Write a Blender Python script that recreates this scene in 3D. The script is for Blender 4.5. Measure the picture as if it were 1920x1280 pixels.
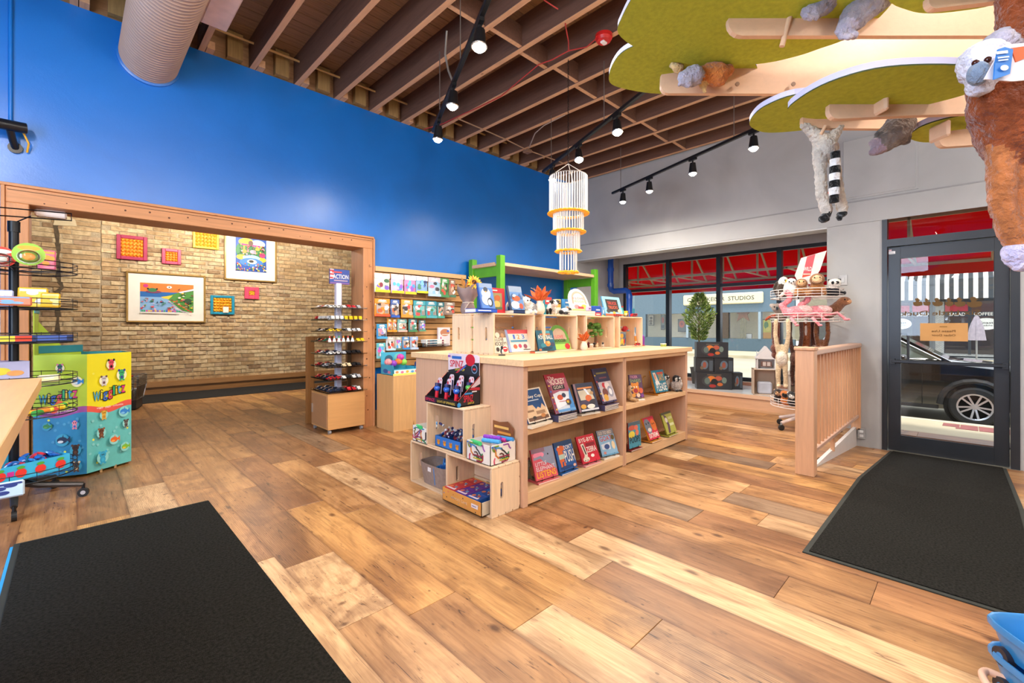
import bpy, bmesh, math, random
import numpy as np
from mathutils import Vector, Matrix, Euler, noise
for _o in list(bpy.data.objects): bpy.data.objects.remove(_o)
scene = bpy.context.scene
COL = scene.collection
R = random.Random(7)
PI = math.pi
# ---------------------------------------------------------------- camera: level, 15.8 mm, eye 1.18 m above the shop floor
F, U0, V0, EYE = 842.0, 960.0, 612.0, 1.18
FW = (0.6997, 0.7145); RT = (0.7145, -0.6997)
cam_d = bpy.data.cameras.new('camera'); cam = bpy.data.objects.new('camera', cam_d); COL.objects.link(cam)
cam_d.sensor_width = 36.0; cam_d.lens = 36.0 * F / 1920.0; cam_d.shift_y = -28.0 / 1920.0; cam_d.clip_end = 200
cam.location = (0, 0, EYE); cam.rotation_euler = (PI / 2, 0, math.atan2(FW[1], FW[0]) - PI / 2)
scene.camera = cam
# ---------------------------------------------------------------- light and exposure
vs = scene.view_settings
scene.display_settings.display_device = 'sRGB'
vs.view_transform = 'Standard'; vs.look = 'None'; vs.gamma = 1.0; vs.use_curve_mapping = False
vs.exposure = 0.5
world = bpy.data.worlds.new('overcast_sky'); scene.world = world; world.use_nodes = True
wn = world.node_tree.nodes; wl = world.node_tree.links
bg = wn['Background']; bg.inputs['Strength'].default_value = 1.6
bg.inputs['Color'].default_value = (0.86, 0.93, 1.0, 1)
def add_light(kind, name, loc, energy, color=(1, 1, 1), aim=None, size=0.1, spot=None, blend=0.6):
    d = bpy.data.lights.new(name, kind); d.energy = energy; d.color = color
    o = bpy.data.objects.new(name, d); COL.objects.link(o); o.location = loc
    if kind == 'SPOT':
        d.spot_size = math.radians(spot or 100); d.spot_blend = blend; d.shadow_soft_size = size
    elif kind == 'POINT': d.shadow_soft_size = size
    elif kind == 'AREA':
        d.shape = 'RECTANGLE'; d.size, d.size_y = size
    elif kind == 'SUN': d.angle = size
    if aim is not None:
        o.rotation_euler = (Vector(aim) - Vector(loc)).to_track_quat('-Z', 'Y').to_euler()
    return o
add_light('SUN', 'sun', (12, 8, 12), 2.6, (1, .95, .88), aim=(16, 9, 0), size=0.2)
WARM = (1.0, .91, .80)
LAMP_W = 52.0
# daylight through the shop's other window, in the wall left of the camera
add_light('AREA', 'side_window_daylight', (-2.52, 1.6, 1.75), 150, (.62, .78, 1.0), aim=(0, 1.6, 1.6), size=(1.7, 2.6))
FILL_GLOBES = [(-1.3, .3, 2.45), (.9, -1.7, 2.45), (3.3, -1.7, 2.45), (5.2, -1.4, 2.45)]  # unseen globes added as fill for walls and ceiling
for g_ in FILL_GLOBES: add_light('POINT', 'fill_globe_light', g_, 95, (1.0, .93, .84), size=.16)
# ---------------------------------------------------------------- picture measurements to places in the room
def ray(u, v):
    a = (u - U0) / F
    return (FW[0] + a * RT[0], FW[1] + a * RT[1], -(v - V0) / F)
def onX(u, v, X): r = ray(u, v); t = X / r[0]; return Vector((X, r[1] * t, EYE + r[2] * t))
def onY(u, v, Y): r = ray(u, v); t = Y / r[1]; return Vector((r[0] * t, Y, EYE + r[2] * t))
def onZ(u, v, Z): r = ray(u, v); t = (Z - EYE) / r[2]; return Vector((r[0] * t, r[1] * t, Z))
def at(u, v, t): r = ray(u, v); return Vector((r[0] * t, r[1] * t, EYE + r[2] * t))
# ---------------------------------------------------------------- materials
def lin(h):
    if not isinstance(h, str): return tuple(h)
    h = h.lstrip('#')
    if len(h) == 3: h = ''.join(c * 2 for c in h)
    o = []
    for i in (0, 2, 4):
        c = int(h[i:i + 2], 16) / 255
        o.append(c / 12.92 if c <= .04045 else ((c + .055) / 1.055) ** 2.4)
    return tuple(o)
MC = {}
def new_mat(name):
    m = bpy.data.materials.new(name); m.use_nodes = True
    nt = m.node_tree; p = nt.nodes['Principled BSDF']
    return m, nt, p
def nd(nt, t, **kw):
    n = nt.nodes.new(t)
    for k, v in kw.items():
        if k.startswith('i_'): n.inputs[k[2:].replace('_', ' ')].default_value = v
        else: setattr(n, k, v)
    return n
def mat(c, rough=.5, metal=0, var=.10, vs=9.0, bump=0.0, bs=60.0, spec=.5, coat=0, emis=0, name=None, alpha=1, sheen=0, stretch=None, coords='Object'):
    key = (str(c), rough, metal, var, vs, bump, bs, spec, coat, emis, alpha, sheen, str(stretch))
    if key in MC: return MC[key]
    m, nt, p = new_mat(name or 'paint_%s' % (c if isinstance(c, str) else 'x').lstrip('#'))
    col = lin(c); L = nt.links
    tc = nd(nt, 'ShaderNodeTexCoord'); src = tc.outputs[coords]
    if stretch:
        mp = nd(nt, 'ShaderNodeMapping'); mp.inputs['Scale'].default_value = stretch
        L.new(src, mp.inputs['Vector']); src = mp.outputs['Vector']
    nz = nd(nt, 'ShaderNodeTexNoise', i_Scale=vs, i_Detail=4.0); L.new(src, nz.inputs['Vector'])
    rp = nd(nt, 'ShaderNodeValToRGB'); e = rp.color_ramp.elements
    e[0].position = .3; e[1].position = .7
    e[0].color = tuple(max(0, x * (1 - var)) for x in col) + (1,); e[1].color = tuple(min(1, x * (1 + var)) for x in col) + (1,)
    L.new(nz.outputs['Fac'], rp.inputs['Fac']); L.new(rp.outputs['Color'], p.inputs['Base Color'])
    p.inputs['Roughness'].default_value = rough; p.inputs['Metallic'].default_value = metal
    p.inputs['Specular IOR Level'].default_value = spec; p.inputs['Coat Weight'].default_value = coat
    if sheen: p.inputs['Sheen Weight'].default_value = sheen
    if alpha < 1: p.inputs['Alpha'].default_value = alpha
    if emis:
        L.new(rp.outputs['Color'], p.inputs['Emission Color']); p.inputs['Emission Strength'].default_value = emis
    if bump:
        b = nd(nt, 'ShaderNodeTexNoise', i_Scale=bs, i_Detail=5.0); L.new(src, b.inputs['Vector'])
        bn = nd(nt, 'ShaderNodeBump', i_Strength=bump, i_Distance=.02)
        L.new(b.outputs['Fac'], bn.inputs['Height']); L.new(bn.outputs['Normal'], p.inputs['Normal'])
    MC[key] = m
    return m
def ink(c): return mat(c, .45, var=.04, vs=30)
def fur(c, var=.22): return mat(c, .95, var=var, vs=26, bump=.9, bs=70, spec=.1, sheen=.3)
def wood(c, dark=.72, axis=1, rough=.45, gs=3.0, name='pine', stretch=14.0, knots=True, bump=.05):
    key = ('wood', c, dark, axis, rough, gs, stretch, knots)
    if key in MC: return MC[key]
    m, nt, p = new_mat(name); L = nt.links; col = lin(c)
    tc = nd(nt, 'ShaderNodeTexCoord'); oi = nd(nt, 'ShaderNodeObjectInfo')
    mp = nd(nt, 'ShaderNodeMapping'); s = [stretch] * 3; s[axis] = 1.0; mp.inputs['Scale'].default_value = s
    off = nd(nt, 'ShaderNodeVectorMath', operation='MULTIPLY_ADD'); off.inputs[1].default_value = (1, 1, 1)
    cmb = nd(nt, 'ShaderNodeCombineXYZ')
    for i in range(3):
        mu = nd(nt, 'ShaderNodeMath', operation='MULTIPLY'); mu.inputs[1].default_value = (37.0, 23.0, 51.0)[i]
        L.new(oi.outputs['Random'], mu.inputs[0]); L.new(mu.outputs[0], cmb.inputs[i])
    L.new(tc.outputs['Object'], off.inputs[0]); L.new(cmb.outputs[0], off.inputs[2])
    L.new(off.outputs[0], mp.inputs['Vector'])
    nz = nd(nt, 'ShaderNodeTexNoise', i_Scale=gs, i_Detail=6.0, i_Roughness=.62, i_Distortion=.6); L.new(mp.outputs[0], nz.inputs['Vector'])
    rp = nd(nt, 'ShaderNodeValToRGB'); e = rp.color_ramp.elements
    e[0].position = .28; e[1].position = .62
    e[0].color = tuple(x * dark for x in col) + (1,); e[1].color = col + (1,)
    L.new(nz.outputs['Fac'], rp.inputs['Fac']); out = rp.outputs['Color']
    if knots:
        vo = nd(nt, 'ShaderNodeTexVoronoi', i_Scale=3.2); mp2 = nd(nt, 'ShaderNodeMapping'); s2 = [1.6] * 3; s2[axis] = .8
        mp2.inputs['Scale'].default_value = s2; L.new(off.outputs[0], mp2.inputs['Vector']); L.new(mp2.outputs[0], vo.inputs['Vector'])
        r2 = nd(nt, 'ShaderNodeValToRGB'); r2.color_ramp.elements[0].position = .03; r2.color_ramp.elements[1].position = .065
        r2.color_ramp.elements[0].color = (.35, .3, .28, 1); r2.color_ramp.elements[1].color = (1, 1, 1, 1)
        L.new(vo.outputs['Distance'], r2.inputs['Fac'])
        mx = nd(nt, 'ShaderNodeMix', data_type='RGBA', blend_type='MULTIPLY'); mx.inputs['Factor'].default_value = .8
        L.new(out, mx.inputs['A']); L.new(r2.outputs['Color'], mx.inputs['B']); out = mx.outputs['Result']
    L.new(out, p.inputs['Base Color']); p.inputs['Roughness'].default_value = rough
    if bump:
        bn = nd(nt, 'ShaderNodeBump', i_Strength=bump, i_Distance=.01); L.new(nz.outputs['Fac'], bn.inputs['Height']); L.new(bn.outputs['Normal'], p.inputs['Normal'])
    MC[key] = m
    return m
def glass_mat(name='clear_glass', tint=(1, 1, 1), refl=.12, rough=.0):
    key = ('glass', name)
    if key in MC: return MC[key]
    m = bpy.data.materials.new(name); m.use_nodes = True; nt = m.node_tree; nt.nodes.clear(); L = nt.links
    out = nd(nt, 'ShaderNodeOutputMaterial'); tr = nd(nt, 'ShaderNodeBsdfTransparent'); tr.inputs['Color'].default_value = tuple(tint) + (1,)
    gl = nd(nt, 'ShaderNodeBsdfGlossy'); gl.inputs['Roughness'].default_value = rough
    fr = nd(nt, 'ShaderNodeFresnel', i_IOR=1.45); mu = nd(nt, 'ShaderNodeMath', operation='MULTIPLY'); mu.inputs[1].default_value = refl / .04
    mu.use_clamp = True
    L.new(fr.outputs[0], mu.inputs[0])
    mx = nd(nt, 'ShaderNodeMixShader'); L.new(mu.outputs[0], mx.inputs[0]); L.new(tr.outputs[0], mx.inputs[1]); L.new(gl.outputs[0], mx.inputs[2])
    L.new(mx.outputs[0], out.inputs['Surface'])
    MC[key] = m
    return m
# ---------------------------------------------------------------- mesh building
TEXTS = {}
BARS = {'PENGUIN', 'ZOO', 'PLAY', 'OCEAN', 'FARM', 'GAME', 'UNO', 'GO', 'SAND', 'STRETCHY', 'STRINGZ', 'STRING', 'MIGHTY', 'ALL NEW', '3+', 'DIE CAST', 'REPUBLIC', 'NIGHT', 'MOO', 'LEFT', 'BOARD'}      # print too blurred to read stays a plain bar
def text_mesh(s):
    if s in TEXTS: return TEXTS[s]
    cu = bpy.data.curves.new('t', 'FONT'); cu.body = s; cu.size = 1; cu.resolution_u = 2; cu.offset = .012
    ob = bpy.data.objects.new('t', cu); me = ob.to_mesh()
    v = np.array([tuple(x.co) for x in me.vertices]); f = [tuple(p.vertices) for p in me.polygons]
    ob.to_mesh_clear(); bpy.data.objects.remove(ob); bpy.data.curves.remove(cu)
    lo, hi = v.min(0), v.max(0)
    v = (v - lo) / np.maximum(hi - lo, 1e-6)
    TEXTS[s] = (v[:, :2], f)
    return TEXTS[s]
class MB:
    def __init__(s): s.v = []; s.f = []; s.m = []; s.mats = []
    def mi(s, m):
        if isinstance(m, str): m = ink(m)
        if m not in s.mats: s.mats.append(m)
        return s.mats.index(m)
    def add(s, vs, fs, m, M=None):
        b = len(s.v); i = s.mi(m)
        for p in vs:
            p = Vector(p); s.v.append(tuple(M @ p if M is not None else p))
        for f in fs: s.f.append(tuple(b + k for k in f)); s.m.append(i)
        return s
    def box(s, x0, x1, y0, y1, z0, z1, m, M=None, bev=0):
        x0, x1 = min(x0, x1), max(x0, x1); y0, y1 = min(y0, y1), max(y0, y1); z0, z1 = min(z0, z1), max(z0, z1)
        if not bev:
            vs = [(x, y, z) for z in (z0, z1) for y in (y0, y1) for x in (x0, x1)]
            return s.add(vs, [(0, 2, 3, 1), (4, 5, 7, 6), (0, 1, 5, 4), (2, 6, 7, 3), (0, 4, 6, 2), (1, 3, 7, 5)], m, M)
        b = min(bev, (x1 - x0) / 2.01, (y1 - y0) / 2.01, (z1 - z0) / 2.01); vs = []; ix = {}
        c = ((x0, x1), (y0, y1), (z0, z1))
        for k in range(8):
            sg = [(k >> a) & 1 for a in range(3)]
            for a in range(3):
                p = [c[q][sg[q]] + (0 if q == a else (b if sg[q] == 0 else -b)) for q in range(3)]
                ix[(k, a)] = len(vs); vs.append(tuple(p))
        fs = []
        for a in range(3):
            o1, o2 = [q for q in range(3) if q != a]
            for sd in (0, 1):
                ks = []
                for (i, j) in ((0, 0), (1, 0), (1, 1), (0, 1)):
                    ks.append(ix[((sd << a) | (i << o1) | (j << o2), a)])
                fs.append(tuple(ks))
            for i in (0, 1):
                for j in (0, 1):
                    k0 = (i << o1) | (j << o2); k1 = k0 | (1 << a)
                    fs.append((ix[(k0, o1)], ix[(k1, o1)], ix[(k1, o2)], ix[(k0, o2)]))
        for k in range(8): fs.append((ix[(k, 0)], ix[(k, 1)], ix[(k, 2)]))
        return s.add(vs, fs, m, M)
    def beam(s, p0, p1, w, h, m, up=(0, 0, 1), bev=0):
        p0, p1 = Vector(p0), Vector(p1); d = p1 - p0; L = d.length; x = d.normalized(); y = Vector(up).cross(x)
        if y.length < 1e-5: y = Vector((0, 1, 0))
        y.normalize(); z = x.cross(y)
        M = Matrix(((x.x, y.x, z.x, p0.x), (x.y, y.y, z.y, p0.y), (x.z, y.z, z.z, p0.z), (0, 0, 0, 1)))
        return s.box(0, L, -w / 2, w / 2, -h / 2, h / 2, m, M, bev)
    def cyl(s, p0, p1, r0, m, r1=None, n=12, caps=True, M=None):
        r1 = r0 if r1 is None else r1; p0, p1 = Vector(p0), Vector(p1); d = (p1 - p0).normalized()
        a = d.orthogonal().normalized(); b = d.cross(a); vs = []
        for p, r in ((p0, r0), (p1, r1)):
            for i in range(n):
                t = 2 * PI * i / n; vs.append(p + a * (r * math.cos(t)) + b * (r * math.sin(t)))
        fs = [(i, (i + 1) % n, n + (i + 1) % n, n + i) for i in range(n)]
        if caps: fs += [tuple(range(n - 1, -1, -1)), tuple(range(n, 2 * n))]
        return s.add(vs, fs, m, M)
    def tube(s, pts, r, m, n=6, closed=False, M=None, caps=True):
        pts = [Vector(p) for p in pts]; k = len(pts); rs = r if isinstance(r, (list, tuple)) else [r] * k
        vs = []; a = None
        for i, p in enumerate(pts):
            if closed: d = pts[(i + 1) % k] - pts[i - 1]
            else: d = pts[min(i + 1, k - 1)] - pts[max(i - 1, 0)]
            d.normalize()
            if a is None: a = d.orthogonal().normalized()
            else:
                a = a - d * a.dot(d)
                a = a.normalized() if a.length > 1e-6 else d.orthogonal().normalized()
            b = d.cross(a)
            for j in range(n):
                t = 2 * PI * j / n; vs.append(p + a * (rs[i] * math.cos(t)) + b * (rs[i] * math.sin(t)))
        fs = []
        for i in range(k if closed else k - 1):
            q = (i + 1) % k
            for j in range(n): fs.append((i * n + j, i * n + (j + 1) % n, q * n + (j + 1) % n, q * n + j))
        if not closed and caps: fs += [tuple(range(n - 1, -1, -1)), tuple(range((k - 1) * n, k * n))]
        return s.add(vs, fs, m, M)
    def prism(s, poly, z0, z1, m, M=None, side=None, top=None):
        n = len(poly); vs = [(p[0], p[1], z0) for p in poly] + [(p[0], p[1], z1) for p in poly]
        s.add(vs, [tuple(range(n - 1, -1, -1))], m, M)
        b = len(s.v) - 2 * n; i2 = s.mi(side or m); i3 = s.mi(top or m)
        s.f.append(tuple(range(b + n, b + 2 * n))); s.m.append(i3)
        for i in range(n): s.f.append((b + i, b + (i + 1) % n, b + n + (i + 1) % n, b + n + i)); s.m.append(i2)
        return s
    def ell(s, c, r, m, n=12, k=8, M=None):
        r = (r, r, r) if not isinstance(r, (tuple, list)) else r; vs = [(c[0], c[1], c[2] - r[2])]
        for i in range(1, k):
            t = PI * i / k
            for j in range(n):
                a = 2 * PI * j / n; vs.append((c[0] + r[0] * math.sin(t) * math.cos(a), c[1] + r[1] * math.sin(t) * math.sin(a), c[2] - r[2] * math.cos(t)))
        vs.append((c[0], c[1], c[2] + r[2])); fs = []
        for j in range(n): fs.append((0, 1 + (j + 1) % n, 1 + j)); fs.append((len(vs) - 1, 1 + (k - 2) * n + j, 1 + (k - 2) * n + (j + 1) % n))
        for i in range(k - 2):
            for j in range(n):
                q = 1 + i * n; fs.append((q + j, q + (j + 1) % n, q + n + (j + 1) % n, q + n + j))
        return s.add(vs, fs, m, M)
    def lathe(s, prof, m, n=16, c=(0, 0, 0), M=None, caps=True):
        vs = []; k = len(prof)
        for (r, z) in prof:
            for j in range(n): t = 2 * PI * j / n; vs.append((c[0] + r * math.cos(t), c[1] + r * math.sin(t), c[2] + z))
        fs = [(i * n + j, i * n + (j + 1) % n, (i + 1) * n + (j + 1) % n, (i + 1) * n + j) for i in range(k - 1) for j in range(n)]
        if caps and prof[0][0] > 1e-6: fs.append(tuple(range(n - 1, -1, -1)))
        if caps and prof[-1][0] > 1e-6: fs.append(tuple(range((k - 1) * n, k * n)))
        return s.add(vs, fs, m, M)
    def art(s, w, h, spec, M=None, step=.0004, z=.0006):
        """flat print in the plane x 0..w, y 0..h; r=rect e=ellipse p=polygon t=lettering, unit coordinates, layered"""
        for it in spec:
            k = it[0]; z += step
            if k == 'r': _, x, y, a, b, c = it; s.add([(x * w, y * h, z), ((x + a) * w, y * h, z), ((x + a) * w, (y + b) * h, z), (x * w, (y + b) * h, z)], [(0, 1, 2, 3)], c, M)
            elif k == 'e':
                _, x, y, a, b, c = it; s.add([((x + a * math.cos(t * PI / 8)) * w, (y + b * math.sin(t * PI / 8)) * h, z) for t in range(16)], [tuple(range(16))], c, M)
            elif k == 'p': _, pts, c = it; s.add([(p[0] * w, p[1] * h, z) for p in pts], [tuple(range(len(pts)))], c, M)
            elif k == 't':
                _, tx, x, y, a, b, c = it
                if tx in BARS: s.add([((x + q[0] * a) * w, (y + (.2 + .6 * q[1]) * b) * h, z) for q in ((0, 0), (1, 0), (1, 1), (0, 1))], [(0, 1, 2, 3)], c, M); continue
                vv, ff = text_mesh(tx)
                s.add([((x + p[0] * a) * w, (y + p[1] * b) * h, z) for p in vv], ff, c, M)
        return s
    def build(s, name, parent=None, smooth=None, recalc=False, loc=None, rot=None):
        me = bpy.data.meshes.new(name); me.from_pydata(s.v, [], s.f)
        for m in s.mats: me.materials.append(m)
        me.polygons.foreach_set('material_index', s.m)
        if recalc:
            b = bmesh.new(); b.from_mesh(me); bmesh.ops.recalc_face_normals(b, faces=b.faces); b.to_mesh(me); b.free()
        if smooth is not None:
            me.polygons.foreach_set('use_smooth', [True] * len(me.polygons)); me.update(); me.set_sharp_from_angle(angle=math.radians(smooth))
        me.update()
        return link(name, me, parent, loc, rot)
def link(name, data, parent=None, loc=None, rot=None):
    o = bpy.data.objects.new(name, data); COL.objects.link(o)
    if parent is not None: o.parent = parent
    if loc is not None: o.location = loc
    if rot is not None: o.rotation_euler = rot
    return o
def tag(o, label, cat, group=None, kind=None):
    o['label'] = label; o['category'] = cat
    if group: o['group'] = group
    if kind: o['kind'] = kind
    return o
def thing(name, label, cat, loc=(0, 0, 0), rz=0, group=None, rot=None):
    o = link(name, None, None, loc, rot or (0, 0, rz)); o.empty_display_size = .05
    return tag(o, label, cat, group)
def struct(o): o['kind'] = 'structure'; return o
def bx(name, x0, x1, y0, y1, z0, z1, m, parent=None, bev=0): return MB().box(x0, x1, y0, y1, z0, z1, m, bev=bev).build(name, parent)
def dup(o, parent=None, loc=None, rot=None, sub=True):
    c = o.copy(); COL.objects.link(c)
    if parent is not None: c.parent = parent
    if loc is not None: c.location = loc
    if rot is not None: c.rotation_euler = rot
    if sub:
        for ch in [x for x in bpy.data.objects if x.parent == o]: dup(ch, c)
    return c
TS = bpy.data.scenes.new("workbench")
def blob(name, parent, prims, vox=.01, jitter=0.0, smooth=2):
    """one continuous soft surface grown over ellipsoids ('e',c,r,mat[,M]) and tapered limbs ('l',[pts],[radii],mat); each patch takes the nearest piece's cloth"""
    mb = MB(); mats = []
    for p in prims:
        if p[0] == 'e': mb.ell(p[1], p[2], p[3], 14, 10, p[4] if len(p) > 4 else None)
        else:
            mb.tube(p[1], p[2], p[3], 10)
            for q, r in zip(p[1], p[2]): mb.ell(q, r, p[3], 10, 6)
        m = p[3]
        if m not in mats: mats.append(m)
    t = mb.build('t'); COL.objects.unlink(t); TS.collection.objects.link(t); md = t.modifiers.new('r', 'REMESH'); md.mode = 'VOXEL'; md.voxel_size = vox
    if smooth: sm = t.modifiers.new('s', 'SMOOTH'); sm.iterations = smooth; sm.factor = .5
    TS.view_layers[0].update(); dg = TS.view_layers[0].depsgraph; me = bpy.data.meshes.new_from_object(t.evaluated_get(dg))
    me.name = name; bpy.data.objects.remove(t)
    nv = len(me.vertices); co = np.empty(nv * 3); me.vertices.foreach_get('co', co); co = co.reshape(-1, 3)
    best = np.full(nv, 1e9); idx = np.zeros(nv, int)
    for p in prims:
        if p[0] == 'e':
            c = np.array(p[1], float); r = p[2] if isinstance(p[2], (tuple, list)) else (p[2],) * 3
            q = co
            if len(p) > 4: q = (np.array(p[4].inverted().to_3x3()) @ (co - np.array(p[4].translation)).T).T
            d = (np.sqrt((((q - c) / np.array(r)) ** 2).sum(1)) - 1) * min(r)
        else:
            d = np.full(nv, 1e9)
            for a, b, ra, rb in zip(p[1][:-1], p[1][1:], p[2][:-1], p[2][1:]):
                a = np.array(a, float); b = np.array(b, float); ab = b - a
                tt = np.clip(((co - a) @ ab) / max(1e-9, ab @ ab), 0, 1)
                d = np.minimum(d, np.linalg.norm(co - (a + tt[:, None] * ab), axis=1) - (ra + (rb - ra) * tt))
        w = d < best; best[w] = d[w]; idx[w] = mats.index(p[3])
    if jitter:
        nr = np.empty(nv * 3); me.vertices.foreach_get('normal', nr); nr = nr.reshape(-1, 3); rng = np.random.default_rng(nv)
        amp = np.zeros(nv)
        for _k in range(8):
            w = rng.normal(size=3); w = w / np.linalg.norm(w) * (90 + 60 * _k); amp += np.sin(co @ w + rng.uniform(0, 6.3)) / 2.5
        me.vertices.foreach_set('co', (co + nr * (amp * jitter)[:, None]).ravel())
    me.materials.clear()
    for m in mats: me.materials.append(ink(m) if isinstance(m, str) else m)
    ls = np.empty(len(me.polygons), int); me.polygons.foreach_get('loop_start', ls); vi = np.empty(len(me.loops), int); me.loops.foreach_get('vertex_index', vi); me.polygons.foreach_set('material_index', idx[vi[ls]])
    me.polygons.foreach_set('use_smooth', [True] * len(me.polygons)); me.update()
    return link(name, me, parent)
def Tr(x, y, z): return Matrix.Translation((x, y, z))
def Rx(a): return Matrix.Rotation(a, 4, 'X')
def Ry(a): return Matrix.Rotation(a, 4, 'Y')
def Rz(a): return Matrix.Rotation(a, 4, 'Z')
def plane(o, xd, yd):
    """matrix whose local x,y run along xd,yd from o"""
    x = Vector(xd).normalized(); y = Vector(yd).normalized(); z = x.cross(y).normalized(); y = z.cross(x)
    return Matrix(((x.x, y.x, z.x, o[0]), (x.y, y.y, z.y, o[1]), (x.z, y.z, z.z, o[2]), (0, 0, 0, 1)))
# ================================================================= THE ROOM
XW, YW, XB, YB, ZC = 6.44, 5.0, -2.6, -2.6, 3.74          # front wall, blue wall, side wall and wall behind the camera, joist underside
YBR = 9.95; XWIN = 7.95; XSEAT = 6.77; YBAY = 1.2
DROP = .188; XR0 = 4.37; RSL = DROP / (XW - XR0)
# ---- materials of the shell
def plank_mat():
    m, nt, p = new_mat('reclaimed_plank'); L = nt.links
    tc = nd(nt, 'ShaderNodeTexCoord'); oi = nd(nt, 'ShaderNodeObjectInfo')
    cmb = nd(nt, 'ShaderNodeCombineXYZ')
    for i in range(3):
        mu = nd(nt, 'ShaderNodeMath', operation='MULTIPLY'); mu.inputs[1].default_value = (71.0, 33.0, 19.0)[i]
        L.new(oi.outputs['Random'], mu.inputs[0]); L.new(mu.outputs[0], cmb.inputs[i])
    add = nd(nt, 'ShaderNodeVectorMath', operation='MULTIPLY_ADD'); add.inputs[1].default_value = (.24, 1.5, 1); L.new(tc.outputs['Object'], add.inputs[0]); L.new(cmb.outputs[0], add.inputs[2])
    def mapped(s):
        mp = nd(nt, 'ShaderNodeMapping'); mp.inputs['Scale'].default_value = s; L.new(add.outputs[0], mp.inputs['Vector']); return mp.outputs[0]
    def noise_(s, detail=4.0, rough=.55, dist=0.0):
        n = nd(nt, 'ShaderNodeTexNoise', i_Scale=1.0, i_Detail=detail, i_Roughness=rough, i_Distortion=dist); L.new(mapped(s), n.inputs['Vector']); return n.outputs['Fac']
    def ramp(src, a, b, ca, cb, mid=None):
        r = nd(nt, 'ShaderNodeValToRGB'); e = r.color_ramp.elements; e[0].position = a; e[1].position = b
        e[0].color = ca + (1,); e[1].color = cb + (1,)
        if mid:
            for ps, c in mid: q = r.color_ramp.elements.new(ps); q.color = c + (1,)
        L.new(src, r.inputs['Fac']); return r.outputs['Color']
    def mul(a, b, f=1.0, fs=None):
        x = nd(nt, 'ShaderNodeMix', data_type='RGBA', blend_type='MULTIPLY'); x.inputs['Factor'].default_value = f
        if fs is not None: L.new(fs, x.inputs['Factor'])
        L.new(a, x.inputs['A']); L.new(b, x.inputs['B']); return x.outputs['Result']
    W1 = (1, 1, 1)
    fine = noise_((110, 5, 1), 5, .6); med = noise_((16, 1.3, 1), 6, .6, 1.4); smud = noise_((6, 2.6, 1), 4, .55, .8); big = noise_((3, 1.0, 1), 2)
    c = mul(oi.outputs['Color'], ramp(fine, .3, .62, (.80, .74, .68), (1.03, 1.02, 1.0)))
    c = mul(c, ramp(med, .32, .6, (.66, .57, .50), W1), .8)
    c = mul(c, ramp(smud, .36, .56, (.50, .43, .38), W1), .72)
    c = mul(c, ramp(big, .38, .6, (.74, .70, .68), (1.05, 1.04, 1.02)), .8)
    # cathedral figure on some boards
    wv = nd(nt, 'ShaderNodeTexWave', wave_type='RINGS', rings_direction='SPHERICAL'); wv.inputs['Scale'].default_value = 6.5; wv.inputs['Distortion'].default_value = 5.0; wv.inputs['Detail'].default_value = 3.0; wv.inputs['Detail Scale'].default_value = 1.6
    L.new(mapped((5.5, .8, 0)), wv.inputs['Vector'])
    gt = nd(nt, 'ShaderNodeMath', operation='GREATER_THAN'); gt.inputs[1].default_value = .62; L.new(oi.outputs['Random'], gt.inputs[0])
    g2 = nd(nt, 'ShaderNodeMath', operation='MULTIPLY'); g2.inputs[1].default_value = .6; L.new(gt.outputs[0], g2.inputs[0])
    c = mul(c, ramp(wv.outputs['Fac'], .05, .5, (.60, .48, .40), W1), fs=g2.outputs[0])
    # long drying cracks
    cr = noise_((22, .8, 1), 3, .5, .6)
    c = mul(c, ramp(cr, .494, .506, W1, W1, [(.5, (.16, .11, .09))]), fs=ramp(smud, .46, .5, W1, (0, 0, 0)))
    # streaky specks along the grain
    c = mul(c, ramp(noise_((70, 12, 1), 3, .6), .27, .36, (.28, .2, .16), W1), .8)
    # dark, knocked long edges
    sx = nd(nt, 'ShaderNodeSeparateXYZ'); L.new(tc.outputs['Object'], sx.inputs[0]); ab = nd(nt, 'ShaderNodeMath', operation='ABSOLUTE'); L.new(sx.outputs['X'], ab.inputs[0])
    w_ = nd(nt, 'ShaderNodeMath', operation='MULTIPLY_ADD'); w_.inputs[1].default_value = .22; L.new(noise_((9, 2.2, 1), 3), w_.inputs[0]); L.new(ab.outputs[0], w_.inputs[2])
    c = mul(c, ramp(w_.outputs[0], .54, .63, W1, (.40, .31, .26)), .7)
    vo = nd(nt, 'ShaderNodeTexVoronoi', i_Scale=1.0); L.new(mapped((5.5, 3.2, 0)), vo.inputs['Vector']); c = mul(c, ramp(vo.outputs['Distance'], .05, .13, (.22, .15, .11), W1), .85)
    v2 = nd(nt, 'ShaderNodeTexVoronoi', i_Scale=1.0); L.new(mapped((11, 7, 0)), v2.inputs['Vector']); c = mul(c, ramp(v2.outputs['Distance'], .04, .07, (.2, .13, .1), W1), .7)
    L.new(c, p.inputs['Base Color'])
    rg = nd(nt, 'ShaderNodeMapRange'); rg.inputs['To Min'].default_value = .30; rg.inputs['To Max'].default_value = .46; L.new(smud, rg.inputs['Value']); L.new(rg.outputs[0], p.inputs['Roughness'])
    bn = nd(nt, 'ShaderNodeBump', i_Strength=.05, i_Distance=.005); L.new(med, bn.inputs['Height']); L.new(bn.outputs['Normal'], p.inputs['Normal'])
    return m
M_PLANK = plank_mat()
M_SUB = mat('6b4a30', .7, var=.2)
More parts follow.
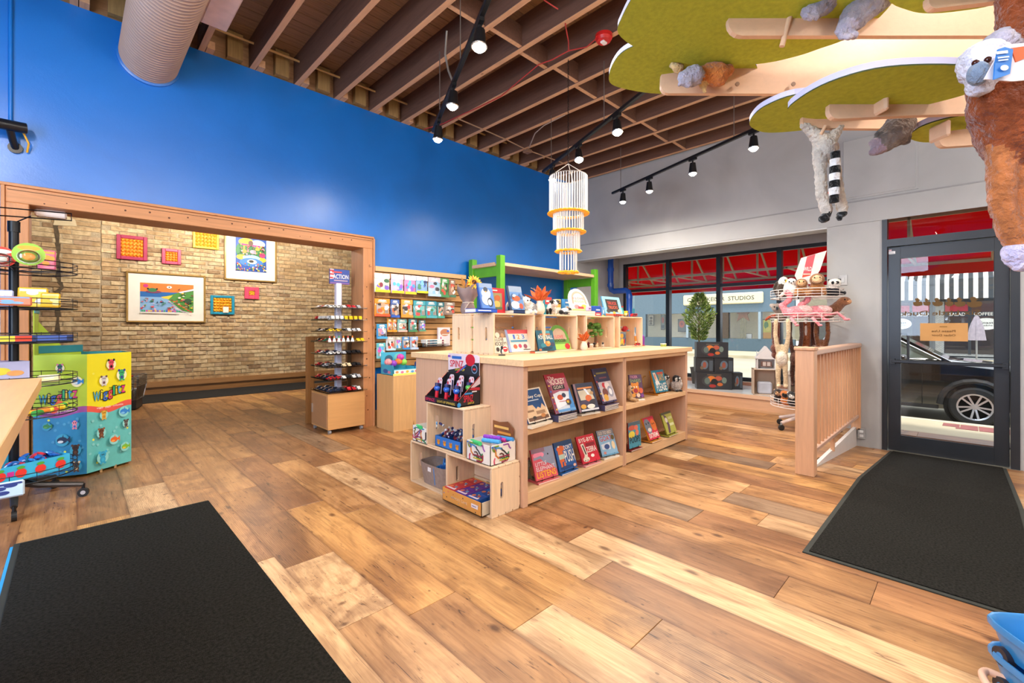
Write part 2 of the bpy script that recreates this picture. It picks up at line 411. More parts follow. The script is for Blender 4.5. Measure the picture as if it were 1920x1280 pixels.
def plaster(name, c, rough, bump, patch=True):
    m, nt, p = new_mat(name); L = nt.links; tc = nd(nt, 'ShaderNodeTexCoord')
    n1 = nd(nt, 'ShaderNodeTexNoise', i_Scale=1.3, i_Detail=5.0, i_Distortion=1.0); L.new(tc.outputs['Object'], n1.inputs['Vector'])
    n2 = nd(nt, 'ShaderNodeTexNoise', i_Scale=3.2, i_Detail=7.0, i_Distortion=.7); L.new(tc.outputs['Object'], n2.inputs['Vector'])
    n3 = nd(nt, 'ShaderNodeTexNoise', i_Scale=90.0, i_Detail=2.0); L.new(tc.outputs['Object'], n3.inputs['Vector'])
    r = nd(nt, 'ShaderNodeValToRGB'); e = r.color_ramp.elements; e[0].position = .3; e[1].position = .7; col = lin(c)
    e[0].color = tuple(x * .9 for x in col) + (1,); e[1].color = tuple(min(1, x * 1.08) for x in col) + (1,)
    L.new(n1.outputs['Fac'], r.inputs['Fac']); L.new(r.outputs['Color'], p.inputs['Base Color']); p.inputs['Roughness'].default_value = rough; p.inputs['Specular IOR Level'].default_value = .8 if rough < .5 else .4
    a = nd(nt, 'ShaderNodeMath', operation='MULTIPLY_ADD'); a.inputs[1].default_value = .12; L.new(n3.outputs['Fac'], a.inputs[0]); L.new(n2.outputs['Fac'], a.inputs[2])
    bn = nd(nt, 'ShaderNodeBump', i_Strength=bump, i_Distance=.03); L.new(a.outputs[0], bn.inputs['Height']); L.new(bn.outputs['Normal'], p.inputs['Normal'])
    return m
M_BLUE = plaster('blue_plaster', '006cc6', .36, .12)
M_GREY = plaster('grey_paint', 'a9a9a9', .55, .06)
M_GREYT = mat('b9b9b9', .45, var=.03)
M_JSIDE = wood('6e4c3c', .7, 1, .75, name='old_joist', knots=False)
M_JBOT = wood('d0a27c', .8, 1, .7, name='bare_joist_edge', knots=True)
M_DECK = wood('9c7552', .65, 0, .75, name='roof_boards', knots=True)
M_CEDAR = wood('c98b5c', .8, 0, .5, name='fir_trim')
M_CEDARV = wood('c98b5c', .8, 2, .5, name='fir_trim_upright')
M_PINE = wood('dfb88c', .86, 0, .45, name='maple_board', knots=False)
M_PINEV = wood('dfb88c', .86, 2, .45, name='maple_panel', knots=False)
M_BLACKF = mat('2b2e33', .35, var=.05, metal=.3)
M_GLASS = glass_mat('shop_glass', (1, 1, 1), .022)
# ---- floor with planks
floor = struct(MB().box(XB, XR0, YB, YW, -.06, -.012, M_SUB).box(XR0, XSEAT + .02, .92, YW, -.06, -.012, M_SUB).box(XB, 5.6, YW, YBR, -.06, -.012, M_SUB).build('floor'))
PW, PX = .24, 1.70
TONES = dict(L='e3bf92', l='d8ad7c', Y='d0a064', m='c09260', d='a87b52', g='9a8066', r='b8875a')
pm = MB().box(-.5, .5, -.5, .5, -.012, 0, M_PLANK, bev=.0012).build('plank', None); plank_me = pm.data; bpy.data.objects.remove(pm)
KEY = {1: [(-.24, 1.545, 'L'), (1.545, 2.05, 'r')], 0: [(-.1, 1.26, 'd'), (1.26, 2.76, 'L'), (2.76, 4.2, 'm')],
       -1: [(-.63, .87, 'l'), (.87, 2.35, 'Y'), (2.35, 3.85, 'L'), (3.85, 5.3, 'd')], -2: [(-.25, 1.245, 'L'), (1.245, 2.76, 'Y'), (2.76, 4.2, 'm'), (4.2, 5.7, 'd')],
       -3: [(.1, 1.606, 'm'), (1.606, 3.08, 'Y'), (3.08, 4.58, 'd'), (4.58, 6.1, 'm')], -4: [(.2, 1.72, 'l'), (1.72, 2.34, 'L'), (2.34, 3.7, 'm'), (3.7, 5.2, 'm')],
       5: [(-.6, .89, 'L'), (.89, 2.3, 'm')], 6: [(-.3, 1.18, 'g'), (1.18, 2.6, 'l')], 2: [(-.9, .6, 'm'), (.6, 2.0, 'd')], 3: [(-1.2, .3, 'r'), (.3, 1.8, 'm')], 4: [(-.3, 1.2, 'd')],
       -5: [(2.5, 3.9, 'm'), (3.9, 4.45, 'm'), (4.45, 5.9, 'm')], -6: [(3.62, 4.28, 'L'), (4.28, 5.7, 'm'), (5.7, 7.2, 'd'), (7.2, 8.75, 'm')], -7: [(2.2, 3.7, 'Y'), (3.7, 5.2, 'd'), (5.2, 6.7, 'm')], -8: [(3.1, 4.6, 'm'), (4.6, 5.6, 'd'), (5.6, 6.3, 'L'), (6.3, 7.8, 'm')], 3: [(-1.2, .3, 'r'), (.3, 1.8, 'm'), (3.4, 4.9, 'm'), (5.2, 5.9, 'L')]}
def plank(xa, xb, ya, yb, tone):
    col = lin(TONES[tone]); j = R.uniform(.9, 1.08)
    zc, ry = 0.0, 0.0; xc = (xa + xb) / 2
    if xa >= XR0 - .13 and yb <= .93 and xa < XW:
        ry = math.atan(RSL); zc = -max(0, xc - XR0) * RSL
    o = link('plank', plank_me, floor, (xc, (ya + yb) / 2, zc), (0, ry, 0)); o.scale = (xb - xa, yb - ya, 1)
    o.color = tuple(min(1, c * j) for c in col) + (1,); return o
def in_view(x, y, m=160):
    f = x * FW[0] + y * FW[1]; r = x * RT[0] + y * RT[1]
    if f < .9: return False
    u = U0 + F * r / f; v = V0 + F * EYE / f
    return -m < u < 1920 + m and v < 1280 + 420
n_pl = 0
for k in range(-14, 22):
    xa = PX + PW * k; xb = xa + PW
    if xa > XSEAT: break
    xb = min(xb, XSEAT + .02)
    rows = list(KEY.get(k, []))
    lo = min([r[0] for r in rows], default=R.uniform(-1.4, -.2)); hi = max([r[1] for r in rows], default=lo)
    if not rows: hi = lo
    while hi < YBR: L_ = 1.5; rows.append((hi, hi + L_, R.choice('mmddlYrgmlL' if hi < 5 else 'mmddrYm'))); hi += L_
    while lo > -1.6: rows.append((lo - 1.5, lo, R.choice('mmddlYrL'))); lo -= 1.5
    rows.sort(); out = []
    for a, b in zip(rows, rows[1:]):
        out.append(a)
        if b[0] - a[1] > .02: out.append((a[1], b[0], 'm'))
    out.append(rows[-1])
    for (ya, yb, t) in out:
        segs = [(ya, yb)]
        if xa >= XR0 - .13: segs = [(ya, min(yb, .92)), (max(ya, .92), yb)]
        for a, b in segs:
            ymax = YW if xa > 4.6 else YBR
            b = min(b, ymax)
            if b - a < .05: continue
            ok = any(in_view(x, y) for x in (xa, xb) for y in (a, b, (a + b) / 2))
            if a > 5.0 and not (onY(40, 700, 5.0).x * a / 5.0 - .3 < xb and xa < onY(700, 700, 5.0).x * b / 5.0 + .2): ok = False
            if a > 8.85: ok = False
            if 2.1 < xa and xb < 4.6 and a > 2.1 and b < 3.2: ok = False
            if ok: plank(xa, xb, a + .001, b - .001, t); n_pl += 1
print('planks', n_pl)
# sloped slab under the ramp planks, its white stringer
RX1 = XW + .16
struct(MB().add([(XR0, -1.0, -.013), (RX1, -1.0, -.013 - RSL * (RX1 - XR0)), (RX1, .92, -.013 - RSL * (RX1 - XR0)), (XR0, .92, -.013), (XR0, -1.0, -.3), (RX1, -1.0, -.4), (RX1, .92, -.4), (XR0, .92, -.3)],
     [(0, 1, 2, 3), (4, 7, 6, 5), (0, 4, 5, 1), (2, 6, 7, 3), (0, 3, 7, 4), (1, 5, 6, 2)], wood('b98a5c', .7, 1, .4, name='ramp_boards', knots=False)).build('floor_ramp'))
struct(MB().add([(4.24, .915, .0), (XW, .915, .03), (XW, .915, -.22), (4.24, .915, -.005), (4.24, .945, .0), (XW, .945, .03), (XW, .945, -.22), (4.24, .945, -.005)],
     [(0, 1, 2, 3), (4, 7, 6, 5), (0, 4, 5, 1), (1, 5, 6, 2), (2, 6, 7, 3), (0, 3, 7, 4)], mat('d9d4d2', .4, var=.03)).build('trim_1'))
# ---- blue wall with the cased opening
OX0, OX1, OZ = -.353, 2.55, 2.22
FBW = .12
wb = MB(); y1 = YW + .27
wb.box(XB, OX0 + .05, YW, y1, -.012, ZC, M_BLUE).box(OX0 + .05, OX1 - .05, YW, y1, OZ - .05, ZC, M_BLUE).box(OX1 - .05, XW + .12, YW, y1, -.012, ZC, M_BLUE)
wall_back = struct(wb.build('wall_back'))
struct(MB().box(XB, XW + .1, YW + .03, y1, ZC, 4.3, M_DECK).build('wall_upper_back'))
tb = struct(MB().box(OX0, OX1, YW - .035, YW, OZ - FBW, OZ, M_CEDAR, bev=.004).build('trim_2'))
bx('side_casing', OX0, OX0 + FBW, YW - .035, YW, 0, OZ - FBW, M_CEDARV, tb, .004); bx('side_casing', OX1 - FBW, OX1, YW - .035, YW, 0, OZ - FBW, M_CEDARV, tb, .004)
bx('back_band', OX0 - .03, OX1 + .012, YW - .05, YW, OZ, OZ + .022, M_CEDAR, tb, .003)
bx('back_band', OX1, OX1 + .022, YW - .05, YW, 0, OZ, M_CEDARV, tb, .003); bx('back_band', OX0 - .022, OX0, YW - .05, YW, 0, OZ, M_CEDARV, tb, .003)
bx('jamb', OX0 + FBW - .03, OX0 + FBW, YW, y1 + .01, 0, OZ - FBW, M_CEDARV, tb); bx('jamb', OX1 - FBW, OX1 - FBW + .03, YW, y1 + .01, 0, OZ - FBW, M_CEDARV, tb)
bx('head_jamb', OX0 + FBW, OX1 - FBW, YW, y1 + .01, OZ - FBW, OZ - FBW + .03, M_CEDAR, tb)
bead = MB().box(OX0 + .01, OX1 - .01, YW - .0365, YW - .034, OZ - .028, OZ - .023, mat('5f3a20', .6)).build('bead_line', tb)
for i in range(17):
    x = OX0 + .2 + i * .155 + R.uniform(-.04, .04); z = OZ - FBW + R.uniform(.02, .085)
    MB().cyl((x, YW - .036, z), (x, YW - .034, z), R.uniform(.004, .009), mat('5a3118', .6), n=8).build('knot', tb)
for i in range(9):
    z = .2 + i * .21 + R.uniform(-.05, .05); x = OX1 - FBW * R.uniform(.2, .8)
    MB().cyl((x, YW - .036, z), (x, YW - .034, z), R.uniform(.005, .01), mat('5a3118', .6), n=8).build('knot', tb)
# ---- brick room beyond
M_MORT = mat('b3a184', .95, var=.2, vs=12, bump=.5)
def brick_mat():
    m, nt, p = new_mat('old_cream_brick'); L = nt.links; oi = nd(nt, 'ShaderNodeObjectInfo'); tc = nd(nt, 'ShaderNodeTexCoord')
    ge = nd(nt, 'ShaderNodeNewGeometry')
    r = nd(nt, 'ShaderNodeValToRGB'); cr = r.color_ramp
    for i, (ps, c) in enumerate(((0, 'a08466'), (.12, 'bb9d74'), (.45, 'd3b488'), (.8, 'dfcaa2'), (1, 'b89b7c'))):
        e = cr.elements[i] if i < 2 else cr.elements.new(ps)
        e.position = ps; e.color = lin(c) + (1,)
    sw = nd(nt, 'ShaderNodeMath', operation='ADD'); fr = nd(nt, 'ShaderNodeMath', operation='FRACT')
    L.new(oi.outputs['Random'], sw.inputs[0]); L.new(ge.outputs['Random Per Island'], sw.inputs[1]); L.new(sw.outputs[0], fr.inputs[0]); L.new(fr.outputs[0], r.inputs['Fac'])
    nz = nd(nt, 'ShaderNodeTexNoise', i_Scale=18.0, i_Detail=5.0); L.new(ge.outputs['Position'], nz.inputs['Vector'])
    n2 = nd(nt, 'ShaderNodeTexNoise', i_Scale=1.6, i_Detail=3.0); L.new(ge.outputs['Position'], n2.inputs['Vector'])
    def mul(a, f, lo):
        q = nd(nt, 'ShaderNodeValToRGB'); q.color_ramp.elements[0].position = .35; q.color_ramp.elements[1].position = .6; q.color_ramp.elements[0].color = lo + (1,); L.new(f, q.inputs['Fac'])
        x = nd(nt, 'ShaderNodeMix', data_type='RGBA', blend_type='MULTIPLY'); x.inputs['Factor'].default_value = .8; L.new(a, x.inputs['A']); L.new(q.outputs['Color'], x.inputs['B']); return x.outputs['Result']
    c = mul(mul(r.outputs['Color'], nz.outputs['Fac'], (.62, .56, .5)), n2.outputs['Fac'], (.72, .68, .62))
    L.new(c, p.inputs['Base Color']); p.inputs['Roughness'].default_value = .9
    bn = nd(nt, 'ShaderNodeBump', i_Strength=.7, i_Distance=.012); L.new(nz.outputs['Fac'], bn.inputs['Height']); L.new(bn.outputs['Normal'], p.inputs['Normal'])
    return m
M_BRICK = brick_mat()
wbr = struct(MB().box(XB, 5.6, YBR, YBR + .2, -.06, 3.5, M_MORT).box(-1.6, .33, YBR - .10, YBR, -.06, 3.5, M_MORT).build('wall_brick'))
BL, BH = .224, .0755
bm_ = []
for q in range(3):
    o = MB().box(-BL / 2 + .004, BL / 2 - .006, -.012 - .003 * q, .05, -BH / 2 + .006, BH / 2 - .005, M_BRICK, bev=.006).build('brick', None); bm_.append(o.data); bpy.data.objects.remove(o)
cells = []
for r_ in range(1, 41):
    z = .2 + BH * (r_ - .5)
    for c in range(-8, 24):
        x = c * BL + (BL / 2 if r_ % 2 else 0) + R.uniform(-.012, .012)
        pil = x < .33
        f = x * FW[0] + YBR * FW[1]; u = U0 + F * (x * RT[0] + YBR * RT[1]) / f; v = V0 - F * (z - EYE) / f
        vis = 40 < u < 690 and v > 372 + (u - 40) * .14
        cells.append((vis, -abs(u - 330) - 2 * abs(v - 560), x, z, pil))
cells = [c for c in cells if c[0]]
cells.sort(key=lambda c: -c[1])
rest = MB()
for i, (_, _, x, z, pil) in enumerate(cells):
    yy = YBR - (.10 if pil else 0)
    if pil and x > .33 - BL / 2: x = .33 - BL / 2
    if not pil and x < .33 + BL / 2: x = .33 + BL / 2 + .005
    if i < 295:
        o = link('brick', R.choice(bm_), wbr, (x, yy, z + R.uniform(-.003, .003)), (0, R.uniform(-.012, .012), 0)); o.scale = (R.uniform(.9, 1.0), 1, R.uniform(.9, 1.0))
    else:
        rest.box(x - BL / 2 + .006, x + BL / 2 - .006, yy - .013 - R.uniform(0, .006), yy + .03, z - BH / 2 + .006, z + BH / 2 - .006, M_BRICK)
ro = rest.build('bricks_beyond', wbr); ro['kind'] = 'stuff'
print('bricks', len(cells))
crk = [(102, 402), (108, 412), (104, 424), (107, 440), (108, 456), (110, 470), (108, 486), (110, 500), (109, 516), (112, 528), (117, 538), (108, 546), (109, 560), (107, 575), (109, 592), (108, 606), (108, 622), (112, 640)]
mb = MB(); L_ = [onY(u, v, YBR - .122) for u, v in crk]
for a, b in zip(L_, L_[1:]):
    w0, w1 = R.uniform(.012, .034), R.uniform(.012, .034)
    mb.add([a + Vector((-w0, 0, 0)), a + Vector((w0, 0, 0)), b + Vector((w1, 0, 0)), b + Vector((-w1, 0, 0)), a + Vector((-w0, .03, 0)), a + Vector((w0, .03, 0)), b + Vector((w1, .03, 0)), b + Vector((-w1, .03, 0))],
           [(0, 1, 2, 3), (0, 3, 7, 4), (1, 5, 6, 2)], mat('584a38', .95, var=.3, vs=20))
mb.build('mortar_crack', wbr)
MB().prism([(0, 0), (.26, .02), (.24, .12), (.12, .17), (.02, .13)], 0, .02, mat('cdbb98', .9, var=.1), plane(onY(100, 422, YBR - .11), (1, 0, 0), (0, 0, 1))).build('plaster_patch', wbr)
bb = struct(MB().box(XB, 5.6, YBR - .045, YBR, 0, .13, wood('9a6a3c', .65, 0, .5, name='baseboard_wood')).box(XB, 5.6, YBR - .07, YBR, .13, .22, wood('a9794a', .7, 0, .5, name='baseboard_cap')).build('baseboard_brick'))
struct(MB().box(XB, 5.6, YW + .2, YBR + .2, 3.4, 3.5, mat('6a5240', .8)).build('ceiling_brick_room'))
struct(bx('wall_brick_room_left', XB - .1, XB, y1, YBR, -.06, 3.5, mat('b9a37c', .9))); struct(bx('wall_brick_room_right', 5.6, 5.7, y1, YBR, -.06, 3.5, mat('b9a37c', .9)))
# ---- ceiling: joists, boards, blocking
ceil = struct(MB().box(XB, XW + .15, YB, YW + .25, 4.06, 4.12, mat('3a2a20', .9)).build('ceiling'))
for i in range(55):
    y = YB + i * .14
    if y > YW: break
    MB().box(XB, XW, y + .003, y + .136, 4.03, 4.06, M_DECK).build('roof_board', ceil)
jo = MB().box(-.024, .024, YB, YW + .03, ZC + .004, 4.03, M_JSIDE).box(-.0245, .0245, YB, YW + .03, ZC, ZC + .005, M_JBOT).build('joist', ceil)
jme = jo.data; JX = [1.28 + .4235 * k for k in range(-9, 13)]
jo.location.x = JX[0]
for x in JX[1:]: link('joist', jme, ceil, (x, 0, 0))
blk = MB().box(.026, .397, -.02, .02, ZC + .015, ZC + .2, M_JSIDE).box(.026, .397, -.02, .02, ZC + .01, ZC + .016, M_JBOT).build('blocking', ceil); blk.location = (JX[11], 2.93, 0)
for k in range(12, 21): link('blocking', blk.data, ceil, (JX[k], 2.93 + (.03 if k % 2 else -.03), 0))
for k in range(5, 20):
    MB().box(JX[k] + .2, JX[k] + .33, YW - .05, YW + .02, ZC + .02, ZC + .27, wood('9a7b4c', .7, 2, .8, name='wall_filler', knots=False)).build('wall_block', ceil)
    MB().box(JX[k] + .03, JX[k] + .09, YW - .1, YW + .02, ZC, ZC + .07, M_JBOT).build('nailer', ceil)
# ---- front wall: grey, header over the bay, door
DY0, DY1, DZ1 = -.33, .69, 2.5
wg = MB()
wg.box(XW, XW + .16, DY1, YBAY, -.4, 4.1, M_GREY)                    # pier between door and bay
wg.box(XW, XW + .16, DY0, DY1, DZ1, 4.1, M_GREY)                    # above the door
wg.box(XW, XW + .16, YB, DY0, -.4, 4.1, M_GREY)                     # right of the door
wg.box(XW, XW + .2, YBAY, YW, 2.364, 4.1, M_GREY)                    # header
wall_front = struct(wg.build('wall_front'))
struct(MB().box(XW - .012, XW, YB, YW - .0, 2.364, 2.61, M_GREY).box(XW - .02, XW - .01, YB, YW, 2.607, 2.622, mat('8f8f8f', .5)).build('trim_3'))
struct(MB().box(XW - .005, XW + .22, YBAY, YW, 2.345, 2.366, M_GREYT).build('trim_4'))
# bay
M_BAYG = mat('b4b4b6', .5, var=.04)
struct(MB().box(XW + .16, XWIN + .1, YBAY - .1, YBAY, -.3, 2.7, M_BAYG).build('wall_bay_right'))
struct(MB().box(XW + .10, XWIN + .1, YW, YW + .2, -.3, 2.7, M_BAYG).build('wall_bay_left'))
struct(MB().box(XW + .15, XWIN + .2, YBAY - .1, YW + .1, 2.56, 2.66, M_BAYG).build('ceiling_bay'))
struct(MB().box(XWIN - .02, XWIN + .12, YBAY, YW, 2.43, 2.6, M_BAYG).box(XWIN - .02, XWIN + .12, 4.9, YW, .22, 2.43, M_BAYG).box(XWIN - .02, XWIN + .12, YBAY, YW, -.5, .24, M_BAYG).build('wall_bay_front'))
struct(bx('trim_5', XWIN - .12, XWIN - .02, YBAY, YW, .22, .27, wood('a3715c', .8, 1, .5, name='sill_wood', knots=False)))
M_PLAT = mat('cfd3d8', .18, var=.05, vs=4)
struct(MB().box(XSEAT, XWIN, YBAY, YW, .16, .222, M_PLAT).box(XSEAT - .02, XSEAT, YBAY, YW, -.012, .18, wood('d0a27e', .86, 1, .5, name='bay_front', knots=False)).box(XSEAT - .035, XSEAT + .03, YBAY, YW, .18, .226, wood('d8b294', .9, 1, .4, name='bay_nosing', knots=False)).build('trim_6'))
struct(MB().box(XSEAT - .034, XSEAT - .02, YBAY, YW, 0, .03, wood('c79a70', .8, 1, .5, name='bay_shoe', knots=False)).build('baseboard_bay'))
# bay window: black mullions, panes
WY = [4.9, 3.959, 3.038, 2.108, YBAY]; WZ = [.27, 1.885, 2.43]
win = struct(MB().box(XWIN + .0, XWIN + .08, YBAY, 4.9, 2.375, 2.43, M_BLACKF).build('window_1'))
bx('bottom_rail', XWIN, XWIN + .08, YBAY, 4.9, .27, .335, M_BLACKF, win); bx('transom_bar', XWIN, XWIN + .08, YBAY, 4.9, 1.86, 1.915, M_BLACKF, win)
for i, y in enumerate(WY[:4]): bx('mullion', XWIN - .01, XWIN + .09, y - (.055 if i == 0 else .035), y + (0 if i == 0 else .035), .27, 2.43, M_BLACKF, win)
for i in range(4):
    for z0, z1 in ((.33, 1.86), (1.91, 2.38)):
        g = bx('pane', XWIN + .035, XWIN + .041, WY[i + 1], WY[i], z0, z1, M_GLASS, win)
# ---- door with transom
dfr = struct(MB().box(XW - .01, XW + .13, DY1 - .045, DY1, -.22, DZ1, M_BLACKF).box(XW - .01, XW + .13, DY0, DY0 + .06, -.22, DZ1, M_BLACKF).box(XW - .009, XW + .129, DY0 + .06, DY1 - .045, DZ1 - .07, DZ1, M_BLACKF).box(XW - .009, XW + .129, DY0 + .06, DY1 - .045, 2.06, 2.14, M_BLACKF).build('door_frame_1'))
bx('pane', XW + .05, XW + .056, DY0 + .06, DY1 - .045, 2.14, DZ1 - .07, M_GLASS, dfr)
bx('threshold', XW - .05, XW + .14, DY0, DY1, -.215, -.185, mat('b9b3a4', .35, metal=.6), dfr)
LY0, LY1, LZ0, LZ1 = DY0 + .065, DY1 - .05, -.18, 2.055
door = struct(MB().box(XW + .03, XW + .075, LY1 - .105, LY1, LZ0, LZ1, M_BLACKF, bev=.004).box(XW + .03, XW + .075, LY0, LY0 + .105, LZ0, LZ1, M_BLACKF, bev=.004).box(XW + .031, XW + .074, LY0 + .103, LY1 - .103, LZ1 - .13, LZ1, M_BLACKF).box(XW + .031, XW + .074, LY0 + .103, LY1 - .103, LZ0, LZ0 + .17, M_BLACKF).build('door_1'))
bx('pane', XW + .05, XW + .056, LY0 + .1, LY1 - .1, LZ0 + .16, LZ1 - .12, M_GLASS, door)
MB().beam((XW - .005, LY0 + .02, .80), (XW - .005, LY1 - .03, .80), .035, .035, M_BLACKF, bev=.006).box(XW - .02, XW + .03, LY0 + .01, LY0 + .05, .77, .83, M_BLACKF).box(XW - .02, XW + .03, LY1 - .06, LY1 - .02, .77, .83, M_BLACKF).build('push_bar', door)
MB().tube([(XW + .13, LY1 - .11, .78), (XW + .13, LY1 - .15, .78), (XW + .13, LY1 - .16, .80), (XW + .13, LY1 - .16, 1.08), (XW + .13, LY1 - .15, 1.1), (XW + .13, LY1 - .11, 1.1)], .012, M_BLACKF, 8).tube([(XW + .13, LY1 - .11, 1.1), (XW + .06, LY1 - .08, 1.1)], .012, M_BLACKF, 6).tube([(XW + .13, LY1 - .11, .78), (XW + .06, LY1 - .08, .78)], .012, M_BLACKF, 6).build('pull_handle', door)
dm = plane((XW + .029, LY1 - .005, LZ1 - .075), (0, -1, 0), (0, 0, 1))
MB().art(.055, .055, [('r', .0, .0, 1, .55, 'e8e6ea'), ('r', 0, .62, .45, .3, 'c9a0a8'), ('r', .06, .12, .8, .08, '777777'), ('r', .06, .3, .7, .08, '8a8a8a')], dm).build('sticker', door)
# frosted brown transfers and the paper notice on the glass (read from outside, so mirrored here)
M_TRANS = mat('5e4318', .7, var=.06)
GX = XW + .0485
mb = MB()
DUCK = [(-.5, -.1), (-.42, -.4), (-.1, -.5), (.25, -.48), (.45, -.3), (.5, 0), (.36, .02), (.22, -.02), (.2, .12), (.3, .26), (.26, .42), (.1, .5), (-.06, .44), (-.12, .3), (-.28, .26), (-.14, .16), (-.1, .04), (-.3, .06)]
for (u, w, h) in ((1721, .052, .056), (1738, .04, .05), (1758, .056, .056), (1780, .042, .056), (1800, .056, .06), (1827, .075, .068)):
    p = onX(u, 566, GX); mb.prism([(q[0] * w * 1.5, q[1] * h * 1.6) for q in DUCK], 0, .001, M_TRANS, plane(p, (0, 1, 0), (0, 0, 1)))
p = onX(1845, 588, GX)
mb.art(.86, .052, [('t', 'Six Little Ducks', 0, 0, .74, 1, M_TRANS)], plane(onX(1838, 590, GX), (0, 1, 0), (0, 0, 1))).build('window_lettering', door)
nt_ = MB().box(XW + .0455, XW + .0475, 0, .36, 0, .187, mat('c4935a', .8, var=.05), Tr(0, onX(1815, 640, GX).y, onX(1815, 640, GX).z))
M_ = plane(Vector((XW + .045, onX(1815, 640, GX).y + .0, onX(1815, 640, GX).z)), (0, 1, 0), (0, 0, 1))
MW = M_ @ Tr(0, 0, -.0015)
nt_.art(.36, .187, [('t', 'Please Use', .25, .5, .5, .12, mat('7a5528', .8)), ('t', 'Other Door', .25, .27, .5, .12, mat('7a5528', .8)), ('r', .42, .78, .16, .05, mat('9a7038', .8))], MW, step=-.0003, z=-.0005).build('paper_notice', door)
# ---- walls behind and beside the camera
struct(MB().box(XB - .1, XB, YB, .3, -.06, 4.1, M_BLUE).box(XB - .1, XB, 2.9, YW, -.06, 4.1, M_BLUE).box(XB - .1, XB, .3, 2.9, -.06, .9, M_BLUE).box(XB - .1, XB, .3, 2.9, 2.6, 4.1, M_BLUE).build('wall_left'))
w2 = struct(MB().box(XB - .08, XB - .02, .3, 2.9, .9, .96, M_BLACKF).box(XB - .08, XB - .02, .3, 2.9, 2.54, 2.6, M_BLACKF).box(XB - .08, XB - .02, .3, .36, .9, 2.6, M_BLACKF).box(XB - .08, XB - .02, 2.84, 2.9, .9, 2.6, M_BLACKF).build('window_2'))
bx('pane', XB - .055, XB - .05, .36, 2.84, .96, 2.54, M_GLASS, w2); bx('mullion', XB - .08, XB - .02, 1.57, 1.63, .96, 2.54, M_BLACKF, w2); struct(bx('wall_right', XB, XW, YB - .1, YB, -.3, 4.1, mat('b8b4ae', .6)))
# ---- access panel, switch, outlet
pa, pb = onX(1581, 262, XW - .012), onX(1717, 370, XW - .012)
pc = onX(1717, 246, XW - .012); pz1, pz0 = onX(1600, 263, XW).z, onX(1650, 362, XW).z
ap = struct(MB().box(XW - .014, XW, pb.y - .02, pa.y + .02, pz0 - .02, pz1 + .02, M_GREY).build('access_panel_trim'))
bx('panel', XW - .024, XW - .012, pb.y, pa.y, pz0, pz1, M_GREY, ap, .003)
p = onX(1581, 525, XW); sw = tag(MB().box(XW - .008, XW, p.y - .04, p.y + .04, p.z - .06, p.z + .06, mat('b5b5b5', .4), bev=.002).build('light_switch'), 'grey light switch plate on the pier beside the plush toy rack', 'switch')
bx('rocker', XW - .012, XW - .006, p.y - .015, p.y + .015, p.z - .03, p.z + .03, mat('bcbcbc', .35), sw, .002)
p = onX(1616, 812, XW); ot = tag(MB().box(XW - .03, XW, p.y - .037, p.y + .037, p.z - .06, p.z + .06, mat('9a9a9a', .5), bev=.004).build('power_outlet'), 'grey power outlet low on the wall between ramp and door', 'outlet')
for dz in (-.025, .025): bx('socket', XW - .034, XW - .028, p.y - .018, p.y + .018, p.z + dz - .014, p.z + dz + .014, mat('d8d8d8', .4), ot, .003)
# ================================================================= TRACK LIGHTS
M_TRK = mat('1c1c1e', .4, metal=.4, var=.05)
def emit(name, c, s):
    m, nt, p = new_mat(name); p.inputs['Base Color'].default_value = tuple(c) + (1,); p.inputs['Emission Color'].default_value = tuple(c) + (1,); p.inputs['Emission Strength'].default_value = s
    nz = nd(nt, 'ShaderNodeTexNoise', i_Scale=5.0); return m
M_BULB = emit('lit_lamp_face', (1, .93, .82), 28)
def track(label, p0, p1, heads, rods, watts=None):
    """p0,p1 rail ends (x,y); heads [(distance along, aim)]"""
    zr = 3.14; t = thing('track_light', label, 'track light', (p0[0], p0[1], zr), group='black track lights under the joists')
    d = Vector((p1[0] - p0[0], p1[1] - p0[1], 0)); L_ = d.length; d.normalize()
    MB().beam((0, 0, 0), d * L_, .034, .03, M_TRK, bev=.003).build('rail', t)
    for s in rods:
        q = d * s; MB().cyl(q + Vector((0, 0, .01)), q + Vector((0, 0, ZC - zr)), .0045, mat('8a8078', .4, metal=.7), n=6).build('rod', t)
    for (s, aim, w) in heads:
        q = d * s; base = Vector((p0[0], p0[1], zr)) + q
        dirn = (Vector(aim) - (base + Vector((0, 0, -.15)))).normalized()
        h = MB().box(-.016, .016, -.05, .05, -.04, -.012, M_TRK, Matrix.Translation(q) @ Rz(math.atan2(d.y, d.x) - PI / 2))
        c0 = q + Vector((0, 0, -.10)); h.cyl(q + Vector((0, 0, -.04)), c0, .01, M_TRK, n=8)
        a = c0 - dirn * .03; b = c0 + dirn * .085
        h.cyl(a, b, .032, M_TRK, r1=.046, n=18).tube([b + (dirn.orthogonal() * .046 if 0 else Vector(v)) for v in [tuple((dirn.orthogonal().normalized() * math.cos(k * PI / 8) + dirn.cross(dirn.orthogonal().normalized()) * math.sin(k * PI / 8)) * .047) for k in range(16)]], .006, mat('c9c4bc', .25, metal=.8), 6, closed=True)
        hd = h.build('lamp_head', t, smooth=40)
        MB().lathe([(.042, -.004), (.042, .002), (.036, .016), (.022, .028), (0, .033)], M_BULB, 18, M=Matrix.Translation(b) @ dirn.to_track_quat('Z', 'Y').to_matrix().to_4x4()).build('bulb', hd, smooth=60)
        add_light('SPOT', 'lamp_beam', base - q + q + (b - q) + dirn * .02 + Vector((0, 0, 0)) if False else Vector((p0[0], p0[1], zr)) + b + dirn * .05, (w or LAMP_W), WARM, aim=Vector((p0[0], p0[1], zr)) + b + dirn * 2, size=.045, spot=174, blend=.85)
    return t
def along(p0, dirn, s): return (p0[0] + dirn[0] * s, p0[1] + dirn[1] * s)
D1 = (.42, .907)
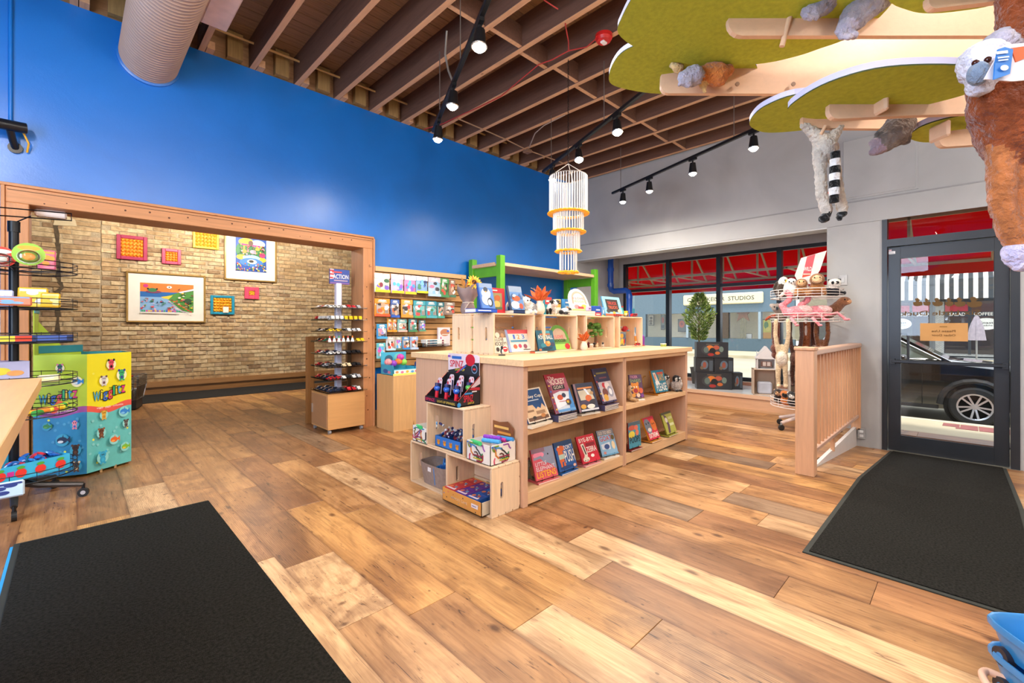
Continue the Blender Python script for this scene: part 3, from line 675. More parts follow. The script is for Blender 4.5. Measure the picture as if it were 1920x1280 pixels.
# first track: three heads in view, others behind the camera
a0 = along((1.856, 2.187), D1, -4.2)
track('black track light nearest the blue wall with three lit heads in a row', a0, along((1.856, 2.187), D1, 1.75),
      [(.5, (-1.2, 3.6, .5), 62), (2.2, (-.6, 4.6, .8), 62), (4.2, (1.5, 2.0, 0), None), (5.0, (2.0, 3.1, 0), 62), (5.67, (2.5, 3.9, 0), 62)], [2.0, 4.75, 5.6])
a0 = along((3.269, 1.551), D1, -3.0)
track('black track light over the island behind the beaded hanging mobile', a0, along((3.269, 1.551), (.405, .914), 2.45),
      [(.6, (1.2, .2, 0), 62), (3.0, (2.9, 1.2, 0), None), (3.78, (3.2, 1.8, 0), None), (4.51, (3.5, 2.5, .9), None), (5.17, (4.2, 3.6, .9), 62)], [1.6, 4.0, 5.2])
a0 = along((5.589, 3.455), (.356, .934), .25)
track('black track light in front of the grey wall with four lit heads', a0, along((5.589, 3.455), (.356, .934), -3.6),
      [(.25, (5.7, 3.6, 0), 62), (.80, (5.6, 3.0, 0), 62), (1.54, (5.3, 2.3, .0), 62), (2.33, (4.7, 1.5, 0), 62), (3.3, (4.6, .2, 0), None)], [.2, 2.1, 3.5])
# track in the brick room, above the head of the opening
t = track('black track light in the brick room washing the framed pictures', (-.9, 8.2), (4.9, 8.2), [(1.0, (.15, 9.95, 1.9), 60), (2.5, (1.75, 9.95, 2.0), 105), (3.5, (2.7, 9.95, 1.7), 85), (4.9, (4.3, 9.95, 1.4), 35), (2.0, (1.3, 7.2, 0), 45), (3.0, (2.8, 6.6, 0), 40)], [.5, 2.9, 5.4])
for ch in t.children:
    if ch.name.startswith('rod'): ch.scale.z = .42
track('black track light behind the camera over the shop counter', (-1.9, -2.2), (-.6, 3.6), [(.6, (-1.4, -1, 0), 50), (2.2, (0, .6, 0), 50), (3.8, (-.2, 2.2, 0), 50), (5.2, (-.6, 4.8, 1.0), 50)], [.8, 4.6])  # extra track put in out of view to fill the room
M_FILL_GLOBE = emit('fill_globe_glow', (1, .95, .88), 2.0)  # glowing bodies for the added fill lights, all out of view
for i, g_ in enumerate(FILL_GLOBES):
    o = thing('fill_globe', 'frosted globe pendant lamp hanging ' + ('above the checkout counter', 'in the back of the shop on the left', 'in the back of the shop in the middle', 'in the back of the shop near the front wall')[i], 'pendant lamp', g_)
    q = MB().lathe([(.05, .13), (.08, .10), (.1, .04), (.1, 0), (.09, -.05), (.06, -.09), (0, -.105)], M_FILL_GLOBE, 24).build('globe', o, smooth=60)
    q.visible_shadow = True
    MB().cyl((0, 0, .15), (0, 0, .2), .05, M_TRK, n=14).cyl((0, 0, .2), (0, 0, ZC - g_[2]), .005, M_TRK, n=6).build('stem', o)
# ================================================================= OUTSIDE
GZ0, XCURB, ZCURB, ZST, XFAR = -.215, 10.3, -.40, -.52, 30.0
M_CONC = mat('b9ae92', .9, var=.12, vs=1.2, bump=.2)
M_ROAD = mat('a8a08c', .9, var=.1, vs=.5, bump=.2)
def slope(x): return GZ0 + (ZCURB - GZ0) * (x - XW) / (XCURB - XW)
side = MB()
side.add([(6.56, -14, slope(6.56)), (XCURB, -14, ZCURB), (XCURB, 26, ZCURB), (6.56, 26, slope(6.56)), (6.56, -14, -.8), (XCURB, -14, -.8), (XCURB, 26, -.8), (6.56, 26, -.8)], [(0, 1, 2, 3), (1, 5, 6, 2), (0, 4, 5, 1), (3, 2, 6, 7), (0, 3, 7, 4)], M_CONC)
sidewalk = struct(side.build('sidewalk'))
for y in (-6.5, -4.6, -2.7, -.8 + .36, 2.2, 4.1, 6.0, 7.9, 9.8, 11.7):
    MB().add([(6.7, y, slope(6.7) + .002), (XCURB, y, ZCURB + .002), (XCURB, y + .02, ZCURB + .002), (6.7, y + .02, slope(6.7) + .002)], [(0, 1, 2, 3)], mat('6f6753', .9)).build('joint', sidewalk)
pv = MB().box(0, .19, 0, .19, 0, .006, mat('8d5350', .9, var=.2, vs=6), bev=.002).build('paver', sidewalk); ry = math.atan((ZCURB - GZ0) / (XCURB - XW))
pv.location = (9.55, -.03, slope(9.55)); pv.rotation_euler = (0, -ry, 0)
for j in range(24):
    for i in range(3):
        if i == 0 and j == 0: continue
        x = 9.55 + .2 * i; link('paver', pv.data, sidewalk, (x, .12 - .2 * j, slope(x) + .001), (0, -ry, 0))
struct(MB().box(XCURB, XFAR + 3, -40, 60, -.9, ZST, M_ROAD).build('street'))
struct(MB().box(XCURB - .02, XCURB + .15, -14, 26, -.7, ZCURB + .004, mat('c5bda6', .9, var=.08)).build('kerb'))
struct(MB().box(XFAR - 4.5, XFAR + .2, -40, 60, -.8, -.36, M_CONC).build('far_sidewalk'))
# ---- red awning over our own front
def red_cloth():
    m, nt, p = new_mat('red_canvas'); L = nt.links
    nt.nodes.remove(p); out = nt.nodes['Material Output']
    nz = nd(nt, 'ShaderNodeTexNoise', i_Scale=1.4, i_Detail=4.0); tc = nd(nt, 'ShaderNodeTexCoord'); L.new(tc.outputs['Object'], nz.inputs['Vector'])
    r = nd(nt, 'ShaderNodeValToRGB'); r.color_ramp.elements[0].color = (.42, .004, .008, 1); r.color_ramp.elements[1].color = (.62, .008, .012, 1); L.new(nz.outputs['Fac'], r.inputs['Fac'])
    a = nd(nt, 'ShaderNodeBsdfDiffuse'); b = nd(nt, 'ShaderNodeBsdfTranslucent'); mx = nd(nt, 'ShaderNodeMixShader'); mx.inputs[0].default_value = .62
    L.new(r.outputs['Color'], a.inputs['Color']); L.new(r.outputs['Color'], b.inputs['Color']); L.new(a.outputs[0], mx.inputs[1]); L.new(b.outputs[0], mx.inputs[2]); L.new(mx.outputs[0], out.inputs['Surface'])
    return m
M_RED = red_cloth(); M_TAN = mat('a89878', .5, metal=.2, var=.08)
def awning(label, x0, z0, x1, z1, y0, y1, val, ribs):
    t = thing('awning', label, 'awning', (x0, y0, z0), group='red canvas awnings over the shop front')
    W, D, H = y1 - y0, x1 - x0, z1 - z0
    MB().add([(0, 0, 0), (D, 0, H), (D, W, H), (0, W, 0), (0, 0, .012), (D, 0, H + .012), (D, W, H + .012), (0, W, .012)], [(0, 1, 2, 3), (4, 7, 6, 5), (1, 5, 6, 2), (0, 4, 5, 1), (3, 2, 6, 7)], M_RED).build('canvas', t)
    MB().box(D - .006, D + .006, 0, W, H - val, H, M_RED).build('valance', t)
    MB().box(D - .04, D - .01, 0, W, H - .06, H - .02, M_TAN).build('front_bar', t); MB().box(D * .5 - .015, D * .5 + .015, 0, W, H * .5 - .09, H * .5 - .05, M_TAN).build('middle_bar', t)
    MB().box(0, .03, 0, W, H - .06, H - .02, M_TAN).build('wall_bar', t)
    for y in ribs:
        MB().beam((.02, y - y0, -.03), (D - .03, y - y0, H - .03), .03, .03, M_TAN).build('rafter', t)
        MB().beam((.0, y - y0, H - .04), (D - .03, y - y0, H - .04), .022, .022, M_TAN).build('strut', t)
        MB().beam((D * .5, y - y0, H - .04), (D * .5, y - y0, H * .5 - .05), .03, .03, M_TAN).build('upright', t)
awning('wide red canvas awning on a tan frame outside the display window', 8.12, 3.35, 9.6, 2.16, 1.0, 8.2, .24, [1.4, 2.05, 2.7, 3.3, 3.9, 4.5, 5.1, 5.7, 6.3, 6.9, 7.5])
awning('red canvas awning above the black entrance door', 6.62, 3.15, 8.6, 2.10, -2.4, 1.15, .2, [-2.0, -1.1, -.2, .55, .95])
struct(MB().box(6.62, 6.8, -6, 1.1, 2.62, 6, mat('8d7a58', .8, var=.1)).box(8.06, 8.1, 1.1, 9, 2.62, 6, mat('9a8a6a', .8)).box(8.06, 8.3, 5.1, 9, -.5, 3, mat('a39a86', .8)).build('wall_outside'))
# ---- blue-grey studio building across the street
M_SLATE = mat('5d7280', .7, var=.05); M_SLATED = mat('4c606d', .7, var=.05); M_CREAMW = mat('dcd6bf', .8, var=.05)
def FX(u, v, d=0): return onX(u, v, XFAR - d)
def frect(mb, u0, u1, vt, vb, m, d0=0, d1=.05, uref=None):
    """box on the far facade between two picture columns; heights read at the left column"""
    a = FX(u0, vt); b = FX(u1, vt); z1 = a.z; z0 = FX(u0, vb).z
    mb.box(XFAR - d1, XFAR - d0, b.y, a.y, z0, z1, m); return a.y, b.y, z0, z1
st = thing('studio_building', 'blue-grey studio building with a cream name board across the street', 'building', (XFAR, 8, -.36))
def rel(mb, name, parent): o = mb.build(name, parent); o.location = (-XFAR, -8, .36); return o
za, zb, zc, zd = FX(1300, 455).z, FX(1300, 587).z, FX(1300, 633).z, -.36
ya, yb = FX(1190, 600).y, FX(1490, 600).y
rel(MB().box(XFAR, XFAR + .3, yb, ya, zb, za + 3, M_SLATE).box(XFAR, XFAR + .3, yb, ya, zd, zc, M_SLATED), 'facade', st)
rel(MB().box(XFAR + 1.9, XFAR + 2.1, yb, ya, zc, zb, M_CREAMW).box(XFAR + .3, XFAR + 2, yb, ya, zc - .1, zc, M_CREAMW).box(XFAR + .3, XFAR + 2, yb, ya, zb, zb + .1, M_CREAMW), 'display_back', st)
for (u0, u1) in ((1190, 1211), (1287, 1291), (1343, 1366), (1422, 1427)):
    rel(MB().box(XFAR - .05, XFAR + .3, FX(u1, 600).y, FX(u0, 600).y, zc, zb, mat('8fa0aa', .6) if u1 - u0 < 8 else (M_SLATE if u0 < 1300 else mat('4a3d33', .7))), 'pier', st)
rel(MB().box(XFAR + .02, XFAR + .03, yb, ya, zc, zb, glass_mat('far_glass', (1, 1, 1), .04)), 'pane', st)
y0_, y1_ = FX(1432, 560).y, FX(1282, 560).y; z1_, z0_ = FX(1300, 553).z, FX(1300, 575).z + .1
sb = rel(MB().box(XFAR - .12, XFAR - .0, y0_, y1_, z0_, z1_, mat('e2d8b4', .6, var=.04), bev=.06), 'name_board', st)
w_ = y1_ - y0_; h_ = z1_ - z0_
MB().art(w_, h_, [('t', 'CLARK-KEISER  STUDIOS', .06, .32, .84, .38, '3c3f3a')], plane((XFAR - .121, y1_, z0_), (0, -1, 0), (0, 0, 1))).build('lettering', sb)
def inset(name, u0, u1, v0, v1, parts, depth=1.5, parent=st):
    a = onX(u0, v0, XFAR + depth); b = onX(u1, v1, XFAR + depth); w, h = a.y - b.y, a.z - b.z
    mb = MB().box(XFAR + depth, XFAR + depth + .04, b.y, a.y, b.z, a.z, mat('4b4a44', .7)); mb.art(w, h, parts, plane((XFAR + depth - .001, a.y, b.z), (0, -1, 0), (0, 0, 1)), step=.003, z=.003)
    return rel(mb, name, parent)
inset('picture', 1216, 1226, 590, 610, [('r', .08, .05, .84, .9, 'd9d4c6'), ('e', .5, .7, .25, .12, '55504a'), ('e', .45, .4, .3, .15, '8a7f6e'), ('r', .2, .1, .5, .15, '6f6a5c')])
inset('picture', 1239, 1247, 588, 618, [('r', .1, .05, .8, .9, '7d8a86'), ('e', .5, .6, .3, .2, 'b05a4a'), ('r', .2, .1, .6, .2, '4a5a62')])
inset('picture', 1271, 1286, 598, 622, [('r', .06, .05, .88, .9, '6a6f66'), ('e', .5, .6, .35, .28, 'c25a2c'), ('e', .5, .62, .15, .12, '8e2f1c')])
inset('picture', 1430, 1447, 598, 636, [('r', .05, .04, .9, .92, 'd8cf3c'), ('r', .05, .04, .9, .3, 'e0a020'), ('e', .4, .7, .25, .18, '5f8f3a'), ('e', .6, .5, .25, .1, 'e8d860')], .8)
inset('notice', 1397, 1410, 625, 640, [('r', .05, .05, .9, .9, 'd9dde0')], .6)
inset('plinth', 1282, 1288, 628, 640, [('r', 0, 0, 1, 1, 'd2d0c4')], .9)
c = onX(1394, 587, XFAR + .5); pts = []
for k in range(10):
    r_ = (.62 if k % 2 == 0 else .26); pts.append((r_ * math.sin(k * PI / 5), r_ * math.cos(k * PI / 5)))
stp = MB().prism(pts, 0, .1, mat('9a6a4a', .7), plane(c, (0, -1, 0), (0, 0, 1)))
for k in range(4): stp.tube([c + Vector((-.05, .1 - .08 * k, -.3)), c + Vector((-.05, .16 - .1 * k, -1.2)), c + Vector((-.05, .1 - .08 * k, -1.9 - .1 * (k % 2)))], .03, mat('a9a480', .8), 5)
rel(stp, 'star_wreath', st)
# ---- brick cafe building with the striped canopy, seen through the door
cf = thing('cafe_building', 'grey brick cafe with a black and white striped canopy across the street', 'building', (XFAR, 0, -.36))
def relc(mb, name, parent=cf): o = mb.build(name, parent); o.location = (-XFAR, 0, .36); return o
M_WB = None
def block_mat():
    m, nt, p = new_mat('painted_grey_brick'); L = nt.links; tc = nd(nt, 'ShaderNodeTexCoord'); mp = nd(nt, 'ShaderNodeMapping'); mp.inputs['Rotation'].default_value = (0, PI / 2, PI / 2); L.new(tc.outputs['Object'], mp.inputs['Vector'])
    b = nd(nt, 'ShaderNodeTexBrick', i_Scale=5.0); b.inputs['Color1'].default_value = lin('a8acac') + (1,); b.inputs['Color2'].default_value = lin('96999a') + (1,); b.inputs['Mortar'].default_value = lin('6f7476') + (1,)
    L.new(mp.outputs[0], b.inputs['Vector']); L.new(b.outputs['Color'], p.inputs['Base Color']); p.inputs['Roughness'].default_value = .85; return m
M_WB = block_mat()
yl, yr = FX(1640, 600).y, FX(1930, 600).y
zt, z1w, z0w = FX(1750, 530).z, FX(1750, 566).z, FX(1750, 662).z
relc(MB().box(XFAR, XFAR + .4, yr, yl, z1w, zt + 3.5, mat('3a3c3e', .7)).box(XFAR, XFAR + .4, yr, yl, -.36, z0w, M_WB), 'facade')
for (u0, u1) in ((1640, 1665), (1752, 1770), (1868, 1930)):
    relc(MB().box(XFAR - .02, XFAR + .4, FX(u1, 600).y, FX(u0, 600).y, -.36, z1w, M_WB), 'pier')
relc(MB().box(XFAR + 2.5, XFAR + 2.7, yr, yl, -.36, zt, mat('4a3f38', .8, var=.4, vs=.8)).box(XFAR, XFAR + 2.7, yr, yl, z0w - .15, z0w - .1, mat('53483e', .8)), 'shop_interior')
for u in (1708, 1745, 1818, 1866): relc(MB().box(XFAR - .04, XFAR + .1, FX(u, 600).y - .05, FX(u, 600).y + .05, z0w, z1w, mat('2c3034', .5)), 'window_post')
for (u0, u1) in ((1672, 1745), (1772, 1866)):
    relc(MB().box(XFAR + .01, XFAR + .02, FX(u1, 600).y, FX(u0, 600).y, z0w, z1w, glass_mat('far_glass', (1, 1, 1), .04)), 'pane')
zl0, zl1 = FX(1750, 594).z, FX(1750, 588).z
relc(MB().box(XFAR - .05, XFAR + .02, FX(1745, 600).y, FX(1665, 600).y, zl0, zl1 + .06, mat('30343a', .6)).box(XFAR - .05, XFAR + .02, FX(1866, 600).y, FX(1772, 600).y, zl0, zl1 + .06, mat('30343a', .6)), 'sign_band')
relc(MB().box(XFAR - .03, XFAR + .02, FX(1745, 600).y, FX(1665, 600).y, zl1 + .1, zl1 + .42, mat('a8323c', .7)).box(XFAR - .03, XFAR + .02, FX(1815, 600).y, FX(1772, 600).y, zl1 + .1, zl1 + .42, mat('a8323c', .7)), 'red_blind')
for (tx, u0, u1) in (('SANDWICH', 1655, 1705), ('SOUP', 1719, 1742), ('SALAD', 1780, 1810), ('COFFEE', 1826, 1862)):
    a, b = FX(u0, 600).y, FX(u1, 600).y
    relc(MB().art(a - b, zl1 - zl0 + .02, [('t', tx, 0, .1, 1, .85, 'e9e9e4')], plane((XFAR - .06, a, zl0 + .02), (0, -1, 0), (0, 0, 1))), 'lettering')
for uc in (1689, 1849):
    c = FX(uc, 607); relc(MB().prism([(.42 * math.cos(k * PI / 12), .27 * math.sin(k * PI / 12)) for k in range(24)], 0, .03, mat('dfe2e0', .6), plane(c + Vector((-.1, 0, 0)), (0, -1, 0), (0, 0, 1))).art(.6, .3, [('t', 'Toast', .05, .48, .8, .34, '4a4a4a'), ('t', 'table', .2, .12, .6, .22, '6a6a6a')], plane(c + Vector((-.135, .28, -.14)), (0, -1, 0), (0, 0, 1))), 'oval_sign')
zs1, zs0 = FX(1750, 528).z, FX(1750, 563).z
cn = MB(); n = 34
for k in range(n):
    a = yl + (yr - yl) * k / n; b = yl + (yr - yl) * (k + 1) / n; x0, x1 = XFAR, XFAR - 1.0
    m = mat('d8d8d2', .7) if k % 2 else mat('33383c', .7)
    o = MB().add([(x0, a, zs1 + .5), (x1, a, zs1), (x1, b, zs1), (x0, b, zs1 + .5), (x1, a, zs0), (x1, b, zs0), (x1 + .03, a, zs0), (x1 + .03, b, zs0), (x1 + .03, a, zs1), (x1 + .03, b, zs1)], [(0, 1, 2, 3), (1, 4, 5, 2), (4, 6, 7, 5), (6, 8, 9, 7)], m)
    relc(o, 'canopy_stripe')
# street post, umbrella, passing car
p = onX(1748, 690, 27.0); tag(MB().cyl((27, p.y, -.36), (27, p.y, 5.2), .1, mat('5a6066', .4, metal=.5), n=12).cyl((27, p.y, -.36), (27, p.y, -.1), .2, mat('5a6066', .4), r1=.11, n=12).build('street_post', smooth=40), 'grey metal street post in front of the cafe', 'post')
p = onX(1831, 650, 27.2); um = thing('patio_umbrella', 'closed grey patio umbrella outside the cafe', 'umbrella', (27.2, p.y, -.36))
zz = onX(1831, 640, 27.2).z + .36; ht = onX(1831, 590, 27.2).z + .36
MB().cyl((0, 0, 0), (0, 0, ht), .03, mat('8a8a88', .4, metal=.5), n=8).cyl((0, 0, 0), (0, 0, .1), .25, mat('4a4a4a', .6), n=14).build('pole', um)
fold = MB(); prof = [(.05, ht - .05), (.15, ht - .35), (.2, (ht + zz) / 2), (.26, zz + .05)]
vs_ = []
for (r_, z) in prof:
    for j in range(24): a = j * PI / 12; q = r_ * (1.12 if j % 3 == 0 else .82); vs_.append((q * math.cos(a), q * math.sin(a), z))
fold.add(vs_, [(i * 24 + j, i * 24 + (j + 1) % 24, (i + 1) * 24 + (j + 1) % 24, (i + 1) * 24 + j) for i in range(3) for j in range(24)] + [tuple(range(24))], mat('9a929c', .9, var=.12)).build('canopy', um)
# ---- parked black car
M_CAR = mat('0a0b0d', .12, var=.05, coat=1.0, spec=.6); M_TYRE = mat('17181a', .8, var=.15); M_RIM = mat('b9bcc0', .25, metal=.8, var=.05); M_CG = mat('5a6660', .06, var=.1, spec=.8)
XC = 11.0
car = thing('parked_car', 'shiny black car parked at the kerb outside the entrance door', 'car', (XC, -.05, ZST))
# side profile: y grows towards the tail, z above the road; widths pull the cabin inwards
low = [(-.95, .30), (-.95, .62), (-.88, .82), (-.55, .97), (.25, 1.06), (.62, 1.10), (1.2, 1.12), (1.9, 1.14), (2.32, 1.12), (2.46, .95), (2.48, .45), (2.4, .26), (.5, .24)]
n = len(low); W = 1.86
lv = []
for x, k in ((0, .0), (.05, .05), (W - .05, .05), (W, 0)): pass
def ring(x, ins): return [(x, y, min(z, 9) + (ins if z > .9 else 0)) for y, z in low]
body = MB(); v = ring(.03, -.03) + ring(.12, .02) + ring(W - .12, .02) + ring(W - .03, -.03)
fs = [tuple(range(n - 1, -1, -1)), tuple(range(3 * n, 4 * n))] + [(r_ * n + i, r_ * n + (i + 1) % n, (r_ + 1) * n + (i + 1) % n, (r_ + 1) * n + i) for r_ in range(3) for i in range(n)]
body.add(v, fs, M_CAR).build('body', car, smooth=30)
cabin = [(.28, 1.05), (1.18, 1.60), (1.5, 1.66), (1.8, 1.66), (2.1, 1.56), (2.36, 1.12)]
cb = MB(); m_ = len(cabin)
ins = [.10, .28, .32, .32, .28, .12]
v = [(ins[i], y, z) for i, (y, z) in enumerate(cabin)] + [(W - ins[i], y, z) for i, (y, z) in enumerate(cabin)]
cb.add(v, [tuple(range(m_ - 1, -1, -1)), tuple(range(m_, 2 * m_))], M_CG); cb.add(v, [(i, i + 1, m_ + i + 1, m_ + i) for i in (0, 4)], M_CG); cb.add(v, [(i, i + 1, m_ + i + 1, m_ + i) for i in (1, 2, 3)], M_CAR); cb.build('cabin_glass', car)
pil = MB()
for a, b in zip(cabin, cabin[1:]):
    i = cabin.index(a); pil.beam((ins[i] - .005, a[0], a[1]), (ins[i + 1] - .005, b[0], b[1]), .05, .05, M_CAR)
pil.beam((.26, 1.75, 1.66), (.1, 1.8, 1.1), .05, .09, M_CAR); pil.tube([(.08, .42, 1.1), (.22, 1.2, 1.57), (.28, 1.5, 1.63), (.29, 1.8, 1.63)], .012, M_RIM, 6).tube([(.045, .62, 1.1), (.05, 1.7, 1.125), (.06, 2.25, 1.12)], .012, M_RIM, 6); pil.build('pillars', car)
for yw in (0.0, 1.95):
    ar = MB(); ar.tube([(.0, yw + .43 * math.cos(k * PI / 10), .33 + .43 * math.sin(k * PI / 10)) for k in range(11)], .05, mat('141517', .6), 8).build('arch_trim', car)
    MB().cyl((-.002, yw, .33), (.25, yw, .33), .39, mat('050505', .9), n=28).build('arch_well', car)
    wh = MB().lathe([(.20, -.02), (.225, -.05), (.30, -.055), (.325, -.03), (.33, .0), (.33, .16), (.3, .2), (.2, .2)], M_TYRE, 30, caps=False, M=Tr(-.012, yw, .33) @ Ry(PI / 2)).build('wheel', car, smooth=40)
    rm = MB().lathe([(.2, -.045), (.226, -.05), (.226, -.03), (.205, -.02), (.2, .1)], M_RIM, 30, caps=False, M=Tr(-.012, yw, .33) @ Ry(PI / 2)); rm.cyl((.06, yw, .33), (.07, yw, .33), .2, mat('2a2a2c', .5), n=24)
    for k in range(10):
        a = k * PI / 5; rm.beam((-.035, yw + .03 * math.cos(a), .33 + .03 * math.sin(a)), (-.05, yw + .205 * math.cos(a + (.09 if k % 2 else -.09)), .33 + .205 * math.sin(a + (.09 if k % 2 else -.09))), .028, .02, M_RIM, up=(1, 0, 0))
    rm.cyl((-.06, yw, .33), (-.03, yw, .33), .04, M_RIM, n=14); rm.build('rim', wh, smooth=40)
MB().ell((-.08, .92, 1.12), (.10, .09, .075), M_CAR, 14, 8).box(-.03, .1, .88, .96, 1.05, 1.1, M_CAR).build('door_mirror', car, smooth=60)
MB().box(.0, .026, .66, .67, .3, 1.08, mat('020202', .8)).box(.0, .027, 1.8, 1.81, .35, 1.08, mat('020202', .8)).box(-.004, .05, .45, 2.3, .24, .30, mat('1b1b1d', .7)).build('door_gap', car)
MB().ell((.02, -.36, .72), (.012, .03, .015), emit('amber_marker', (1, .35, .05), .6), 8, 6).build('side_marker', car)
MB().box(.02, .2, -.93, -.78, .62, .78, mat('c8ccd0', .1), bev=.03).build('headlamp', car)

fb = thing('teal_building', 'teal trimmed shop at the far left of the view across the street', 'building', (XFAR + .9, 18, -.36))
MB().box(0, .4, -.2, 9, 0, 7, mat('7d8f96', .8)).build('facade', fb); MB().box(-.9, .0, -.1, 4, 2.3, 2.9, mat('1f8f9a', .7)).build('canopy', fb); MB().box(-.05, .02, .1, 3, .6, 2.2, mat('3b4a50', .3)).build('window', fb)
fc = thing('tan_building', 'tan plastered building between the studio and the cafe', 'building', (XFAR + .6, 5.3, -.36))
MB().box(0, .4, -1.7, 1.75, 0, 7, mat('8f8874', .8)).build('facade', fc); MB().box(-.05, .02, -1.0, 1.5, .7, 2.6, mat('454b4c', .3)).build('window', fc)
# ================================================================= ISLAND COUNTER AND ITS CRATES
IX0, IXM, IX1, IY0, IY1, IZ = 2.09, 3.345, 4.60, 2.03, 3.27, .965; IRZ = .0165
M_TOP = wood('e3bd90', .86, 0, .35, name='maple_block', knots=False, gs=4.0)
M_ENDP = wood('cfa588', .88, 2, .42, name='maple_end', knots=False)
ct = thing('counter_top', 'thick maple block top of the central island', 'counter', (IX0 - .03, IY0 - .03, .922), IRZ)
NB = 9
for i in range(NB):
    w = (IY1 + .03 - IY0 + .03) / NB; MB().box(0, IX1 + .05 - IX0 + .03, i * w, (i + 1) * w - .0008, 0, .043, M_TOP, bev=.002).build('stave', ct)
def shelf_unit(x0, x1, label, first):
    t = thing('bookshelf_unit', label, 'shelf', (x0, IY0 + (x0 - IX0) * IRZ, 0), IRZ); w = x1 - x0 - .004
    bx('side_panel', 0, .045 if first else .025, 0, IY1 - IY0, 0, .922, M_ENDP, t, .002); bx('side_panel', w - (.025 if first else .045), w, 0, IY1 - IY0, 0, .922, M_ENDP, t, .002)
    a, b = (.045 if first else .025), w - (.025 if first else .045)
    bx('top_rail', a, b, 0, .022, .886, .922, M_PINE, t); bx('kick_rail', a, b, 0, .022, .012, .092, M_PINE, t, .002)
    bx('bottom_shelf', a, b, .022, .40, .07, .092, M_PINE, t); bx('middle_shelf', a, b, .0, .40, .468, .51, M_PINE, t, .002)
    bx('back_panel', a, b, .40, .412, 0, .922, M_PINEV, t); bx('inner_top', a, b, .022, .40, .905, .922, M_PINE, t)
shelf_unit(IX0, IXM, 'left half of the island bookshelf holding the hockey books', True); shelf_unit(IXM, IX1, 'right half of the island bookshelf holding the penguins', False)
# ---- slatted wooden crates lying on their sides
M_CR = wood('e6c8a6', .84, 2, .6, name='crate_pine'); M_CRX = wood('e6c8a6', .84, 0, .6, name='crate_slat')
def holed(mb, W, H, t, cx, cy, hw, hh, m, M):
    n = 24; inn = []; outr = []
    angs = sorted(set([2 * PI * k / n for k in range(n)] + [math.atan2(y - cy, x - cx) % (2 * PI) for x in (0, W) for y in (0, H)]))
    for a in angs:
        c, s_ = math.cos(a), math.sin(a)
        inn.append((cx + hw * c, cy + (hh - hw) * (1 if s_ > 1e-6 else (-1 if s_ < -1e-6 else 0)) + hw * s_))
        k = min([((W - cx) / c) if c > 1e-9 else 1e9, (-cx / c) if c < -1e-9 else 1e9, ((H - cy) / s_) if s_ > 1e-9 else 1e9, (-cy / s_) if s_ < -1e-9 else 1e9])
        outr.append((cx + k * c, cy + k * s_))
    k = len(angs); vs = [(p[0], p[1], z) for z in (0, t) for lst in (inn, outr) for p in lst]; fs = []
    for i in range(k):
        j = (i + 1) % k
        fs += [(i, k + i, k + j, j), (2 * k + i, 2 * k + j, 3 * k + j, 3 * k + i), (i, j, 2 * k + j, 2 * k + i), (k + i, 3 * k + i, 3 * k + j, k + j)]
    mb.add(vs, fs, m, M)
CR = {}
def crate(label, loc, rz, w, d, h, group='slatted pine crates', n_top=4, n_back=3):
    t = thing('wooden_crate', label, 'crate', loc, rz, group); key = (round(w, 3), round(d, 3), round(h, 3)); T = .014
    if key not in CR:
        es = []
        for x in (0, w - T):
            mb = MB(); holed(mb, d, h - .024, T, d * .36, (h - .024) / 2, .012, .052, M_CR, plane((x, 0, .012), (0, 1, 0), (0, 0, 1))); es.append(('end_board', mb))
        sl = []
        sw = d / n_top
        for i in range(n_top):
            for z in (0, h - .011): sl.append(('slat', MB().box(0, w, i * sw + .003, (i + 1) * sw - .003, z, z + .011, M_CRX, bev=.0015)))
        sh = (h - .03) / n_back
        for i in range(n_back): sl.append(('back_slat', MB().box(.002, w - .002, d, d + .009, .015 + i * sh + .006, .015 + (i + 1) * sh - .004, M_CRX, bev=.0015)))
        CR[key] = [(n, mb.build(n, t).data) for n, mb in es + sl]
    else:
        for n, me in CR[key]: link(n, me, t)
    return t
crate('bottom crate holding the grey fabric bin at the island end', (1.845, 2.992, 0), -PI / 2, .468, .232, .312)
crate('bottom crate at the island corner holding an orange tray', (1.835, 2.520, 0), -PI / 2, .468, .240, .312)
crate('crate set on the two bottom crates under the spinner toy display', (1.85, 2.782, .314), -PI / 2, .440, .232, .318)
CY = 2.49; CZ = IZ; CX = [(2.245, .455), (2.815, .455), (3.40, .475), (3.965, .455)]
crate('counter crate holding the hockey picture books', (CX[0][0], CY, CZ), 0, CX[0][1], .235, .317)
crate('counter crate holding the teal football book', (CX[1][0], CY, CZ), 0, CX[1][1], .235, .317)
crate('counter crate holding the toy tree and small farm figures', (CX[2][0], CY, CZ), 0, CX[2][1], .235, .317)
crate('counter crate at the window end holding toy vehicles', (CX[3][0], CY, CZ), 0, CX[3][1], .235, .317)
crate('rear crate backing onto the hockey book crate', (2.69, 2.985, CZ), PI, .455, .235, .317)
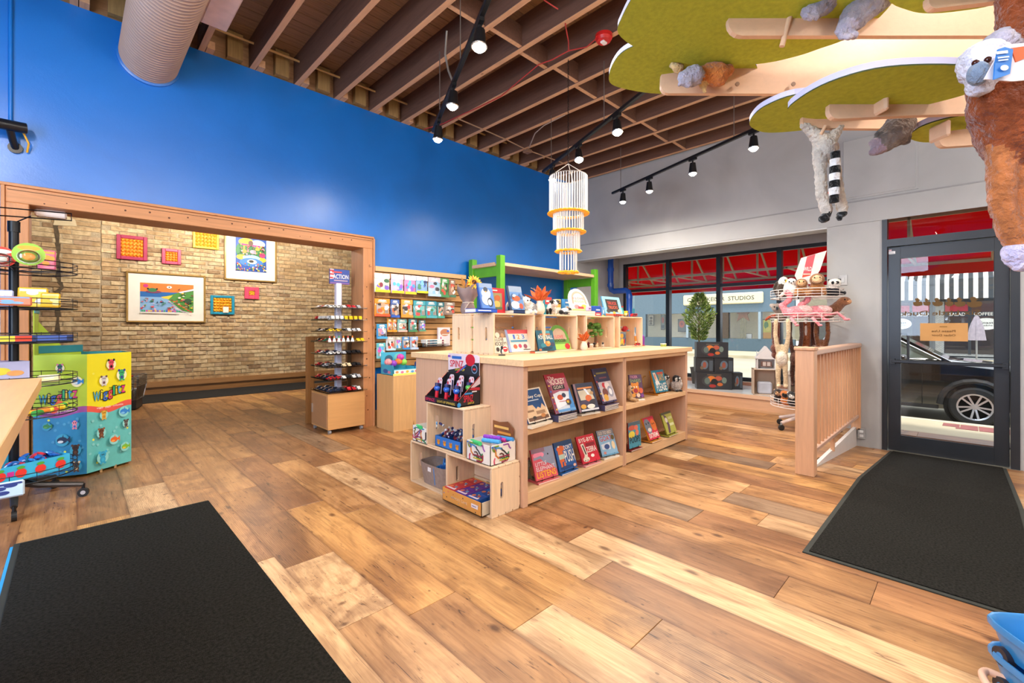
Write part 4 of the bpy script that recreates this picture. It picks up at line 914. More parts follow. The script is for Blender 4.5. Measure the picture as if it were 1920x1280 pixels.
# ---- books
def solve_lean(BL, BR, TL):
    """height and lean of an upright cover from three measured corners"""
    e = (BR - BL).normalized(); back = Vector((-e.y, e.x, 0)); best = None
    for a in range(4, 50, 2):
        for k in range(10, 45):
            h = k * .01; p = BL + Vector((0, 0, 1)) * (h * math.cos(math.radians(a))) + back * (h * math.sin(math.radians(a)))
            f = p.x * FW[0] + p.y * FW[1]; r = p.x * RT[0] + p.y * RT[1]
            d = (U0 + F * r / f - TL[0]) ** 2 + (V0 - F * (p.z - EYE) / f - TL[1]) ** 2
            if best is None or d < best[0]: best = (d, h, math.radians(a))
    return best[1], best[2]
M_PAGE = mat('efe6d6', .8, var=.06)
M_WIRE = mat('151515', .4, metal=.6)
def book_mesh(mb, w, h, t, cover, spec, M, spine=None, pages=True):
    """front cover in local xy at z=0, thickness behind"""
    mb.box(0, w, 0, h, -.0015, 0, cover, M); mb.box(0, w, 0, h, -t, -t + .0015, cover, M); mb.box(0, .0025, 0, h, -t, 0, spine or cover, M)
    mb.box(.003, w - .002, .002, h - .002, -t + .0015, -.0015, M_PAGE, M)
def book(name, label, bl, br, tl, z0, cover, spec, t=.012, spine=None, stack=0, stack_c='ded6c4', easel=True, group='books set upright on the island shelves', lean=None, cat='book', stack_label=None, Y=None):
    lift = .012 + stack * .011
    BL, BR = onZ(bl[0], bl[1], z0 + lift), onZ(br[0], br[1], z0 + lift)
    w = (BR - BL).length; h, a = solve_lean(BL, BR, tl)
    if lean: a = lean
    e = (BR - BL).normalized(); th = math.atan2(e.y, e.x)
    base = Vector((BL.x, BL.y, z0 + stack * .011 + (.0008 if stack else 0))); lift = .012
    t_ = thing(name, label, cat, base, th, group)
    M = Tr(0, 0, lift) @ Rx(PI / 2 - a)
    mb = MB(); book_mesh(mb, w, h, t, cover if not isinstance(cover, str) else mat(cover, .3, var=.05, coat=.4), spec, M, spine); mb.build('binding', t_)
    MB().art(w, h, spec, M).build('cover_print', t_)
    if easel:
        ez = thing('book_easel', 'black wire easel propping up the ' + label[:label.index(' ', 30) if len(label) > 40 and ' ' in label[30:] else len(label)], 'easel', base, th, 'wire easels under the display books')
        for x in (w * .25, w * .75):
            b0 = M @ Vector((x, .35 * h, -t - .003)); b1 = M @ Vector((x, -.003, -t - .003)); f = M @ Vector((x, -.003, .004)); g = M @ Vector((x, .014, .004))
            MB().tube([b0, b1, f, g], .0016, M_WIRE, 5).tube([b0, Vector((b0.x, b0.y + .07, .002)), Vector((x, f.y, .002)), f], .0016, M_WIRE, 5).build('prong', ez)
        MB().tube([M @ Vector((w * .25, .3 * h, -t - .003)), M @ Vector((w * .75, .3 * h, -t - .003))], .0016, M_WIRE, 5).build('cross_wire', ez)
    for s in range(stack):
        so = thing('stacked_book', (stack_label or 'flat copy') + (' at the bottom of its pile', ' second from the bottom', ' third from the bottom', ' at the top of its pile')[s if s < stack - 1 else 3] if stack > 1 else (stack_label or 'flat copy'), 'book', (base.x + .006 * e.x, base.y + .006 * e.y, z0 + .0005 + s * .011), th + R.uniform(-.03, .03), 'flat copies under the display books')
        c = mat(stack_c, .4, var=.05)
        MB().box(-.002, w - .008, -.018, h * .62, 0, .0015, c).box(-.002, w - .008, -.018, h * .62, .0092, .0107, c).box(-.002, .0, -.018, h * .62, 0, .0107, c).build('binding', so)
        bx('pages', 0, w - .01, -.016, h * .62 - .002, .0015, .0092, M_PAGE, so)
    return t_
Z1, Z0 = .511, .093
HOCKEY = '14315e'
book('hardback_book', 'blue history book with a pale building at the left of the upper shelf', (992, 794.5), (1033, 783.5), (970, 733), Z1, '123e70',
     [('r', 0, 0, 1, 1, 'ead9c4'), ('r', .04, .04, .9, .92, '11477f'), ('t', 'Stanley Cup', .06, .68, .86, .12, 'f2ead8'), ('r', .2, .62, .55, .025, 'c9d4e0'), ('p', [(.04, .04), (.94, .04), (.94, .34), (.82, .5), (.7, .36), (.6, .42), (.5, .36), (.4, .5), (.2, .5), (.04, .48)], 'd6b48e'), ('r', .1, .3, .28, .06, '8d6a4c'), ('r', .45, .2, .4, .1, '9a7656'), ('r', .04, .04, .9, .1, '6b4a36'), ('e', .3, .12, .08, .05, '33261f'), ('e', .7, .14, .1, .06, 'b8773e')], stack=2, stack_c='e8dcc8', stack_label='cream backed copy under the blue history book')
book('picture_book', 'tall red and white hockey picture book on a yellow edged pile', (1042.5, 776.5), (1080, 768.6), (1019, 703.5), Z1, 'a3182c',
     [('r', 0, 0, 1, 1, 'c9d0da'), ('r', 0, .86, 1, .14, 'b01830'), ('r', 0, .42, 1, .45, 'a8556a'), ('t', 'The', .12, .87, .3, .07, 'f4e6d8'), ('t', 'HOCKEY', .1, .72, .8, .15, 'f0e4d4'), ('r', .2, .58, .6, .12, '241c20'), ('t', 'GOAT', .26, .6, .48, .09, 'd9c8b8'), ('p', [(.1, .1), (.75, .2), (.95, .5), (.5, .54), (.1, .48)], 'e2e6ec'), ('p', [(.7, 0), (1, 0), (1, .6), (.9, .45)], '3f86c8'), ('e', .42, .38, .14, .07, 'c5502c'), ('e', .62, .42, .1, .06, '2a3350'), ('e', .75, .24, .13, .08, '2c2f3c'), ('e', .72, .25, .06, .04, 'd9b42c'), ('r', 0, 0, .12, .8, '7a3050'), ('e', .06, .7, .04, .02, 'e8b83c'), ('e', .06, .55, .04, .02, '3c6ac0'), ('e', .06, .4, .04, .02, 'e8b83c'), ('e', .06, .25, .04, .02, 'd83c3c'), ('e', .06, .1, .04, .02, 'e8b83c'), ('r', .3, .27, .5, .012, 'c03040'), ('r', .12, .02, .86, .06, '5f9ad0')], t=.006, stack=4, stack_c='4a4a6a', stack_label='purple spined copy under the red hockey book')
book('picture_book', 'dark blue hockey book with a silver flash between two taller books', (1087, 774), (1123.7, 767.6), (1074, 721), Z1, '1f2438',
     [('r', 0, 0, 1, 1, '2a3048'), ('r', 0, 0, .1, 1, '8a6a74'), ('r', .15, .79, .75, .06, 'd98a4a'), ('p', [(.2, .4), (.9, .4), (.8, .76), (.15, .74)], 'c9bfa8'), ('p', [(.45, .8), (.58, .78), (.72, .5), (.66, .48)], 'dfe8f4'), ('e', .6, .45, .16, .12, 'c9602c'), ('e', .35, .28, .25, .1, '3f3550'), ('e', .75, .3, .16, .09, '2a2630'), ('e', .25, .18, .14, .08, 'd9a23c'), ('e', .62, .16, .2, .08, 'e8e0d4'), ('r', .1, .02, .88, .06, 'd5d6da'), ('e', .8, .62, .09, .06, 'b08a5c')], t=.02, stack=1, stack_c='c9c2b8', stack_label='grey copy lying under the dark blue hockey book')
book('picture_book', 'tall dark hockey book at the divider on a purple pile', (1130, 757.7), (1157, 751.5), (1108, 692), Z1, '20203a',
     [('r', 0, 0, 1, 1, '3a3050'), ('r', .12, .62, .88, .36, '232440'), ('r', .2, .83, .7, .05, '7a7040'), ('t', 'NIGHT', .3, .68, .5, .07, '6a3a40'), ('r', .12, .05, .88, .55, 'b9aeb0'), ('e', .45, .5, .12, .08, 'c03038'), ('e', .65, .48, .16, .1, 'd8ccc8'), ('e', .4, .3, .18, .12, '6b3a34'), ('e', .75, .3, .18, .16, '8a8a98'), ('e', .75, .3, .1, .09, 'd9d4d4'), ('e', .35, .15, .14, .1, 'd09a3c'), ('e', .06, .8, .04, .02, 'e8c83c'), ('e', .06, .62, .04, .02, 'd03c3c'), ('e', .06, .45, .04, .02, '3c70c0'), ('e', .06, .28, .04, .02, 'e8c83c'), ('e', .06, .1, .04, .02, 'd03c3c')], t=.006, stack=4, stack_c='4a4468', stack_label='purple copy under the tall dark hockey book')
book('picture_book', 'pink book with a grey elephant at the left of the lower shelf', (1006, 902.5), (1046.7, 890), (993.5, 844), Z0, 'd04a5a',
     [('r', 0, 0, 1, 1, 'd85566'), ('p', [(.3, 1), (1, 1), (1, .2), (.8, .4), (.6, .5), (.45, .66), (.35, .8)], '8d94ac'), ('e', .3, .78, .25, .1, 'e88aa8'), ('p', [(.05, .72), (.4, .75), (.62, .5), (.55, .46), (.35, .66), (.05, .64)], '8a90a8'), ('e', .72, .76, .03, .03, '111111'), ('r', 0, .86, .6, .14, '8a6a7c'), ('t', 'LITTLE', .08, .44, .5, .12, 'd9d0d8'), ('t', 'ELEPHANT', .08, .28, .84, .13, 'e2d6dc'), ('t', 'LISTENS', .06, .06, .86, .2, 'f2b42c')], stack=1, stack_c='d86a72', stack_label='pink copy lying under the elephant book')
book('picture_book', 'blue book with an orange crocodile and big white lettering on the lower shelf', (1049.8, 885.8), (1082.6, 874.4), (1037.8, 831.7), Z0, '14509a',
     [('r', 0, 0, 1, 1, '1a5aa4'), ('r', 0, .84, 1, .16, '17406e'), ('e', .3, .76, .22, .1, 'e0662c'), ('r', .12, .3, .26, .5, 'dd6a30'), ('r', .12, .4, .3, .16, 'b9cfc0'), ('r', .14, .12, .1, .2, 'e06a2c'), ('r', .3, .12, .1, .16, 'e06a2c'), ('e', .2, .84, .05, .03, 'f0e0c8'), ('t', "DON'T", .46, .68, .46, .16, 'f0f0ea'), ('t', 'PUSH', .42, .24, .54, .42, 'f2f2ee'), ('e', .4, .1, .35, .06, '123c74'), ('e', .86, .1, .08, .05, 'e8b8a0')], stack=1, stack_c='1f62ac', stack_label='blue copy lying under the crocodile book')
book('picture_book', 'red book with a striped zebra in the middle of the lower shelf', (1093.5, 870.7), (1125.8, 860.8), (1079.5, 820), Z0, 'b0122c',
     [('r', 0, 0, 1, 1, 'cf1834'), ('t', 'BYE-BYE', .1, .76, .82, .15, 'f2e8e0'), ('r', .42, .58, .5, .12, '8e1024'), ('t', 'ZEBRA', .38, .36, .56, .2, 'f4ece6'), ('p', [(.12, .7), (.3, .72), (.38, .3), (.3, .1), (.1, .12), (.2, .3)], 'e6dccb'), ('p', [(.2, .66), (.26, .66), (.32, .32), (.26, .3)], '2a2420'), ('e', .24, .14, .18, .09, 'e9e0cc'), ('e', .16, .1, .03, .02, '1a1a1a'), ('e', .3, .1, .03, .02, '1a1a1a'), ('e', .62, .22, .1, .06, 'f0e6e0')], stack=1, stack_c='e08a90', stack_label='pink copy lying under the red zebra book')
book('picture_book', 'light blue goat counting book beside the lower divider', (1129.5, 856.7), (1159.7, 849.4), (1117, 808.8), Z0, '3b5878',
     [('r', 0, 0, 1, 1, '86b4d4'), ('r', 0, .78, 1, .22, '7f8088'), ('t', 'GO TO BED', .08, .82, .8, .12, 'd8c8b4'), ('t', 'GOAT', .08, .56, .72, .2, 'c5402c'), ('e', .86, .66, .1, .1, '6a5a2c'), ('p', [(.08, .45), (.62, .5), (.6, .22), (.1, .26)], 'd3dbe8'), ('e', .4, .34, .16, .1, '2a4a86'), ('e', .8, .36, .1, .16, 'e6cfa4'), ('e', .2, .12, .08, .05, 'd88a7a'), ('r', 0, 0, 1, .06, '5f98bc')], stack=1, stack_c='e9e4d8', stack_label='white copy lying under the goat book')
book('picture_book', 'purple book with a laughing orange tiger on the right upper shelf', (1184, 746), (1207.8, 744.7), (1178, 703), Z1, '4a2860',
     [('r', 0, 0, 1, 1, '5a3a5c'), ('t', 'TIGER', .08, .84, .6, .12, 'd88aa8'), ('t', 'SHARES', .04, .66, .86, .15, '8aa870'), ('e', .4, .4, .3, .24, 'e8922c'), ('e', .18, .58, .1, .08, 'e8922c'), ('e', .6, .6, .1, .08, 'e8922c'), ('e', .4, .3, .17, .1, 'b02838'), ('e', .3, .46, .05, .04, 'f4efe0'), ('e', .5, .46, .05, .04, 'f4efe0'), ('e', .8, .3, .16, .12, 'd8603c'), ('e', .2, .1, .15, .09, 'e8a03c'), ('e', .55, .1, .14, .09, 'f0c8b0'), ('e', .85, .08, .12, .08, '7a3c8a')], stack=1, stack_c='f0ece4', stack_label='white edged copy under the purple tiger book')
book('picture_book', 'teal book with a yellow spine beside the plush penguins', (1230, 737), (1252.8, 732.7), (1219, 696), Z1, 'c97f1c',
     [('r', 0, 0, 1, 1, '1f7c98'), ('p', [(.1, .9), (.3, .9), (.42, .5), (.36, .42), (.2, .44)], 'e6d8c8'), ('e', .3, .44, .16, .1, 'f0f0ee'), ('e', .22, .72, .06, .14, 'd88a6a'), ('t', 'SAYS', .48, .5, .4, .3, 'e0a83c'), ('t', 'PLEASE', .14, .06, .8, .34, 'f0f2ee'), ('r', .4, .8, .5, .1, 'c0503c')], t=.018, stack=1, stack_c='c9862c', stack_label='orange copy lying under the teal yellow spined book')
book('picture_book', 'teal book with black lettering left on the right lower shelf', (1180, 841.7), (1202, 834.6), (1177, 792.5), Z0 + .006, '8a3030',
     [('r', 0, 0, 1, 1, '3f93ac'), ('r', 0, .86, 1, .14, '48606c'), ('e', .3, .78, .3, .1, 'c05a48'), ('e', .65, .76, .16, .1, 'd8705a'), ('e', .25, .52, .26, .14, 'd8c84a'), ('e', .7, .56, .14, .12, 'd87a5c'), ('t', 'POOPS', .08, .18, .84, .26, '1f2f3a')], stack=1, stack_c='7a2a2c', stack_label='maroon copy lying under the black lettered teal book')
book('picture_book', 'red book with a grey seal and an orange cat', (1219, 826), (1238, 819), (1203, 784), Z0 + .006, 'd9932c',
     [('r', 0, 0, 1, 1, 'd42c48'), ('e', .28, .6, .3, .34, '77808e'), ('e', .18, .72, .05, .05, '20242c'), ('e', .4, .74, .05, .05, '20242c'), ('e', .3, .44, .16, .09, 'dcd6d2'), ('e', .78, .6, .24, .26, 'e2762c'), ('e', .7, .66, .04, .04, '2a1a10'), ('e', .86, .66, .04, .04, '2a1a10'), ('t', 'EXTREME', .06, .08, .86, .2, 'f4efe8'), ('r', .0, .92, 1, .08, 'b01c38')], t=.018, stack=1, stack_c='c98a34', stack_label='orange copy lying under the red seal book')
book('picture_book', 'olive green cow book at the right end of the lower shelf', (1251.4, 815), (1269, 808), (1238, 775.6), Z0 + .006, '8a8a2c',
     [('r', 0, 0, 1, 1, 'a9ac4a'), ('r', 0, .9, 1, .1, '4a4a34'), ('p', [(.15, .95), (.4, .8), (.5, .4), (.4, .05), (.2, .05), (.3, .4)], '5a3f58'), ('e', .32, .64, .12, .12, 'd8d0c8'), ('t', 'MOO', .52, .6, .4, .2, 'c4c890'), ('t', 'LEFT', .5, .3, .42, .2, 'd4d8a8')], stack=1, stack_c='9a9a3c', stack_label='olive copy lying under the cow book')
# ================================================================= THINGS ON AND AROUND THE ISLAND
def px(Y, u): return onY(u, 600, Y).x
def mpp(Y, u): r = ray(u, 600); return (Y / r[1]) / F           # metres per picture pixel at that depth
def upright(name, label, u0, u1, vt, vb, Y, z, spec, cover='e8e4da', t=.012, lean=14, cat='book', group=None, yaw=0, edge=None, arch=False, part='cover_print'):
    x0, x1 = px(Y, u0), px(Y, u1); w = (x1 - x0); h = (vb - vt) * mpp(Y, (u0 + u1) / 2) / math.cos(math.radians(lean))
    o = thing(name, label, cat, (x0, Y, z), yaw, group); M = Tr(0, 0, .001) @ Rx(PI / 2 - math.radians(lean))
    mb = MB()
    if arch:
        pts = [(0, 0), (w, 0)] + [(w / 2 + w / 2 * math.cos(k * PI / 14), h - w / 2 + w / 2 * math.sin(k * PI / 14)) for k in range(15)]
        mb.prism(pts, -t, 0, mat(cover, .4, var=.04), M, side=M_PAGE)
    else: book_mesh(mb, w, h, t, mat(cover, .35, var=.05), spec, M)
    mb.build('binding', o); MB().art(w, h, spec, M).build(part, o); return o
def pack(name, label, loc, rz, w, d, h, c, front=(), side=(), top=(), cat='box', group=None, bev=.002, left=()):
    """printed carton: local x 0..w, y 0..d (front at y=0), z 0..h"""
    o = thing(name, label, cat, loc, rz, group); m = mat(c, .45, var=.05) if isinstance(c, str) else c
    MB().box(0, w, 0, d, 0, h, m, bev=bev).build('carton', o); pr = MB()
    if front: pr.art(w, h, front, plane((0, 0, 0), (1, 0, 0), (0, 0, 1)))
    if side: pr.art(d, h, side, plane((w, 0, 0), (0, 1, 0), (0, 0, 1)))
    if left: pr.art(d, h, left, plane((0, d, 0), (0, -1, 0), (0, 0, 1)))
    if top: pr.art(w, d, top, plane((0, 0, h), (1, 0, 0), (0, 1, 0)))
    if pr.v: pr.build('print', o)
    return o
ZK = IZ + .317 + .0015
# -- top of the crates, from the left
bq = thing('sunflower_bouquet', 'sunflower bouquet wrapped in grey-brown paper on the rear crate', 'bouquet', (2.30, 2.86, ZK))
wr = MB(); prof = [(.05, 0), (.062, .03), (.05, .075), (.04, .095), (.06, .13), (.085, .18), (.092, .22)]; vs_ = []
for i, (r_, z) in enumerate(prof):
    for j in range(20): a = j * PI / 10; q = r_ * (1 + .13 * math.sin(a * 5 + i * .8) * (z + .05) / .2); vs_.append((q * math.cos(a), q * math.sin(a), z + (.02 * math.sin(a * 3) if i > 4 else 0)))
wr.add(vs_, [(i * 20 + j, i * 20 + (j + 1) % 20, (i + 1) * 20 + (j + 1) % 20, (i + 1) * 20 + j) for i in range(len(prof) - 1) for j in range(20)] + [tuple(range(19, -1, -1))], mat('8a7672', .8, var=.12)).build('paper_wrap', bq, smooth=60)
MB().tube([(.043 * math.cos(k * PI / 8), .043 * math.sin(k * PI / 8), .09) for k in range(16)], .006, mat('b8a898', .8), 6, closed=True).tube([(-.02, -.045, .09), (-.06, -.06, .06), (-.075, -.05, .03)], .004, mat('b8a898', .8), 5).build('ribbon', bq)
def petals(o, c, n, ln, wd, col, tilt, M0):
    pt = MB().add([(0, 0, 0), (ln * .35, wd, .004), (ln, 0, .0), (ln * .35, -wd, .004), (ln * .4, 0, .008)], [(0, 3, 4), (0, 4, 1), (1, 4, 2), (3, 2, 4)], mat(col, .6, var=.15)).build('petal', o); me = pt.data; first = True
    for k in range(n):
        M = M0 @ Rz(2 * PI * k / n) @ Tr(c, 0, 0) @ Ry(-tilt + (.15 if k % 2 else 0))
        p = pt if first else link('petal', me, o); first = False; p.matrix_local = M
M0 = Tr(.0, -.075, .248) @ Rz(-.35) @ Rx(math.radians(66))
petals(bq, .018, 16, .05, .012, 'f2b21c', .25, M0); petals(bq, .012, 12, .04, .01, 'e8981c', .55, M0)
MB().ell((0, 0, .006), (.024, .024, .01), mat('3b2412', .9, var=.3, vs=90, bump=.8, bs=200), 14, 6, M0).build('flower_centre', bq)
lf = MB().add([(0, 0, 0), (.03, .02, .006), (.085, 0, .0), (.03, -.02, .006)], [(0, 1, 2), (0, 2, 3)], mat('c9853c', .7, var=.2)).build('leaf', bq); lme = lf.data
for k in range(12):
    o = lf if k == 0 else link('leaf', lme, bq); a = R.uniform(-2.9, .2); o.location = (.05 * math.cos(a), .05 * math.sin(a), .2 + R.uniform(-.01, .03)); o.rotation_euler = (R.uniform(-.6, .6), R.uniform(-1.3, -.5), a)
bl = thing('hardback_book', 'blue hardback lying flat at the front of the left counter crate', 'book', (px(2.52, 889), 2.50, ZK)); W_ = px(2.52, 929) - px(2.52, 889)
MB().box(0, W_, 0, .13, 0, .003, '1f50b8').box(0, W_, 0, .13, .026, .029, '1f50b8').box(0, W_, 0, .003, 0, .029, '2458c4').build('binding', bl); bx('pages', .003, W_ - .003, .004, .128, .003, .026, M_PAGE, bl)
MB().art(W_, .029, [('t', 'PENGUIN', .1, .3, .6, .4, 'dfe6f4')], plane((0, 0, 0), (1, 0, 0), (0, 0, 1))).build('spine_print', bl)
upright('picture_book', 'blue and white penguin book leaning in front of the red framed picture', 902, 929, 529, 577, 2.515, ZK + .03, [('r', 0, 0, 1, 1, '4f7ec4'), ('r', 0, .82, 1, .18, '7f96b8'), ('e', .5, .6, .32, .2, 'c9d4e4'), ('e', .5, .75, .16, .1, '3a4656'), ('e', .45, .35, .3, .22, 'dfe8f2'), ('e', .7, .25, .2, .18, '2c3a4c'), ('e', .66, .24, .12, .12, 'e8ecf0'), ('e', .48, .66, .05, .03, 'd99a3c'), ('r', 0, 0, .08, 1, '2a58a8')], '2a58a8')
o = upright('framed_picture', 'red framed picture box standing behind the penguin book', 919, 947.5, 537, 584, 2.56, ZK, [('r', .2, .14, .6, .66, '8f8a5c'), ('e', .5, .6, .2, .12, 'b8602c'), ('e', .45, .35, .22, .14, 'd8b45c'), ('r', .2, .14, .6, .1, '5a6a4a'), ('t', 'ZOO', .2, .86, .3, .08, 'f0d8c8')], 'c4202c', t=.03, lean=3, cat='picture frame', part='picture')
def figurine(label, loc, prims, vox=.005, name='animal_figure', base=None, group='small animal figures', rz=0):
    o = thing(name, label, 'figurine', loc, rz, group); blob('body', o, prims, vox)
    if base: MB().cyl((0, 0, 0), (0, 0, .008), base, mat('1b1b1e', .5), n=16).build('base', o)
    return o
WHT, BLK, TAN, BRN, GRY = fur('e6e2dc'), fur('201e1e'), fur('c9a070'), fur('5e3320'), fur('8f8a86')
figurine('black and white zebra figure beside the red framed picture', (px(2.58, 956), 2.58, ZK), [('e', (0, 0, .08), (.02, .035, .022), WHT), ('l', [(0, -.02, .09), (0, -.035, .13)], [.013, .012], BLK), ('e', (0, -.045, .14), (.011, .024, .012), WHT), ('l', [(.012, -.02, .07), (.012, -.02, .005)], [.008, .006], WHT), ('l', [(-.012, -.02, .07), (-.012, -.02, .005)], [.008, .006], BLK), ('l', [(.012, .025, .07), (.012, .025, .005)], [.008, .006], BLK), ('l', [(-.012, .025, .07), (-.012, .025, .005)], [.008, .006], WHT)])
bl = thing('hardback_book', 'dark blue book lying flat under the mountain picture book', 'book', (px(2.52, 960), 2.50, ZK)); W_ = px(2.52, 981) - px(2.52, 960)
MB().box(0, W_, 0, .12, 0, .003, '10264e').box(0, W_, 0, .12, .024, .027, '10264e').box(0, W_, 0, .003, 0, .027, '17305c').build('binding', bl); bx('pages', .003, W_ - .002, .004, .118, .003, .024, M_PAGE, bl)
bl = thing('hardback_book', 'white edged book lying flat between the mountain book and the leaf vase', 'book', (px(2.52, 982), 2.50, ZK)); W_ = px(2.52, 1001) - px(2.52, 982)
MB().box(0, W_, 0, .12, 0, .002, 'e4ddd0').box(0, W_, 0, .12, .026, .028, 'e4ddd0').box(0, .002, 0, .12, 0, .028, 'e4ddd0').build('binding', bl); bx('pages', .002, W_ - .002, .002, .118, .002, .026, M_PAGE, bl)
upright('picture_book', 'blue mountain book with an orange bear standing on a flat dark book', 957, 984, 534, 579, 2.515, ZK + .028, [('r', 0, 0, 1, 1, '5a86bc'), ('r', 0, .75, 1, .25, '8a9cb4'), ('p', [(0, .45), (.3, .7), (.55, .5), (.8, .72), (1, .45)], '3a5a8a'), ('e', .52, .48, .28, .12, 'c9582c'), ('e', .4, .2, .3, .16, 'dfe4e8'), ('e', .78, .16, .14, .12, 'c04a2c'), ('r', 0, 0, .1, 1, '20304c')], '26406c')
pack('board_game', 'rainbow edged game box lying behind the white plush dog', (px(2.62, 978), 2.64, ZK), 0, .13, .09, .14, '2f6fc0', [('r', 0, .86, 1, .14, 'e8c83c'), ('r', 0, .72, 1, .14, 'd8403c'), ('t', 'PLAY', .1, .5, .6, .18, 'f4f4f4'), ('e', .5, .25, .3, .16, '8a6ab8')], cat='game')
def plush(name, label, loc, prims, eyes=(), vox=.008, rz=0, cat='plush toy', group=None, jitter=.0012, extra=None):
    o = thing(name, label, cat, loc, rz, group); blob('body', o, prims, vox, jitter)
    for (c, r_) in eyes: MB().ell(c, r_, mat('0b0a0a', .12), 8, 6).build('eye', o, smooth=60)
    if extra: extra(o)
    return o
plush('plush_dog', 'white and grey plush dog lying beside the leaf vase', (px(2.56, 994), 2.58, ZK + .0), [('e', (0, 0, .06), (.07, .05, .05), WHT), ('e', (-.05, -.02, .1), (.045, .04, .04), WHT), ('e', (.03, -.01, .05), (.05, .05, .045), GRY), ('l', [(-.03, -.05, .02), (-.06, -.09, .015)], [.018, .014], WHT), ('l', [(.02, -.05, .02), (0, -.09, .015)], [.018, .014], WHT), ('e', (-.07, .0, .135), (.014, .012, .02), GRY), ('e', (-.03, .0, .138), (.014, .012, .02), GRY)], [((-.065, -.055, .11), .006), ((-.038, -.057, .11), .006)])
def leaf_vase(label, loc, s, n, seed):
    o = thing('leaf_vase', label, 'vase', loc); rr = random.Random(seed)
    MB().lathe([(.03 * s, 0), (.043 * s, .02 * s), (.046 * s, .05 * s), (.036 * s, .085 * s), (.026 * s, .1 * s), (.03 * s, .115 * s), (.024 * s, .112 * s), (.02 * s, .09 * s)], mat('e2d0bb', .5, var=.06), 20).build('vase', o, smooth=50)
    pts = [(0, 0, 0)]; fs = []
    prof = [(.15, .1), (.35, .2), (.6, .19), (.82, .1), (1, 0)]
    q = [(0, 0, 0)] + [(x, w, .02) for x, w in prof[:-1]] + [(1, 0, 0)] + [(x, -w, .02) for x, w in reversed(prof[:-1])] + [(x, 0, -.03) for x, _ in prof[:-1]]
    fs = [(0, 1, 10), (1, 2, 11, 10), (2, 3, 12, 11), (3, 4, 13, 12), (4, 5, 13), (0, 10, 9), (10, 11, 8, 9), (11, 12, 7, 8), (12, 13, 6, 7), (13, 5, 6)]
    lm = MB().add(q, fs, mat('c0561c', .7, var=.3, vs=6)).build('leaf', o); first = True
    for k in range(n):
        l = lm if first else link('leaf', lm.data, o); first = False
        a = 2 * PI * k / n + rr.uniform(-.3, .3); el = rr.uniform(.35, 1.35); ln = rr.uniform(.10, .16) * s
        l.location = (.01 * math.cos(a) * s, .01 * math.sin(a) * s, .112 * s); l.rotation_euler = (rr.uniform(-.5, .5), -el, a); l.scale = (ln, ln, ln)
    for k in range(2): MB().tube([(0, 0, .1 * s), (-.05 * s * (1 if k else -.4), .0, .2 * s), (-.11 * s * (1 if k else -.1), 0, .22 * s)], .0025, mat('b9a98c', .8), 5).build('stem', o)
    return o
leaf_vase('cream vase of rust coloured leaves on top of the crates', (px(2.53, 1013), 2.535, ZK), .98, 13, 3)
def cow(label, loc, rz, s=1.0, name='plush_cow', vox=.009, a=WHT, b=BLK):
    return plush(name, label, loc, [('e', (0, .02 * s, .085 * s), (.05 * s, .075 * s, .05 * s), a), ('e', (.012 * s, .06 * s, .11 * s), (.042 * s, .045 * s, .035 * s), b), ('e', (0, -.075 * s, .125 * s), (.042 * s, .045 * s, .042 * s), a), ('e', (.03 * s, -.085 * s, .14 * s), (.022 * s, .03 * s, .026 * s), b), ('e', (-.03 * s, -.085 * s, .14 * s), (.022 * s, .03 * s, .026 * s), b), ('e', (0, -.115 * s, .105 * s), (.028 * s, .025 * s, .022 * s), fur('e6c4b4')), ('e', (.052 * s, -.07 * s, .15 * s), (.022 * s, .01 * s, .012 * s), b), ('e', (-.052 * s, -.07 * s, .15 * s), (.022 * s, .01 * s, .012 * s), b)] + [('l', [(x * s, y * s, .06 * s), (x * s, y * s, .016 * s)], [.022 * s, .018 * s], a if x > 0 else b) for x in (-.03, .03) for y in (-.03, .07)], [((.02 * s, -.122 * s, .14 * s), .006 * s), ((-.02 * s, -.122 * s, .14 * s), .006 * s)], vox, rz)
cow('black and white plush cow between the leaf vase and the arch shaped book', (px(2.55, 1040), 2.58, ZK), -.5, .78)
plush('plush_panda', 'small white and black plush panda lying by the arch shaped book', (px(2.52, 1064), 2.55, ZK), [('e', (0, 0, .035), (.055, .03, .03), WHT), ('e', (.05, -.01, .045), (.025, .024, .024), BLK), ('e', (-.05, 0, .025), (.022, .025, .022), BLK), ('l', [(-.02, -.02, .02), (-.03, -.05, .015)], [.014, .012], BLK)], vox=.007)
pack('puzzle_box', 'light blue puzzle box standing behind the plush panda', (px(2.64, 1062), 2.66, ZK), 0, .085, .04, .155, '3f8fd0', [('r', .1, .1, .8, .5, 'bcd8ec'), ('e', .5, .35, .25, .2, 'e0a05c'), ('t', 'OCEAN', .1, .72, .8, .14, 'ffffff')])
pack('puzzle_box', 'yellow and white puzzle box behind the plush cow', (px(2.66, 1046), 2.68, ZK), 0, .07, .04, .15, 'd8b04c', [('r', .1, .1, .8, .4, 'e8e0d0'), ('t', 'FARM', .1, .66, .8, .16, '3a2a1a')])
pack('game_box', 'red and teal game box at the back beside the leaf vase', (px(2.70, 1022), 2.70, ZK), 0, .09, .04, .165, '2a8fa0', [('r', 0, .6, 1, .4, 'c83a3a'), ('e', .5, .3, .3, .2, 'e8d8a0'), ('t', 'GAME', .15, .7, .7, .16, 'f4f0e8')])
